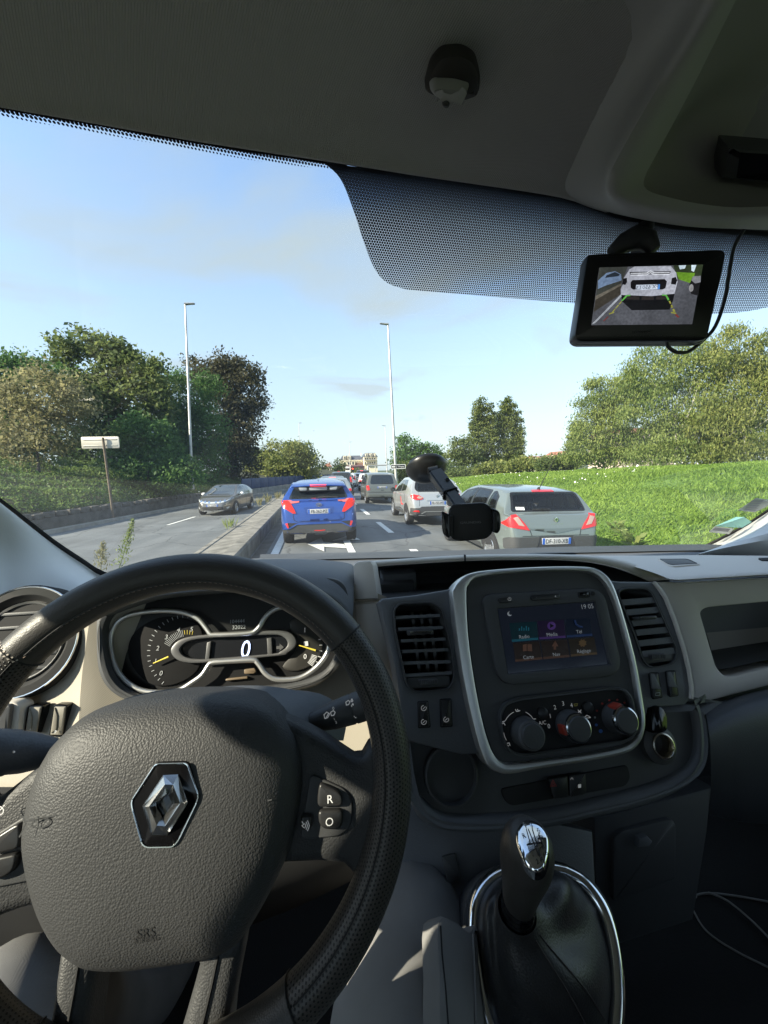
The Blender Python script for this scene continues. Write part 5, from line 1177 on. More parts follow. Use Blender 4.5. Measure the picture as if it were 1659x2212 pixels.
# perforated leather: punched holes on the unwrapped rim
perf, t_, b_ = newmat('perforated_leather'); b_.inputs['Roughness'].default_value = .42; b_.inputs['Specular IOR Level'].default_value = .45
_uv = t_.nodes.new('ShaderNodeUVMap'); _d = hexnodes(t_, _uv.outputs[0], .0034)
_ra = t_.nodes.new('ShaderNodeMapRange'); _ra.inputs['From Min'].default_value = .20; _ra.inputs['From Max'].default_value = .30; t_.links.new(_d, _ra.inputs['Value'])
_mx = t_.nodes.new('ShaderNodeMixRGB'); _mx.inputs[1].default_value = (.003, .003, .003, 1); _mx.inputs[2].default_value = (.060, .055, .050, 1)
t_.links.new(_ra.outputs[0], _mx.inputs[0]); t_.links.new(_mx.outputs[0], b_.inputs['Base Color'])
_bp = t_.nodes.new('ShaderNodeBump'); _bp.inputs['Strength'].default_value = .8; _bp.inputs['Distance'].default_value = .0012; t_.links.new(_ra.outputs[0], _bp.inputs['Height']); t_.links.new(_bp.outputs[0], b_.inputs['Normal'])
# ceramic dots printed on the windscreen; the first UV layer is in metres, the second one says how dense the print is
frit = bpy.data.materials.new('dot_print'); frit.use_nodes = True; t_ = frit.node_tree; t_.nodes.clear()
_o = t_.nodes.new('ShaderNodeOutputMaterial'); _u1 = t_.nodes.new('ShaderNodeUVMap'); _u1.uv_map = 'metres'; _u2 = t_.nodes.new('ShaderNodeUVMap'); _u2.uv_map = 'fade'
_d = hexnodes(t_, _u1.outputs[0], .0027); _s = t_.nodes.new('ShaderNodeSeparateXYZ'); t_.links.new(_u2.outputs[0], _s.inputs[0])
_lt = t_.nodes.new('ShaderNodeMath'); _lt.operation = 'LESS_THAN'; t_.links.new(_d, _lt.inputs[0]); t_.links.new(_s.outputs[0], _lt.inputs[1])
_tr = t_.nodes.new('ShaderNodeBsdfTransparent'); _df = t_.nodes.new('ShaderNodeBsdfPrincipled'); _df.inputs['Base Color'].default_value = (.008, .008, .010, 1); _df.inputs['Roughness'].default_value = .6; _df.inputs['Specular IOR Level'].default_value = .15
_mi = t_.nodes.new('ShaderNodeMixShader'); t_.links.new(_lt.outputs[0], _mi.inputs[0]); t_.links.new(_tr.outputs[0], _mi.inputs[1]); t_.links.new(_df.outputs[0], _mi.inputs[2]); t_.links.new(_mi.outputs[0], _o.inputs[0])

van = thing('van', 'dark and cream cabin of the van we sit in, with steering wheel, dashboard and windscreen', 'van')
PA = Plane((.2317, .5097, 1.547), (0, -.913, .408))       # face of the centre console
PF = Plane((-.2, .565, 1.50), (0, -.913, .408))           # driver's fascia
PB = Plane((-.2, .548, 1.50), (0, -.913, .408))           # instrument cluster
TW = R(21.8)
PW = Plane((-.1335, .3130, 1.4928), (0, -math.cos(TW), math.sin(TW)))   # steering wheel

# ---- windscreen
def gp(x, z, off=0): return Vector((x, glass_y(x, z) - off, z))
ws = loft('windscreen', [[gp(x, z) for x in np.linspace(-.78, 1.34, 14)] for z in np.linspace(1.36, 2.10, 8)], glassmat('windscreen_glass', (.93, .965, .95), .01, .75, .042), van, 2, 2)
def gsheet(name, rows, m, off, fades=None, su=3, sv=3, parent=ws):
    """sheet lying on the inside of the glass; rows of outline points"""
    G = [cr([Vector(p) for p in r], su) for r in rows]; cols = [cr([g[i] for g in G], sv) for i in range(len(G[0]))]; G = [[c_[j] for c_ in cols] for j in range(len(cols[0]))]
    nr, nc = len(G), len(G[0]); V = [onglass(p.x, p.y, off) for g in G for p in g]; F = [(j * nc + i, j * nc + i + 1, (j + 1) * nc + i + 1, (j + 1) * nc + i) for j in range(nr - 1) for i in range(nc - 1)]
    o = meshpy(name, V, F, m, parent, 60)
    if fades:
        a = o.data.uv_layers.new(name='metres'); b = o.data.uv_layers.new(name='fade')
        for lp in o.data.loops:
            p = V[lp.vertex_index]; a.data[lp.index].uv = (p.x, (p.z - 1.3) * 1.61)
            b.data[lp.index].uv = (float(np.interp(lp.vertex_index // nc / (nr - 1), [q / (len(fades) - 1) for q in range(len(fades))], fades)), 0)
    return o
hdr = [(-60, 205), (0, 216), (200, 250), (400, 286), (600, 318), (750, 341), (900, 366), (1050, 388), (1180, 408), (1250, 424), (1330, 455), (1450, 478), (1560, 488), (1720, 500), (2000, 522), (2350, 552)]
gsheet('header_frit', [[(x, y - 16) for x, y in hdr], [(x, y + (20 if x < 720 else 16)) for x, y in hdr]], mat('black_frit', (.006, .006, .008), .4), .0030, sv=1)
gsheet('dotted_edge', [[(x, y + 16) for x, y in hdr if x <= 760], [(x, y + 36 - (max(0, x - 600) * .06)) for x, y in hdr if x <= 760]], frit, .0045, [.62, .18])
edge_l = [(700, 352), (735, 386), (762, 450), (790, 535), (812, 585), (838, 612), (880, 626)]
bot = [(880, 626), (960, 633), (1050, 640), (1150, 648), (1240, 655), (1400, 668), (1530, 680), (1600, 676), (1720, 648)]
top_ = [(700, 350), (790, 362), (900, 378), (1050, 400), (1180, 420), (1250, 436), (1330, 462), (1450, 486), (1720, 506)]
rows = []
for k, (ex, ey) in enumerate(edge_l):
    t = [0, .12, .36, .66, .84, .95, 1.0][k]; r = []
    for i in range(9):
        a, b = top_[i], bot[i]; u = i / 8
        x = ex + (1720 - ex) * u; yt = float(np.interp(x, [p[0] for p in top_], [p[1] for p in top_])); yb = float(np.interp(x, [p[0] for p in bot], [p[1] for p in bot])); yb = max(yb, 626 if x < 880 else yb)
        r.append((x, yt + (yb - yt) * t if i else ey))
    rows.append(r)
gsheet('dotted_shade', rows, frit, .0045, [.575, .53, .485, .45, .425, .405, .39], su=6, sv=5)
pil_l = [(-60, 1040), (0, 1080), (60, 1126), (120, 1172), (180, 1212), (226, 1240), (320, 1270)]
gsheet('pillar_frit', [[(x, y - 5) for x, y in pil_l], [(x - 20, y + 40) for x, y in pil_l]], MATS['black_frit'], .003, sv=1)
pil_r = [(1480, 1196), (1530, 1176), (1600, 1140), (1660, 1102), (1740, 1050)]
gsheet('pillar_frit', [[(x, y - 3) for x, y in pil_r], [(x + 4, y + 40) for x, y in pil_r]], MATS['black_frit'], .003, sv=1)
# ---- pillars
def pg(px, py, off): return onglass(px, py, off)
loft('pillar', [[pg(x, y + 7, .006) for x, y in pil_l], [pg(x, y + 16, .025) for x, y in pil_l],
     [atY(-80, 1180, .62), atY(0, 1190, .66), atY(55, 1212, .68), atY(100, 1232, .70), atY(160, 1250, .72), atY(205, 1262, .74), atY(310, 1280, .76)],
     [atY(-80, 1330, .56), atY(0, 1318, .62), atY(40, 1310, .64), atY(90, 1300, .66), atY(150, 1290, .68), atY(215, 1282, .70), atY(310, 1290, .74)]], D_pill, van, 3, 4)
# A-pillar upwards beside the glass
for sx, x0, m in ((-1, -.62, D_pill), (1, 1.20, D_pill)):
    P = [Vector((x0 + sx * .02, glass_y(x0, z) - .02, z)) for z in (1.45, 1.6, 1.75, 1.9, 2.06)]
    tube('pillar', P, [.055, .05, .045, .045, .05], m, van, 12)
loft('pillar', [[pg(x, y + 4, .006) for x, y in pil_r], [pg(x + 3, y + 13, .03) for x, y in pil_r],
     [atY(1510, 1196, .80), atY(1560, 1180, .77), atY(1630, 1160, .74), atY(1700, 1140, .70), atY(1780, 1110, .66)],
     [atY(1490, 1205, .80), atY(1560, 1203, .78), atY(1640, 1206, .75), atY(1720, 1212, .70), atY(1800, 1230, .64)]], D_pill, van, 3, 4)
# ---- headliner: rolled edge over the glass, sloping front band, ceiling
hl0 = [Vector(atZ(x, y, 2.02)) for x, y in hdr]
def up(v, dy, dz): return Vector((v.x, v.y + dy, v.z + dz))
loft('headliner', [[up(p, .035, .03) for p in hl0], [up(p, .006, -.001) for p in hl0], [up(p, -.006, .002) for p in hl0], [up(p, -.05, .022) for p in hl0], [up(p, -.125, .052) for p in hl0],
     [up(p, -.15, .052) for p in hl0], [Vector((p.x, .10, 2.085)) for p in hl0], [Vector((p.x * 1.05, -.30, 2.09)) for p in hl0], [Vector((p.x * 1.05, -1.0, 2.09)) for p in hl0]], D_head, van, 2, 4, smooth=80)
# lashing hook in the front band
hb = atZ(968, 190, 2.040); PH = Plane(hb, (0, -.35, -.94)); PH.n = Vector((0, -.35, -.94)).normalized(); PH.u = Vector((1, 0, 0)); PH.v = PH.n.cross(PH.u) * -1
hk = slab('roof_hook_recess', PH, rpoly([(932, 215), (918, 205), (932, 150), (955, 122), (1000, 118), (1030, 135), (1040, 175), (1036, 215), (1000, 228)], 14, 4), .0, .012, mat('hook_dark', (.03, .028, .025), .6), van, bev=.006)
slab('hook', PH, rpoly([(928, 206), (940, 188), (985, 190), (1020, 200), (1000, 222), (970, 236), (945, 228)], 10, 4), .008, .022, D_over, hk, bev=.008)
slab('screw', PH, disc2((964, 229), 8, 12), .02, .024, D_blk, hk, bev=.002)
# ---- overhead console bulging down at the right
def oc(px, py, z): return atZ(px, py, z)
loft('overhead_console', [[oc(1230, -40, 2.07), oc(1255, 120, 2.065), oc(1215, 250, 2.055), oc(1190, 345, 2.045), oc(1185, 400, 2.032), oc(1235, 428, 2.020), oc(1330, 462, 2.012), oc(1480, 486, 2.008), oc(1600, 495, 2.006), oc(1760, 500, 2.006)],
     [oc(1480, -60, 2.062), oc(1440, 60, 2.055), oc(1370, 190, 2.040), oc(1310, 310, 2.020), oc(1293, 385, 2.004), oc(1305, 435, 1.992), oc(1360, 466, 1.985), oc(1480, 488, 1.982), oc(1600, 492, 1.982), oc(1760, 486, 1.982)],
     [oc(1560, -60, 2.035), oc(1500, 60, 2.026), oc(1420, 190, 2.010), oc(1340, 330, 1.988), oc(1312, 395, 1.978), oc(1330, 430, 1.972), oc(1390, 452, 1.970), oc(1490, 470, 1.970), oc(1600, 474, 1.970), oc(1760, 466, 1.970)],
     [oc(1620, -60, 2.040), oc(1560, 60, 2.032), oc(1490, 200, 2.016), oc(1420, 330, 1.996), oc(1392, 385, 1.985), oc(1398, 410, 1.979), oc(1440, 425, 1.976), oc(1510, 440, 1.975), oc(1600, 448, 1.975), oc(1760, 440, 1.975)]], D_over, van, 3, 4, smooth=80)
ov = loft('overhead_shelf', [[oc(1608, -60, 2.0395), oc(1552, 60, 2.0315), oc(1482, 200, 2.0155), oc(1412, 332, 1.9955), oc(1384, 387, 1.9845), oc(1390, 413, 1.9785), oc(1436, 429, 1.9755), oc(1508, 444, 1.9745), oc(1600, 452, 1.9745), oc(1780, 444, 1.9745)],
     [oc(1780, -80, 2.07), oc(1700, 60, 2.065), oc(1600, 150, 2.05), oc(1470, 260, 2.03), oc(1450, 340, 2.012), oc(1456, 380, 2.002), oc(1490, 400, 1.998), oc(1560, 410, 1.996), oc(1640, 420, 1.995), oc(1780, 420, 1.995)],
     [oc(1820, -80, 2.08), oc(1760, 60, 2.075), oc(1700, 150, 2.07), oc(1640, 230, 2.06), oc(1600, 300, 2.04), oc(1590, 330, 2.03), oc(1600, 345, 2.026), oc(1640, 360, 2.022), oc(1700, 365, 2.02), oc(1800, 370, 2.02)]], mat('shelf_plastic', (.28, .27, .255), .7), van, 2, 3, smooth=80)
PO = Plane(atZ(1600, 350, 2.015), (-.05, -.50, -.86)); PO.n = Vector((-.05, -.50, -.86)).normalized(); PO.u = (Vector((1, 0, 0)) - PO.n * PO.n.x).normalized(); PO.v = PO.n.cross(PO.u) * -1
tk = slab('toll_tag', PO, rpoly([(1575, 320), (1700, 330), (1700, 402), (1558, 388)], 4, 3), -.01, .012, D_blk, ov, bev=.003)
slab('tag_label', PO, [(1600, 330), (1690, 336), (1690, 394), (1592, 384)], .012, .0128, D_gloss, tk, bev=0)

# ---- shell of the cab (roof, doors with glazed windows, bulkhead, floor); unseen pillar, sills and windows shaped to steer the light
D_panel = mat('door_panel', (.10, .10, .10), .7)
boxm('roof_panel', -.78, 1.36, -1.05, .42, 2.125, 2.15, mat('van_white', (.7, .7, .7), .4), van)
for sx, x0 in ((-1, -.66), (1, 1.24)):
    dr = boxm('door', x0 - .03, x0 + .03, -.95, .98, .62, 1.16, D_panel, van)  # sill set low, out of view, to let more daylight onto the lap
    boxm('door_pillar', x0 - .03, x0 + .03, -.40, -.20 if sx > 0 else .02, 1.16, 2.12, D_head, van)  # left pillar widened out of view to block sun from hub and console
    boxm('door_frame', x0 - .03, x0 + .03, -1.05, .52, 1.91, 2.12, D_head, van)  # window head brought down to keep the sun off the radio
    meshpy('door_window', [(x0, -1.0, 1.16), (x0, .98, 1.16), (x0, .44, 1.91), (x0, -1.0, 1.91)], [(0, 1, 2, 3)], glassmat('side_glass', (.86, .90, .88), .01, .9), dr)
bh = boxm('bulkhead', -.70, 1.28, -1.08, -1.02, .62, 1.34, D_panel, van); boxm('bulkhead_top', -.70, 1.28, -1.08, -1.02, 1.95, 2.12, D_panel, van)
meshpy('added_bulkhead_window', [(-.63, -1.05, 1.34), (1.21, -1.05, 1.34), (1.21, -1.05, 1.95), (-.63, -1.05, 1.95)], [(0, 1, 2, 3)], MATS['side_glass'], bh)  # opening added out of view to brighten the cab from behind
fl = boxm('floor', -.70, 1.28, -1.05, 1.10, .60, .66, D_floor, van)
boxm('firewall', -.70, 1.28, 1.02, 1.08, .62, 1.46, D_void, van)
for nm, x0, x1 in (('driver_seat', -.40, .14), ('passenger_bench', .22, 1.16)):
    s_ = boxm(nm, x0, x1, -.62, -.10, .70, 1.04, M_seat, van, bev=.05); boxm('backrest', x0, x1, -.80, -.62, 1.0, 1.72, M_seat, s_, bev=.05)

# ---- dashboard top
dt = loft('dashboard', [[atZ(px, py, 1.53) for px, py in ((-120, 1255), (100, 1250), (300, 1235), (440, 1214), (560, 1206), (700, 1203), (829, 1200), (1000, 1197), (1200, 1190), (1350, 1187), (1500, 1184), (1600, 1186), (2000, 1208))],
     [Vector((x, .80, 1.530)) for x in (-.62, -.48, -.33, -.20, -.09, .02, .12, .27, .44, .58, .70, .80, 1.22)],
     [Vector((x, .665, 1.505)) for x in (-.62, -.48, -.33, -.20, -.09, .02, .12, .27, .44, .56, .66, .80, 1.22)],
     [Vector((x, .655, 1.48)) for x in (-.62, -.48, -.33, -.20, -.09, .02, .12, .27, .44, .56, .66, .80, 1.22)],
     [Vector((x, .64, 1.10)) for x in (-.62, -.48, -.33, -.20, -.09, .02, .12, .27, .44, .56, .66, .80, 1.22)]], D_soft, van, 3, 4)
loft('windscreen_seal', [[atZ(px, py - 5, 1.53) + Vector((0, .015, 0)) for px, py in ((560, 1205), (700, 1202), (829, 1199), (1000, 1196), (1200, 1189), (1350, 1186), (1500, 1183), (1600, 1185), (1760, 1192))],
     [atZ(px, py + 6, 1.535) for px, py in ((560, 1205), (700, 1202), (829, 1199), (1000, 1196), (1200, 1189), (1350, 1186), (1500, 1183), (1600, 1185), (1760, 1192))]], D_blk, dt, 3, 1)
# passenger side top in pale trim with a speaker grille
ZT = 1.552
pt = loft('dash_top_trim', [[atZ(x, y, ZT) for x, y in ((1230, 1201), (1330, 1200), (1420, 1200), (1520, 1199), (1600, 1200), (2050, 1204))],
     [atZ(x, y, ZT + .002) for x, y in ((1300, 1206), (1370, 1208), (1450, 1212), (1540, 1212), (1620, 1212), (2050, 1209))],
     [atZ(x, y, ZT + .001) for x, y in ((1390, 1230), (1430, 1235), (1500, 1236), (1580, 1233), (1640, 1230), (2050, 1213))],
     [atZ(x, y, ZT - .003) for x, y in ((1447, 1251), (1470, 1252), (1520, 1249), (1580, 1246), (1640, 1242), (2050, 1218))],
     [atZ(x, y + 4, ZT - .012) + Vector((0, .004, 0)) for x, y in ((1447, 1251), (1470, 1252), (1520, 1249), (1580, 1246), (1640, 1242), (2050, 1218))]], D_beige, van, 4, 3)
PT = Plane(atZ(1480, 1215, ZT + .0035), (0, 0, 1))
sg_ = slab('grille_frame', PT, rpoly([(1420, 1206), (1490, 1206), (1513, 1218), (1450, 1223)], [4, 10, 4, 10], 4), -.006, .001, D_beige, pt, bev=.001)
slab('speaker_grille', PT, rpoly([(1427, 1208), (1484, 1207.5), (1503, 1216.5), (1447, 1219)], [3, 8, 3, 8], 4), 0, .0018, mat('grille_grey', (.16, .16, .155), .7), sg_, bev=.0006)
slab('grille_gap', PT, rpoly([(1424, 1207), (1486, 1206.7), (1508, 1217.2), (1447, 1220.6)], [3, 8, 3, 8], 4), 0, .0013, D_void, sg_, bev=0)
slab('defrost_vent', PT, rpoly([(1637, 1205), (1700, 1203), (1700, 1210), (1645, 1209.5)], 3, 3), -.002, .001, D_void, pt, bev=0)
# ---- pale arch over the storage tray
P1 = [(800, 1212), (850, 1208), (1005, 1199), (1120, 1197), (1210, 1197.5), (1290, 1201), (1350, 1211), (1400, 1228), (1447, 1252)]
P2 = [(806, 1225), (852, 1221), (1005, 1212), (1120, 1209.5), (1205, 1210), (1270, 1215), (1320, 1225), (1360, 1238), (1402, 1256)]
YA = .655
def archrow(P, dy, dz=0): return [atY(x, y, YA + dy) + Vector((0, 0, dz)) for x, y in P]
P0 = [(x, y - 1.5) for x, y in P1]
arch = loft('trim_arch', [archrow(P0, .10, -.004), archrow(P1, .03), archrow([(a[0] * .9 + b[0] * .1, a[1] * .9 + b[1] * .1) for a, b in zip(P1, P2)], .004), archrow([(a[0] * .5 + b[0] * .5, a[1] * .5 + b[1] * .5) for a, b in zip(P1, P2)], -.002), archrow([(a[0] * .1 + b[0] * .9, a[1] * .1 + b[1] * .9) for a, b in zip(P1, P2)], 0), archrow(P2, .006), archrow(P2, .09)], D_beige, van, 4, 2)
slab('trim_joint', Plane((0, YA - .004, 1.5), (0, -1, 0)), [(1004, 1199), (1006.4, 1199), (1006.4, 1212.5), (1004, 1212.5)], -.004, .0012, D_void, arch, bev=0)
# tray behind the arch
tray = loft('storage_tray', [archrow(P2, .02), archrow(P2, .10, -.003), [atY(x, y, YA + .11) for x, y in ((818, 1262), (860, 1258), (1005, 1250), (1120, 1248), (1210, 1249), (1270, 1250), (1320, 1252), (1370, 1258), (1400, 1264))],
      [atY(x, y, YA - .06) for x, y in ((814, 1300), (860, 1296), (1005, 1288), (1120, 1286), (1210, 1286), (1270, 1286), (1320, 1286), (1370, 1286), (1410, 1286))]], D_blk, van, 3, 2)
slab('tray_box', Plane((0, .70, 1.5), (0, -1, 0)), [(826, 1243), (899, 1236), (903, 1300), (832, 1300)], -.03, .01, D_blue, tray, bev=.004)
slab('tray_box', Plane((0, .68, 1.5), (0, -1, 0)), [(822, 1262), (896, 1258), (899, 1300), (826, 1300)], -.03, .01, D_blk, tray, bev=.004)
# ---- pale spine between cluster and console
PSP = Plane(atY(790, 1260, .60), (-.25, -.93, .25), (1, 0, 0))
slab('trim_spine', PSP, rpoly([(763, 1220), (772, 1213), (800, 1210.5), (806, 1222), (817, 1296), (766, 1299)], [3, 4, 5, 3, 2, 2], 3), -.05, .0, D_beige, van, bev=.003)
slab('trim_spine', PSP, rpoly([(766, 1302), (817, 1299), (838, 1380), (862, 1520), (790, 1530), (775, 1400)], [2, 2, 6, 6, 6, 6], 3), -.05, -.002, D_beige, van, bev=.003)
# ---- driver's fascia, folded left of the cluster
ff = loft('fascia', [
    [atY(-60, 1335, .60), atY(50, 1312, .585), atY(150, 1300, .572), atY(196, 1322, .560), atY(238, 1320, .566), atY(330, 1300, .592), atY(560, 1262, .62), atY(740, 1250, .61), atY(835, 1290, .59)],
    [atY(-60, 1450, .565), atY(50, 1450, .555), atY(140, 1450, .545), atY(178, 1450, .538), atY(226, 1450, .543), atY(330, 1450, .566), atY(560, 1450, .59), atY(740, 1440, .585), atY(846, 1430, .57)],
    [atY(-60, 1560, .53), atY(50, 1560, .52), atY(132, 1560, .512), atY(170, 1560, .506), atY(216, 1560, .511), atY(330, 1560, .532), atY(560, 1560, .55), atY(740, 1545, .55), atY(864, 1530, .545)],
    [atY(-60, 1700, .485), atY(50, 1700, .48), atY(128, 1700, .475), atY(165, 1700, .47), atY(208, 1700, .480), atY(330, 1700, .505), atY(560, 1700, .51), atY(740, 1690, .51), atY(872, 1680, .505)]], D_cream, van, 1, 4, smooth=25)
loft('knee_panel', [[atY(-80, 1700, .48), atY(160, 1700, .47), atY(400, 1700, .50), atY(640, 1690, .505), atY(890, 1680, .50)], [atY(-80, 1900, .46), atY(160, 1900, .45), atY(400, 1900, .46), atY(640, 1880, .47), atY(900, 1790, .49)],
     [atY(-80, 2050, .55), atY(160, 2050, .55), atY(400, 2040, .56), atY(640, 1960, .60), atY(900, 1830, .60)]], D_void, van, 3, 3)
loft('dash_edge', [[atY(-60, 1310, .60), atY(0, 1302, .60), (atY(70, 1292, .60)), atY(130, 1281, .60), atY(215, 1268, .60), atY(310, 1259, .60)], [atY(-60, 1345, .575), atY(0, 1338, .58), atY(70, 1308, .578), atY(130, 1298, .575), atY(215, 1292, .58), atY(310, 1290, .59)]], D_blue, van, 3, 2)
# round vent at the far left
PV = PF.shift(.027); vc = PV.uv(44, 1384)
rv = lathe('round_vent', PV, [(.0735, -.03), (.0735, -.002), (.071, .002), (.060, .003), (.056, -.001), (.053, -.006), (.0, -.008)], D_void, van, 48, c=vc, cap=False)
lathe('vent_ring', PV, [(.0715, .0015), (.0708, .0035), (.0695, .0028)], D_chrome, rv, 48, c=vc, cap=False); lathe('vent_ring', PV, [(.052, -.006), (.0508, -.002), (.0485, -.005)], D_silver, rv, 48, c=vc, cap=False)
for k in range(-2, 3): slab2('slat', PV, [(vc[0] - .044, vc[1] + k * .018 - .002), (vc[0] + .044, vc[1] + k * .018 - .002), (vc[0] + .044, vc[1] + k * .018 + .002), (vc[0] - .044, vc[1] + k * .018 + .002)], -.012, -.004, D_blk, rv, bev=.001)
# switches on the left fascia
PS = Plane(atY(100, 1555, .508), (-.02, -.95, .28))
for P, g in (([(60, 1525), (92, 1524), (79, 1588), (49, 1590)], '!'), ([(115, 1523.5), (145, 1523), (134, 1592), (104, 1592)], 'P')):
    sw = slab('switch', PS, rpoly(P, 3, 3), -.012, .002, D_gloss, van, bev=.001); ci = [(x * .84 + sum(q[0] for q in P) / 4 * .16, y * .9 + sum(q[1] for q in P) / 4 * .1) for x, y in P]
    slab('rocker', PS, rpoly(ci, 2, 2), .0, .0035, mat('switch_grey', (.26, .24, .20), .45), sw, bev=.0015)
    slab('rocker_ridge', PS, [(ci[0][0] + 1, ci[0][1] + 2), (ci[0][0] + 7, ci[0][1] + 20), (ci[3][0] + 14, ci[3][1] - 12), (ci[3][0] + 2, ci[3][1] - 4)], .003, .005, MATS['switch_grey'], sw, bev=.001)
    ptext(g, PS, (P[2][0] + P[3][0]) / 2 + 1, P[2][1] - 11, 6, D_wht, sw, off=.0056)
st_ = slab('switch_block', PS, rpoly([(-60, 1518), (30, 1516), (44, 1526), (38, 1592), (-60, 1592)], 8, 4), -.01, .012, D_beige, van, bev=.004); slab('dial', PS, rpoly([(-60, 1524), (18, 1523), (22, 1528), (14, 1588), (-60, 1588)], 4, 3), .008, .018, D_grey, st_, bev=.003)
# ---- instrument cluster
oc_ = [(204, 1385), (206, 1330), (222, 1290), (280, 1268), (400, 1254), (560, 1244), (700, 1245), (745, 1262), (756, 1310), (752, 1370), (738, 1431), (712, 1461), (677, 1483), (600, 1500), (560, 1506), (430, 1512), (340, 1521), (285, 1520), (258, 1509), (236, 1495), (219, 1474), (207, 1440)]
cl_out = [(238, 1388), (241, 1366), (255, 1344), (277, 1330), (302, 1323.6), (343, 1319.5), (384, 1321), (411.6, 1327.7), (431, 1338.7), (447, 1358), (455, 1369), (464, 1371), (503, 1370), (542, 1367), (554, 1361), (563, 1350), (571, 1336), (586, 1321), (610, 1311), (652, 1309), (682, 1324), (700, 1353), (708, 1377), (711, 1398), (702, 1419), (685, 1440), (661, 1458), (637, 1466.6), (604, 1468), (586, 1463.6), (571, 1452), (563, 1440), (555, 1430), (547, 1426), (503, 1428), (461, 1431), (451, 1437), (437, 1458), (414, 1475), (384, 1492), (343, 1496), (307, 1492), (280, 1478), (258, 1456), (245, 1429), (240, 1404)]
clu = slab('instrument_cluster', PB, [tuple(q) for q in cr([Vector(p) for p in oc_], 4, True)], -.012, .020, D_blk, van, bev=.006, hole=[tuple(q) for q in cr([Vector(p) for p in [(222, 1390), (226, 1345), (250, 1315), (300, 1296), (400, 1282), (560, 1272), (680, 1278), (722, 1300), (730, 1370), (716, 1430), (680, 1462), (600, 1482), (430, 1498), (330, 1508), (270, 1492), (236, 1455)]], 4, True)])
slab('cluster_back', PB, oc_, -.03, -.010, mat('gauge_black', (.016, .016, .017), .35), clu, bev=0)
_g = [PB.on(q[0], q[1], .004) for q in cr([Vector(p) for p in cl_out], 3, True)]; tube('gauge_rim', _g + _g[:2], .0036, D_silver, clu, 8)
slab('gauge_face', PB, [tuple(q) for q in cr([Vector(p) for p in [(275, 1408), (290, 1365), (340, 1335), (390, 1335), (430, 1352), (440, 1400), (425, 1450), (380, 1478), (330, 1480), (292, 1450)]], 4, True)], -.012, -.006, mat('gauge_matt', (.02, .02, .021), .8, spec=.1), clu, bev=.002)
slab('fuel_face', PB, [tuple(q) for q in cr([Vector(p) for p in [(625, 1345), (660, 1338), (690, 1365), (697, 1398), (680, 1432), (640, 1450), (610, 1440), (640, 1400)]], 4, True)], -.012, -.006, mat('fuel_face_grey', (.035, .033, .03), .5), clu, bev=.002)
pod = [(368, 1408), (374, 1393), (392, 1380), (430, 1372), (520, 1366), (600, 1361.5), (626, 1366), (639, 1381), (637, 1397), (620, 1411), (600, 1417), (450, 1431), (405, 1432), (380, 1424)]
pod = [tuple(q) for q in cr([Vector(p) for p in pod], 3, True)]; podh = [(506 + (x - 506) * .86, 1399 + (y - 1399) * .74) for x, y in pod]
slab('display_bezel', PB, pod, -.008, .004, D_grey, clu, bev=.002, hole=podh); dsp = slab('display', PB, podh, -.010, -.003, D_lcd, clu, bev=0)
slab('display_divider', PB, [(447, 1388), (456, 1385), (451, 1427), (442, 1427)], -.004, .001, D_grey, clu, bev=.001); slab('display_divider', PB, [(576, 1379), (586, 1377), (588, 1414), (578, 1416)], -.004, .001, D_grey, clu, bev=.001)
text3('0', PB.on(531, 1402, -.0015), PB.u, PB.v, .0235, D_glowblue, dsp, sx=.85, skew=.12); ptext('km/h', PB, 530, 1420, 4.5, D_glowblue, dsp, off=-.0015)
for s_, x, y in (('0', 348, 1454), ('1', 336, 1428), ('2', 341, 1400), ('3', 359.5, 1376), ('4', 386, 1360), ('5', 414, 1359)): ptext(s_, PB, x, y, 9.5, D_mark, clu, off=-.005, skew=.15)
for s_, x, y in (('1', 658.5, 1361), ('0', 659, 1418)): ptext(s_, PB, x, y, 10, D_wht, clu, off=-.005)
def tick(a0, a1, n, cx_, cy_, r0, r1, m, nm, wd=.0008, every=1):
    L_ = []
    for i in range(n):
        a = R(a0 + (a1 - a0) * i / (n - 1)); L_.append([PB.uv(cx_ + r0 * math.cos(a), cy_ - r0 * math.sin(a)), PB.uv(cx_ + r1 * math.cos(a), cy_ - r1 * math.sin(a))])
    strokes(nm, PB, L_, wd, m, clu, -.0052)
tick(232, 62, 22, 398, 1412, 78, 84, D_mark, 'tick_marks'); tick(150, 102, 13, 402, 1418, 44, 58, D_mark, 'scale_marks', .0005); tick(97, 78, 4, 402, 1418, 48, 57, D_yel, 'red_zone_marks', .0004)
tick(-38, 45, 9, 622, 1398, 68, 74, D_wht, 'tick_marks'); tick(-38, -18, 8, 622, 1398, 54, 66, D_wht, 'scale_marks', .0008)
for a, b in (((331, 1433), (364, 1419)), ((646, 1394), (682, 1405))): tube('needle', [PB.on(*a, 0), PB.on(*b, .0)], [.0008, .0014], D_yel, clu, 6)
ptext('104444', PB, 512, 1342, 7.5, D_mark, clu, off=-.008); ptext('32022', PB, 516, 1354.5, 8, D_mark, clu, off=-.008)
slab('fuel_symbol', PB, [(656, 1386), (665, 1385), (666, 1395), (657, 1396)], -.006, -.0045, D_wht, clu, bev=0); slab('warning_lamp', PB, rpoly([(527, 1446), (550, 1443), (553, 1451), (549, 1455), (527, 1456)], 3, 3), -.010, -.004, mat('lamp_amber_dim', (.20, .15, .10), .4), clu, bev=.001)
slab('warning_lamp', PB, rpoly([(488, 1466), (534, 1461), (535, 1466), (486, 1471)], 2, 2), -.010, -.004, MATS['lamp_amber_dim'], clu, bev=.001); slab('indicator_arrow', PB, [(597, 1396), (604, 1395), (604, 1390), (613, 1398), (604, 1406), (604, 1402), (597, 1402)], -.004, -.002, D_grey, dsp, bev=0)
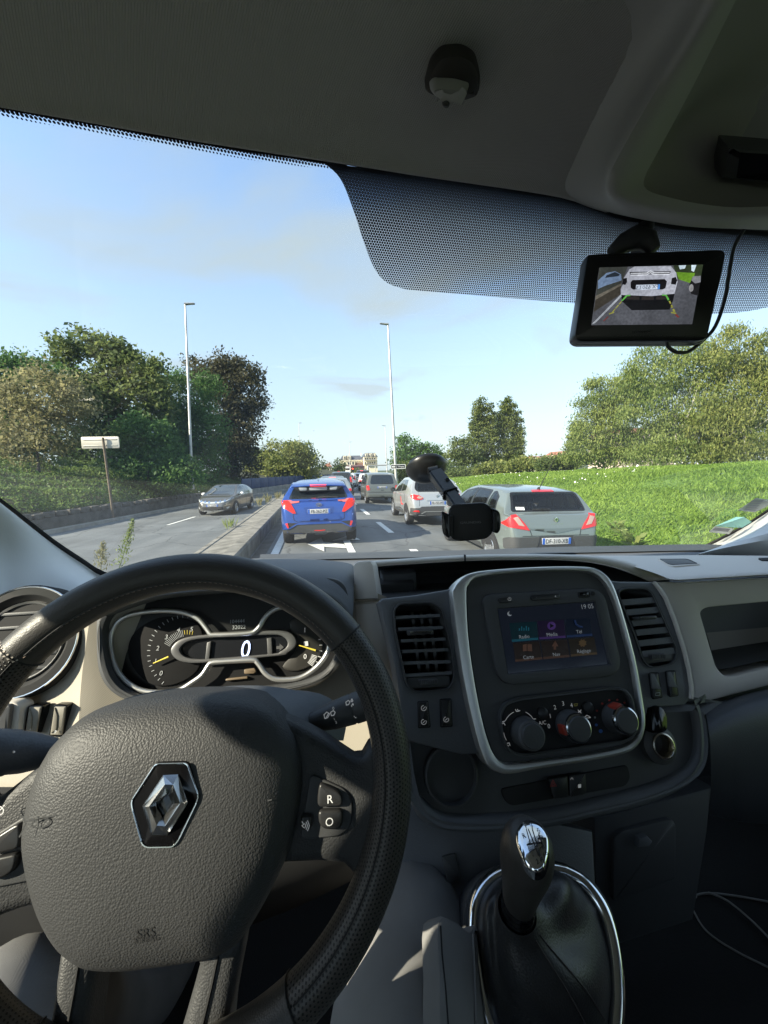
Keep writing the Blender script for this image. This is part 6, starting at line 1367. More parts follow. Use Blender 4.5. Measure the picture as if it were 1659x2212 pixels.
# hood over the cluster
loft('cluster_hood', [[atY(x, y, .80) for x, y in ((330, 1262), (420, 1225), (520, 1209), (600, 1206), (690, 1209), (750, 1216), (765, 1224))],
     [atY(x, y, .66) for x, y in ((300, 1270), (400, 1236), (500, 1218), (600, 1213), (700, 1216), (752, 1228), (766, 1240))],
     [atY(x, y, .58) for x, y in ((250, 1292), (360, 1258), (480, 1240), (600, 1232), (690, 1238), (745, 1254), (764, 1280))],
     [atY(x, y, .545) for x, y in ((225, 1320), (330, 1282), (460, 1268), (590, 1262), (690, 1272), (738, 1296), (762, 1330))],
     [atY(x, y, .545) for x, y in ((228, 1330), (335, 1292), (462, 1277), (590, 1271), (685, 1281), (730, 1304), (754, 1336))],
     [atY(x, y, .60) for x, y in ((240, 1335), (340, 1298), (465, 1284), (590, 1280), (680, 1290), (724, 1310), (748, 1340))]], D_soft, van, 4, 3)

# ---- steering column shroud and stalks
sc_ = loft('steering_column', [[PW.on(x, y, -.10) for x, y in ((250, 1560), (330, 1522), (430, 1498), (560, 1489), (690, 1498), (745, 1545), (742, 1600))], [PW.on(x, y, -.03) for x, y in ((250, 1570), (330, 1535), (430, 1512), (540, 1506), (600, 1528), (640, 1575), (660, 1620))],
     [PW.on(x, y, -.05) for x, y in ((250, 1800), (330, 1800), (430, 1800), (520, 1800), (560, 1800), (600, 1800), (640, 1800))]], D_soft, van, 4, 2)
A0, A1 = PW.on(658, 1566, -.055), PW.on(800, 1518, -.045)
ax = (A1 - A0).normalized()
stk = tube('stalk', [A0 + (A1 - A0) * t for t in (0, .12, .38, .40, .42, .72, .74, .76, 1.05)], [.0085, .0095, .0125, .0125, .0132, .0145, .0138, .0148, .015], D_blk, van, 18)
PK = Plane((A0 + A1) / 2 + Vector((0, -.013, .006)), (0, -.93, .36), ax)
for s_, x, y, h in (('0', 720, 1530, 6), ('1', 722, 1553, 5), ('2', 726, 1560, 5)): ptext(s_, PK, x, y, h, D_wht, stk, off=.0018)
def ptx(L_): return [[PK.uv(*p) for p in l] for l in L_]
strokes('wiper_symbols', PK, ptx([[(700, 1543), (706, 1537), (712, 1541), (708, 1549), (702, 1551), (700, 1543)], [(704, 1551), (709, 1541)], [(714, 1538), (720, 1534), (724, 1538), (721, 1544), (716, 1545), (714, 1538)], [(747, 1516), (752, 1512), (756, 1515), (753, 1521), (748, 1522), (747, 1516)],
     [(758, 1513), (760, 1509), (762, 1513), (760, 1515), (758, 1513)], [(759, 1524), (762, 1519), (764, 1524), (762, 1527), (759, 1524)], [(762, 1535), (765, 1529), (768, 1535), (765, 1538), (762, 1535)], [(765, 1546), (768, 1539), (771, 1546), (768, 1549), (765, 1546)]]), .0009, D_wht, stk, off=.002)
B0, B1 = PW.on(130, 1625, -.05), PW.on(-40, 1625, -.02)
st2 = tube('stalk', [B0, B0 + (B1 - B0) * .4, B0 + (B1 - B0) * .45, B0 + (B1 - B0) * .60, B0 + (B1 - B0) * .63, B1], [.010, .0155, .0160, .0165, .0175, .018], D_blue, van, 18)
PK2 = Plane((B0 + B1) / 2 + Vector((0, -.016, .007)), (0, -.93, .36)); slab('stalk_dot', PK2, disc2((29.5, 1624.5), 2.2, 10), .002, .0026, D_wht, st2, bev=0); ptext('O', PK2, 2, 1625, 8, D_wht, st2, off=.0025)

# ---- steering wheel
sw_ = bpy.data.objects.new('steering_wheel', None); C.objects.link(sw_); sw_.parent = van
RR, r1, r2 = .178, .0168, .0185
def rim_arc(name, a0, a1, m, fat=1.0, n=72, uvm=False):
    k = 20; V = []; F = []; seg = max(8, int(n * abs(a1 - a0) / 180))
    for i in range(seg + 1):
        a = R(a0 + (a1 - a0) * i / seg); cen = (RR * math.cos(a), RR * math.sin(a))
        for j in range(k):
            q = 2 * math.pi * j / k; rad = r1 * fat * math.cos(q); V.append(PW.w(cen[0] + rad * math.cos(a), cen[1] + rad * math.sin(a), r2 * fat * math.sin(q)))
    for i in range(seg):
        for j in range(k): jj = (j + 1) % k; F.append((i * k + j, i * k + jj, (i + 1) * k + jj, (i + 1) * k + j))
    o = meshpy(name, V, F, m, sw_, 60)
    if uvm:
        u = o.data.uv_layers.new(name='UVMap')
        for p in o.data.polygons:
            i, j = p.vertices[0] // k, p.vertices[0] % k
            if len(p.vertices) == 4:
                for li, (di, dj) in zip(p.loop_indices, ((0, 0), (0, 1), (1, 1), (1, 0))): u.data[li].uv = (R(a0 + (a1 - a0) * (i + di) / seg) * RR, (j + dj) / k * 2 * math.pi * .0178)
    return o
rim_arc('grip', 37, 139, D_leather, 1.03); rim_arc('rim', -58, 37, perf, 1.0, uvm=True); rim_arc('rim', 139, 238, perf, 1.0, uvm=True); rim_arc('grip', 238, 302, D_leather, 1.03)
def on_rim(a, q, f=1.0): a = R(a); q = R(q); rad = RR + r1 * f * math.cos(q); return PW.w(rad * math.cos(a), rad * math.sin(a), r2 * f * math.sin(q))
tube('seam', [on_rim(a, 128, 1.035) for a in range(38, 139, 3)], .0006, D_blk, sw_, 5); tube('seam', [on_rim(a, 120, 1.005) for a in range(-57, 37, 3)], .0007, D_void, sw_, 5); tube('seam', [on_rim(a, 120, 1.005) for a in range(140, 238, 3)], .0007, D_void, sw_, 5)
bm = bmesh.new()
for a in np.arange(39, 138, 1.6):
    for da in (0,):
        p, q = on_rim(a, 131, 1.045), on_rim(a + .9, 129, 1.045); n_ = PW.n * .0004; t_v = (q - p).normalized().cross(PW.n) * .0004
        vs_ = [bm.verts.new(x) for x in (p + t_v, p - t_v, q - t_v, q + t_v)]; bm.faces.new(vs_)
bmobj('stitching', bm, D_stitch, sw_, None)
for a in (37, 139, 238, 302):
    P = [on_rim(a, q, 1.035) for q in range(0, 360, 18)]; ctube('joint', P, .0008, D_void, sw_, 5)
bm = bmesh.new()
for q in range(40, 130, 13):
    p, q2 = on_rim(139.6, q, 1.05), on_rim(138.4, q + 6, 1.05); t_v = (q2 - p).cross(on_rim(139, q, 2) - on_rim(139, q, 1)).normalized() * .0006; bm.faces.new([bm.verts.new(x) for x in (p + t_v, p - t_v, q2 - t_v, q2 + t_v)])
bmobj('stitching', bm, mat('pale_thread', (.5, .45, .4), .8), sw_, None)
PWu = PW.uv
def P5(L_): return [(x * .5621, 1536.1 + y * .5621) for x, y in L_]
pad_px = [(121.7, 1600), (174.6, 1550), (233, 1524), (317.5, 1507.5), (423, 1501), (502.6, 1503), (555.6, 1513), (592.6, 1533), (618, 1560), (640, 1595), (652, 1640), (654, 1680), (650, 1730), (629.5, 1828), (590, 1918), (541, 2005), (506, 2042), (461, 2060), (365, 2075.7), (270, 2086), (197, 2081), (157, 2059), (123.7, 2025), (90, 1963), (67.5, 1885), (56, 1806), (64.6, 1733), (84, 1665), (105, 1625)]
pad_px = [tuple(q) for q in cr([Vector(p) for p in pad_px], 3, True)]
po = PW.shift(-.004); pad = [((q - PW.p0).dot(PW.u), (q - PW.p0).dot(PW.v)) for q in (po.on(x, y) for x, y in pad_px)]
cenp = (sum(p[0] for p in pad) / len(pad), sum(p[1] for p in pad) / len(pad))
V = []; F = []; np_ = len(pad); prof = [(1.0, -.05), (1.0, -.012), (.992, -.004), (.975, .003), (.94, .010), (.86, .018), (.72, .0245), (.55, .028), (.36, .030), (.18, .0305)]
for (s_, h_) in prof: V += [PW.w(cenp[0] + (x - cenp[0]) * s_, cenp[1] + (y - cenp[1]) * s_, h_) for x, y in pad]
for k in range(len(prof) - 1):
    for i in range(np_): j = (i + 1) % np_; F.append((k * np_ + i, k * np_ + j, (k + 1) * np_ + j, (k + 1) * np_ + i))
V.append(PW.w(*cenp, .0307)); F += [((len(prof) - 1) * np_ + i, (len(prof) - 1) * np_ + (i + 1) % np_, len(V) - 1) for i in range(np_)]
meshpy('hub_pad', V, F, D_hub, sw_, 60); PADV, PADF = V, F
# spokes: measured on the right, mirrored to the left
def wslab(name, px, o0, o1, m, bev=.006, mirror=False, rnd=None, seg=3):
    ref = PW.shift(o1); L_ = [((q - PW.p0).dot(PW.u), (q - PW.p0).dot(PW.v)) for q in (ref.on(x, y) for x, y in px)]
    if rnd: L_ = rpoly(L_, rnd, 4)
    if mirror: L_ = [(-x, y) for x, y in L_][::-1]
    return slab2(name, PW, L_, o0, o1, m, sw_, bev, seg=seg, smooth=50)
sp_r = [(560, 1530), (618, 1556), (660, 1574), (703, 1598), (745, 1627), (768, 1642), (786, 1640), (800, 1615), (830, 1590), (850, 1700), (842, 1800), (800, 1960), (778, 1925), (764, 1897), (742, 1874), (690, 1870), (620, 1873), (560, 1880)]
swp = [tuple(p) for p in P5([(1192, 240), (1330, 302), (1357, 350), (1352, 440), (1312, 482), (1150, 497)])]
for mr in (False, True):
    wslab('spoke', sp_r, -.030, -.004, D_hub, .010, mr)
    wslab('switch_panel', swp, -.010, -.0015, D_blk, .0015, mr, .006)
    wslab('button', P5([(1226, 284), (1240, 280), (1300, 308), (1316, 330), (1318, 368), (1222, 372), (1219, 340)]), -.006, .0035, D_gloss if False else mat('button_black', (.026, .026, .027), .35), .002, mr, .004)
    wslab('button', P5([(1222, 384), (1318, 380), (1319, 436), (1302, 458), (1250, 458), (1226, 440)]), -.006, .0035, MATS['button_black'], .002, mr, .004)
    wslab('button', P5([(1156, 402), (1188, 400), (1200, 412), (1198, 450), (1186, 460), (1154, 460)]), -.006, .003, MATS['button_black'], .002, mr, .004)
text3('R', PW.on(712.5, 1726.5, .0038), PW.u, PW.v, .0062, D_wht, sw_, name='lettering'); text3('O', PW.on(711.5, 1775.5, .0038), PW.u, PW.v, .0060, D_wht, sw_)
def W2(L_): return [[PWu(*p) for p in l] for l in L_]
strokes('voice_symbol', PW, W2([[(653, 1770), (657, 1776), (653, 1779), (657, 1783)], [(659, 1774), (661, 1779), (659, 1784)], [(662, 1771), (665, 1779), (662, 1787)], [(665, 1768), (669, 1779), (665, 1790)]]), .0006, D_wht, sw_, .0036)
strokes('limiter_symbol', PW, W2([[(8 + 9 * math.cos(R(a)), 1746 - 9 * math.sin(R(a))) for a in range(-130, 240, 24)], [(4, 1750), (13, 1741)], [(17, 1736), (19, 1734)]]), .0007, D_wht, sw_, .0042)
strokes('speaker_marks', PW, W2([[(2, 1710), (2, 1711)]]), .0005, D_wht, sw_, .004)
# two lower spokes
lo1 = P5([(218, 900), (300, 925), (400, 940), (372, 990), (345, 1080), (325, 1202), (300, 1400), (130, 1400), (176, 1202)]); lo2 = P5([(720, 930), (830, 890), (945, 830), (925, 960), (898, 1100), (880, 1200), (860, 1400), (640, 1400), (700, 1202), (735, 1080), (756, 1000), (745, 965)])
for L_, seam in ((lo1, [(303, 965), (285, 1080), (262, 1202), (225, 1380)]), (lo2, [(842, 915), (812, 1060), (778, 1202), (740, 1380)])):
    wslab('spoke', L_, -.040, -.010, D_hub, .010); tube('seam', [PW.on(*p, -.0093) for p in P5(seam)], .0012, D_void, sw_, 5)
# badge
PBd = PW.shift(.0275)
bdg = slab('badge_plate', PBd, rpoly(P5([(600, 198), (722, 195), (768, 325), (762, 350), (690, 500), (668, 526), (560, 528), (540, 512), (503, 370), (500, 345), (588, 212)]), [14, 12, 10, 10, 12, 12, 8, 8, 10, 10, 12], 4), -.006, .0035, D_gloss, sw_, bev=.002)
fr_ = [PBd.on(x, y, .0036) for x, y in rpoly(P5([(598, 203), (719, 200), (763, 326), (757, 348), (686, 496), (665, 521), (562, 523), (545, 509), (508, 370), (505, 346), (590, 216)]), 8, 3)]
ctube('badge_rim', fr_, .0007, D_chrome, bdg, 6)
og = P5([(627, 246), (685, 243), (722, 354), (643, 477), (583, 476), (545, 368)]); ig = P5([(640, 318), (645, 322), (664, 356), (626, 408), (622, 404), (600, 366)])
mg = [((a[0] + b[0]) / 2, (a[1] + b[1]) / 2) for a, b in zip(og, ig)]
V = [PBd.on(*p, .0040) for p in og] + [PBd.on(*p, .0095) for p in mg] + [PBd.on(*p, .0045) for p in ig]; F = []
for k in range(2):
    for i in range(6): j = (i + 1) % 6; F.append((k * 6 + i, k * 6 + j, (k + 1) * 6 + j, (k + 1) * 6 + i))
meshpy('badge', V, F, mat('badge_chrome', (.55, .56, .57), .16, 1.0), bdg)
# embossed marks on the pad; letters coloured darker in place of relief shade
_pb = BVHTree.FromPolygons(PADV, PADF)   # laid on the curve of the pad
for s_, p, h, sx_ in (('SRS', (571, 832), .0062, .95), ('AIRBAG', (571, 860), .0036, .98)):
    o = text3(s_, PW.on(*P5([p])[0], .022), PW.u, PW.v, h, mat('emboss_shade_vinyl', (.028, .028, .029), .55), sw_, sx=sx_)
    for v in o.data.vertices:
        q = _pb.ray_cast(v.co + PW.n * .05, -PW.n)[0]
        if q is not None: v.co = q + PW.n * .0005
for (x, y, of, sgn) in ((245, 368, .0262, 1), (1010, 322, .0225, 1)):
    c0 = PWu(*P5([(x, y)])[0]); q = .0075
    strokes('horn_symbol', PW, [[(c0[0] - q * 1.6, c0[1] + q * .8), (c0[0] - q * 1.2, c0[1] + q * .1), (c0[0] - q * 1.6, c0[1] - q * .9)], [(c0[0] - q * 1.2, c0[1] + q * .3), (c0[0] + q * 1.4, c0[1] + q * .5)], [(c0[0] + q * .8 * math.cos(a) + .001, c0[1] + q * .38 * math.sin(a)) for a in np.linspace(0, 6.3, 14)]], .0010, D_blk, sw_, of)

# ---- centre console
def Z6(L_): return [(740.6 + x * .4796, 1179.5 + y * .4796) for x, y in L_]
def Z5(L_): return [(1206.9 + x * .2725, 1152.1 + y * .2725) for x, y in L_]
def Z7(L_): return [(822.9 + x * .504, 1591 + y * .504) for x, y in L_]
def sm(L_, n=3): return [tuple(q) for q in cr([Vector(p) for p in L_], n, True)]
con_px = [(819, 1300), (825, 1293), (900, 1285), (975, 1272), (1000, 1258), (1100, 1250), (1250, 1246), (1340, 1256), (1412, 1257), (1424, 1272), (1438.5, 1294), (1457.6, 1343), (1476.7, 1403), (1487.6, 1446), (1494, 1487), (1493, 1509), (1482, 1523), (1440, 1700), (880, 1700), (868, 1550), (852, 1440), (836, 1370)]
ventL = rpoly(Z6([(235, 290), (260, 262), (400, 258), (445, 285), (490, 480), (500, 590), (480, 640), (330, 655), (290, 620), (240, 380)]), [8, 8, 8, 12, 4, 8, 10, 10, 10, 4], 4)
ventR = rpoly(Z5([(480, 480), (520, 445), (680, 440), (740, 470), (860, 740), (940, 920), (930, 1000), (890, 1035), (740, 1060), (680, 1010), (610, 800)]), [8, 8, 10, 12, 4, 10, 10, 10, 12, 10, 4], 4)
def sub2(base, big):   # console face with two vent openings: three plates side by side
    return None
con = slab('centre_console', PA, [p for p in con_px if p[0] < 1130] [:0] or [(819, 1300), (825, 1293), (900, 1285), (975, 1272), (1000, 1258), (1100, 1250), (1100, 1625), (1000, 1632), (872, 1600), (868, 1550), (852, 1440), (836, 1370)], -.05, -.006, D_soft, van, bev=.004, hole=ventL)
slab('console_side', PA, [(1101, 1250), (1250, 1246), (1340, 1256), (1412, 1257), (1424, 1272), (1438.5, 1294), (1457.6, 1343), (1476.7, 1403), (1487.6, 1446), (1494, 1487), (1493, 1509), (1482, 1523), (1402, 1530), (1388, 1590), (1101, 1625)], -.05, -.006, D_soft, con, bev=.004, hole=ventR)
slab('console_lip', PA, [(1412, 1257), (1424, 1272), (1438.5, 1294), (1457.6, 1343), (1476.7, 1403), (1487.6, 1446), (1494, 1487), (1493, 1509), (1499, 1511), (1500, 1486), (1493, 1445), (1482, 1400), (1463, 1340), (1443, 1290), (1428, 1268), (1418, 1256)], -.02, -.002, D_beige, con, bev=.001)
# vents: a frame, horizontal slats, vertical vanes behind, chromed tab, thumb wheel
def vent(hole, slats, tabpx, wheel, nm, vanes):
    o = slab(nm, PA, [(sum(p[0] for p in hole) / len(hole) + (x - sum(p[0] for p in hole) / len(hole)) * 1.06, sum(p[1] for p in hole) / len(hole) + (y - sum(p[1] for p in hole) / len(hole)) * 1.045) for x, y in hole], -.01, -.002, D_blk, van, bev=.002, hole=hole)
    slab('vent_back', PA, hole, -.060, -.046, D_void, o, bev=0)
    for (a, b, t) in slats:
        P = [PA.on(*a, -.004), PA.on(*b, -.004)]; dv_ = PA.v * -t
        meshpy('slat', [P[0], P[1], P[1] + dv_ * .3 - PA.n * .024, P[0] + dv_ * .3 - PA.n * .024, P[0] + dv_, P[1] + dv_, P[1] + dv_ * 1.2 - PA.n * .024, P[0] + dv_ * 1.2 - PA.n * .024], [(0, 1, 2, 3), (4, 7, 6, 5), (0, 4, 5, 1), (0, 3, 7, 4), (1, 5, 6, 2), (3, 2, 6, 7)], D_soft if nm else D_blk, o)
    for a, b in vanes:
        P = [PA.on(*a, -.03), PA.on(*b, -.03)]; u_ = PA.u * .0022; meshpy('vane', [P[0] - u_, P[0] + u_, P[1] + u_, P[1] - u_, P[0] - u_ - PA.n * .014, P[0] + u_ - PA.n * .014, P[1] + u_ - PA.n * .014, P[1] - u_ - PA.n * .014], [(0, 1, 2, 3), (0, 4, 5, 1), (1, 5, 6, 2), (2, 6, 7, 3), (3, 7, 4, 0)], D_grey, o)
    slab('vent_tab', PA, rpoly([(x, y) for x, y in tabpx], 3, 4), -.006, .010, D_blk, o, bev=.003)
    cx_ = sum(p[0] for p in tabpx) / 4; cy_ = sum(p[1] for p in tabpx) / 4
    slab('tab_trim', PA, rpoly([(cx_ + (x - cx_) * .86, cy_ - 1.5 + (y - cy_) * .34) for x, y in tabpx], 1.5, 3), .008, .0125, D_chrome, o, bev=.001)
    wp = slab('wheel_plate', PA, rpoly(wheel, 6, 4), -.02, -.005, D_blk, o, bev=.002); cx_ = sum(p[0] for p in wheel) / 4; cy_ = sum(p[1] for p in wheel) / 4
    slab('thumb_wheel', PA, rpoly([(cx_ + (x - cx_) * .42, cy_ + (y - cy_) * .5) for x, y in wheel], 2, 3), -.006, .001, D_grey, o, bev=.0015)
    for k in range(9):
        x_ = cx_ - (wheel[1][0] - wheel[0][0]) * .19 + k * (wheel[1][0] - wheel[0][0]) * .0475; slab('knurl', PA, [(x_, cy_ - 4.5), (x_ + 1.3, cy_ - 4.5), (x_ + 1.3, cy_ + 3.5), (x_, cy_ + 3.5)], .0, .0022, D_blk, wp, bev=0)
    return o
vent(ventL, [((855, 1330.5), (950, 1326), .004), ((860, 1356), (957, 1352), .004), ((866, 1381), (962, 1377), .004), ((869, 1404), (968, 1400), .004), ((871, 1429), (973, 1426), .004), ((873, 1456), (976, 1450), .004)], [(882, 1362), (935, 1360), (938, 1369), (884, 1373)],
     [(876, 1464), (972, 1458), (972, 1484), (884, 1488)], 'air_vent', [((890, 1322), (906, 1450)), ((909, 1322), (925, 1450)), ((928, 1322), (944, 1450))])
vent(ventR, [(Z5([(500, 525)])[0], Z5([(760, 505)])[0], .0085), (Z5([(535, 605)])[0], Z5([(800, 580)])[0], .0085), (Z5([(580, 690)])[0], Z5([(830, 665)])[0], .0085), (Z5([(610, 765)])[0], Z5([(860, 740)])[0], .0085), (Z5([(625, 850)])[0], Z5([(895, 820)])[0], .0085), (Z5([(640, 935)])[0], Z5([(910, 905)])[0], .0085)], Z5([(640, 660), (785, 650), (785, 680), (650, 690)]),
     Z5([(640, 950), (915, 922), (920, 1010), (690, 1035)]), 'air_vent', [])
# silver frame round the radio and heater
fo = [(978, 1292), (980.4, 1270.6), (995, 1251), (1019, 1237), (1076, 1229), (1172, 1223.6), (1249, 1222.7), (1287, 1226.5), (1311, 1241), (1327, 1263.4), (1345, 1314), (1374, 1419), (1390, 1505.6), (1396.7, 1553.6), (1393, 1587), (1378.5, 1613.5), (1350, 1630), (1268, 1647), (1172, 1661.5), (1105, 1674), (1076, 1670), (1057, 1659), (1043, 1635), (1028, 1587), (1009, 1505.6), (992, 1410)]
fi = [(1009, 1280), (1014, 1263), (1026, 1250), (1050, 1244), (1100, 1238), (1172, 1233), (1249, 1233), (1282, 1238), (1304, 1254), (1319, 1277), (1336, 1319), (1366, 1429), (1381, 1515), (1386.5, 1556), (1382, 1584), (1367, 1603), (1340, 1616), (1268, 1631), (1172, 1644), (1106, 1651), (1085, 1647), (1071, 1634), (1059, 1609), (1043, 1553.6), (1026, 1467), (1013, 1371)]
fo, fi = sm(fo), sm(fi)
frm = slab('console_frame', PA, fo, -.02, .012, D_silver, con, bev=.004, hole=fi)
rad = slab('radio_panel', PA, fi, -.02, .004, D_blk, con, bev=.0)
bez = rpoly(Z6([(628, 240), (655, 217), (1100, 190), (1152, 196), (1185, 230), (1256, 525), (1240, 570), (1200, 590), (760, 627), (715, 608), (690, 560)]), 10, 4)
scr = Z6([(697, 283), (1140, 250), (1208, 533), (745, 578)])
rd = slab('radio', PA, bez, -.01, .0095, D_blk, van, bev=.0025, hole=scr)
PSc = PA.shift(.0045)
s0 = slab('screen', PA, scr, -.004, .0045, mat('screen_glass', (.008, .009, .012), .10, emit=(.25, .35, .6), estr=.006), rd, bev=0)
for (P, em, es, ic, tx, tc_) in (([(750, 347), (872, 340), (880, 422), (763, 432)], (.03, .30, .42), .07, 'bars', 'Radio', (817, 408)), ([(875, 338), (995, 331), (1004, 413), (887, 421)], (.20, .08, .42), .07, 'play', 'Média', (942, 398)), ([(1000, 330), (1112, 323), (1124, 404), (1010, 412)], (.05, .12, .38), .04, 'phone', 'Tél', (1064, 386)),
         ([(766, 437), (885, 428), (900, 510), (778, 522)], (.35, .16, .10), .035, 'map', 'Carte', (836, 500)), ([(890, 427), (1010, 420), (1022, 500), (904, 510)], (.35, .16, .10), .035, 'nav', 'Nav', (962, 488)), ([(1016, 419), (1132, 410), (1146, 488), (1028, 498)], (.35, .20, .08), .035, 'gear', 'Réglage', (1086, 475))):
    q = Z6(P); m_ = mat('tile_' + ic, tuple(e * .06 for e in em), .3, emit=em, estr=es * .07); tl_ = slab('tile', PA, q, .0042, .0049, m_, s0, bev=0)
    bl = [q[3], q[2], (q[2][0] * .88 + q[1][0] * .12, q[2][1] * .88 + q[1][1] * .12), (q[3][0] * .88 + q[0][0] * .12, q[3][1] * .88 + q[0][1] * .12)]; slab('tile_edge', PA, bl, .0048, .0053, mat('edge_' + ic, tuple(e * .4 for e in em), .4, emit=em, estr=es * .25), s0, bev=0)
    x, y = Z6([tc_])[0]; ptext(tx, PSc, x, y, 7.4, mat('screen_text', (.3, .32, .34), .5, emit=(.75, .8, .85), estr=.04), s0, off=.0012)
    ix, iy = (q[0][0] + q[1][0] + q[2][0] + q[3][0]) / 4, (q[0][1] + q[1][1] + q[2][1] + q[3][1]) / 4 - 8; mi_ = mat('icon_' + ic, tuple(e * .5 for e in em), .4, emit=em, estr=es * .4)
    if ic == 'bars':
        for k, h in enumerate((5, 9, 6, 10, 7)): slab('icon', PA, [(ix - 11 + k * 5, iy + 6 - h), (ix - 9 + k * 5, iy + 6 - h), (ix - 9 + k * 5, iy + 6), (ix - 11 + k * 5, iy + 6)], .0052, .0056, mi_, s0, bev=0)
    elif ic == 'play': slab('icon', PA, disc2((ix, iy), 9, 18), .0052, .0056, mi_, s0, bev=0); slab('icon', PA, [(ix - 3, iy - 5), (ix + 5, iy), (ix - 3, iy + 5)], .0056, .0060, D_lcd, s0, bev=0)
    elif ic == 'gear': slab('icon', PA, [(ix + (9 if k % 2 else 6.5) * math.cos(k * .3927), iy + (9 if k % 2 else 6.5) * math.sin(k * .3927)) for k in range(16)], .0052, .0056, mi_, s0, bev=0)
    elif ic == 'nav': slab('icon', PA, [(ix, iy - 10), (ix + 7, iy + 2), (ix + 2, iy + 2), (ix + 2, iy + 9), (ix - 3, iy + 9), (ix - 3, iy + 2), (ix - 7, iy + 2)], .0052, .0056, mi_, s0, bev=0)
    elif ic == 'phone': tube('icon', [PA.on(ix - 8, iy - 8, .0055), PA.on(ix - 5, iy + 1, .0055), PA.on(ix + 2, iy + 6, .0055), PA.on(ix + 8, iy + 7, .0055)], .0014, mi_, s0, 5)
    else: slab('icon', PA, [(ix - 10, iy - 6), (ix - 2, iy - 8), (ix - 2, iy + 7), (ix - 10, iy + 8)], .0052, .0056, mi_, s0, bev=0); slab('icon', PA, [(ix, iy - 8), (ix + 9, iy - 7), (ix + 10, iy + 8), (ix, iy + 7)], .0052, .0056, mi_, s0, bev=0)
x, y = Z6([(1100, 272)])[0]; ptext('19 05', PSc, x, y, 9.5, MATS['screen_text'], s0, off=.0012)
mx_, my_ = Z6([(752, 305)])[0]; slab('moon', PA, [(mx_ + 5 * math.cos(a), my_ + 5 * math.sin(a)) for a in np.linspace(.6, 4.6, 12)] + [(mx_ + 2.2 + 4.2 * math.cos(a), my_ - 1.6 + 4.2 * math.sin(a)) for a in np.linspace(4.3, 1.0, 10)], .0048, .0056, MATS['screen_text'], s0, bev=0)
def pbtn(P, r, o1, nm='button', m=None, par=rd): return slab(nm, PA, rpoly(Z6(P), r, 4), .004, o1 + .002, m or MATS['button_black'], par, bev=.001)
pbtn([(700, 232), (763, 228), (766, 252), (704, 256)], 5, .0095); pbtn([(846, 221), (978, 212), (981, 238), (850, 246)], 6, .0095); pbtn([(1058, 206), (1112, 203), (1116, 230), (1062, 233)], 4, .0085, 'usb_port', D_void); pbtn([(1068, 209), (1106, 206), (1108, 222), (1070, 225)], 2, .0092, 'usb_slot', D_gloss); pbtn([(1118, 204), (1136, 203), (1138, 222), (1120, 223)], 4, .0085, 'jack_socket', D_void)
x, y = Z6([(735, 242)])[0]; strokes('power_symbol', PA, [[PA.uv(x + 3.4 * math.cos(a), y + 3.4 * math.sin(a)) for a in np.linspace(-1, 4.1, 12)], [PA.uv(x, y - 4), PA.uv(x, y)]], .0005, D_wht, rd, .0119)
for s_, p in (('-', (873, 232)), ('+', (958, 226))): x, y = Z6([p])[0]; ptext(s_, PA, x, y, 2.5 if s_ == '-' else 5, D_wht, rd, off=.0119)
# heater panel
clp = rpoly(Z6([(716, 765), (738, 716), (800, 694), (1205, 646), (1262, 652), (1292, 682), (1322, 800), (1316, 845), (1268, 880), (850, 938), (790, 938), (750, 912), (728, 860)]), 12, 4)
hp = slab('heater_panel', PA, [(1215 + (x - 1215) * 1.05, 1572 + (y - 1572) * 1.07) for x, y in clp], .0, .0115, D_blk, van, bev=.003, hole=clp); slab('heater_face', PA, clp, -.01, .0048, D_void, hp, bev=0)
PC = PA.shift(.0048)
for k, (cxy, red) in enumerate((((818, 838), None), ((1020, 806), (975, 815)), ((1226, 772), (1200, 722)))):
    p = Z6([cxy])[0]; c0 = PC.uv(*p)
    kb = lathe('knob', PC, [(.0195, 0), (.0195, .006), (.0180, .009), (.0175, .018), (.0168, .020)], D_blk, hp, 36, c=c0, cap=False); lathe('knob_ring', PC, [(.0176, .0185), (.0170, .0215), (.0150, .0220), (.0146, .020)], D_chrome if k else D_grey, hp, 36, c=c0, cap=False); lathe('knob_cap', PC, [(.0148, .019), (.0146, .024), (.0138, .0252), (.0, .0256)], D_blk, hp, 36, c=c0, cap=False)
    if red:
        q = Z6([red])[0]; v_ = Vector(PC.uv(*q)) - Vector(c0); v_.normalize(); n_ = Vector((-v_.y, v_.x)); P = [Vector(c0) + v_ * .0198 + n_ * .005, Vector(c0) + v_ * .0198 - n_ * .005, Vector(c0) + v_ * .0166 - n_ * .006, Vector(c0) + v_ * .0166 + n_ * .006]; slab2('pointer', PC, [tuple(q_) for q_ in P], .006, .0205, mat('pointer_red', (.38, .05, .03), .4), hp, bev=.001)
def ctx(s_, p, h, m=None): x, y = Z6([p])[0]; ptext(s_, PC, x, y, h, m or D_wht, hp, off=.0006)
for s_, p in (('0', (928, 811)), ('1', (934, 765)), ('2', (955, 726)), ('3', (992, 709)), ('4', (1030, 717))): ctx(s_, p, 8.5)
ctx('A/C', (899, 796), 7.5)
def zl(L_): return [[PC.uv(*q) for q in Z6(l)] for l in L_]
arc = lambda cx_, cy_, rx, ry, a0, a1, n=14: [(cx_ + rx * math.cos(R(a)), cy_ - ry * math.sin(R(a))) for a in np.linspace(a0, a1, n)]
strokes('dial_marks', PC, zl([arc(795, 826, 72, 84, 152, 112), arc(795, 826, 74, 84, 68, 30), arc(795, 826, 72, 84, 215, 190), arc(795, 830, 74, 84, -40, 5)]), .0007, D_wht, hp)
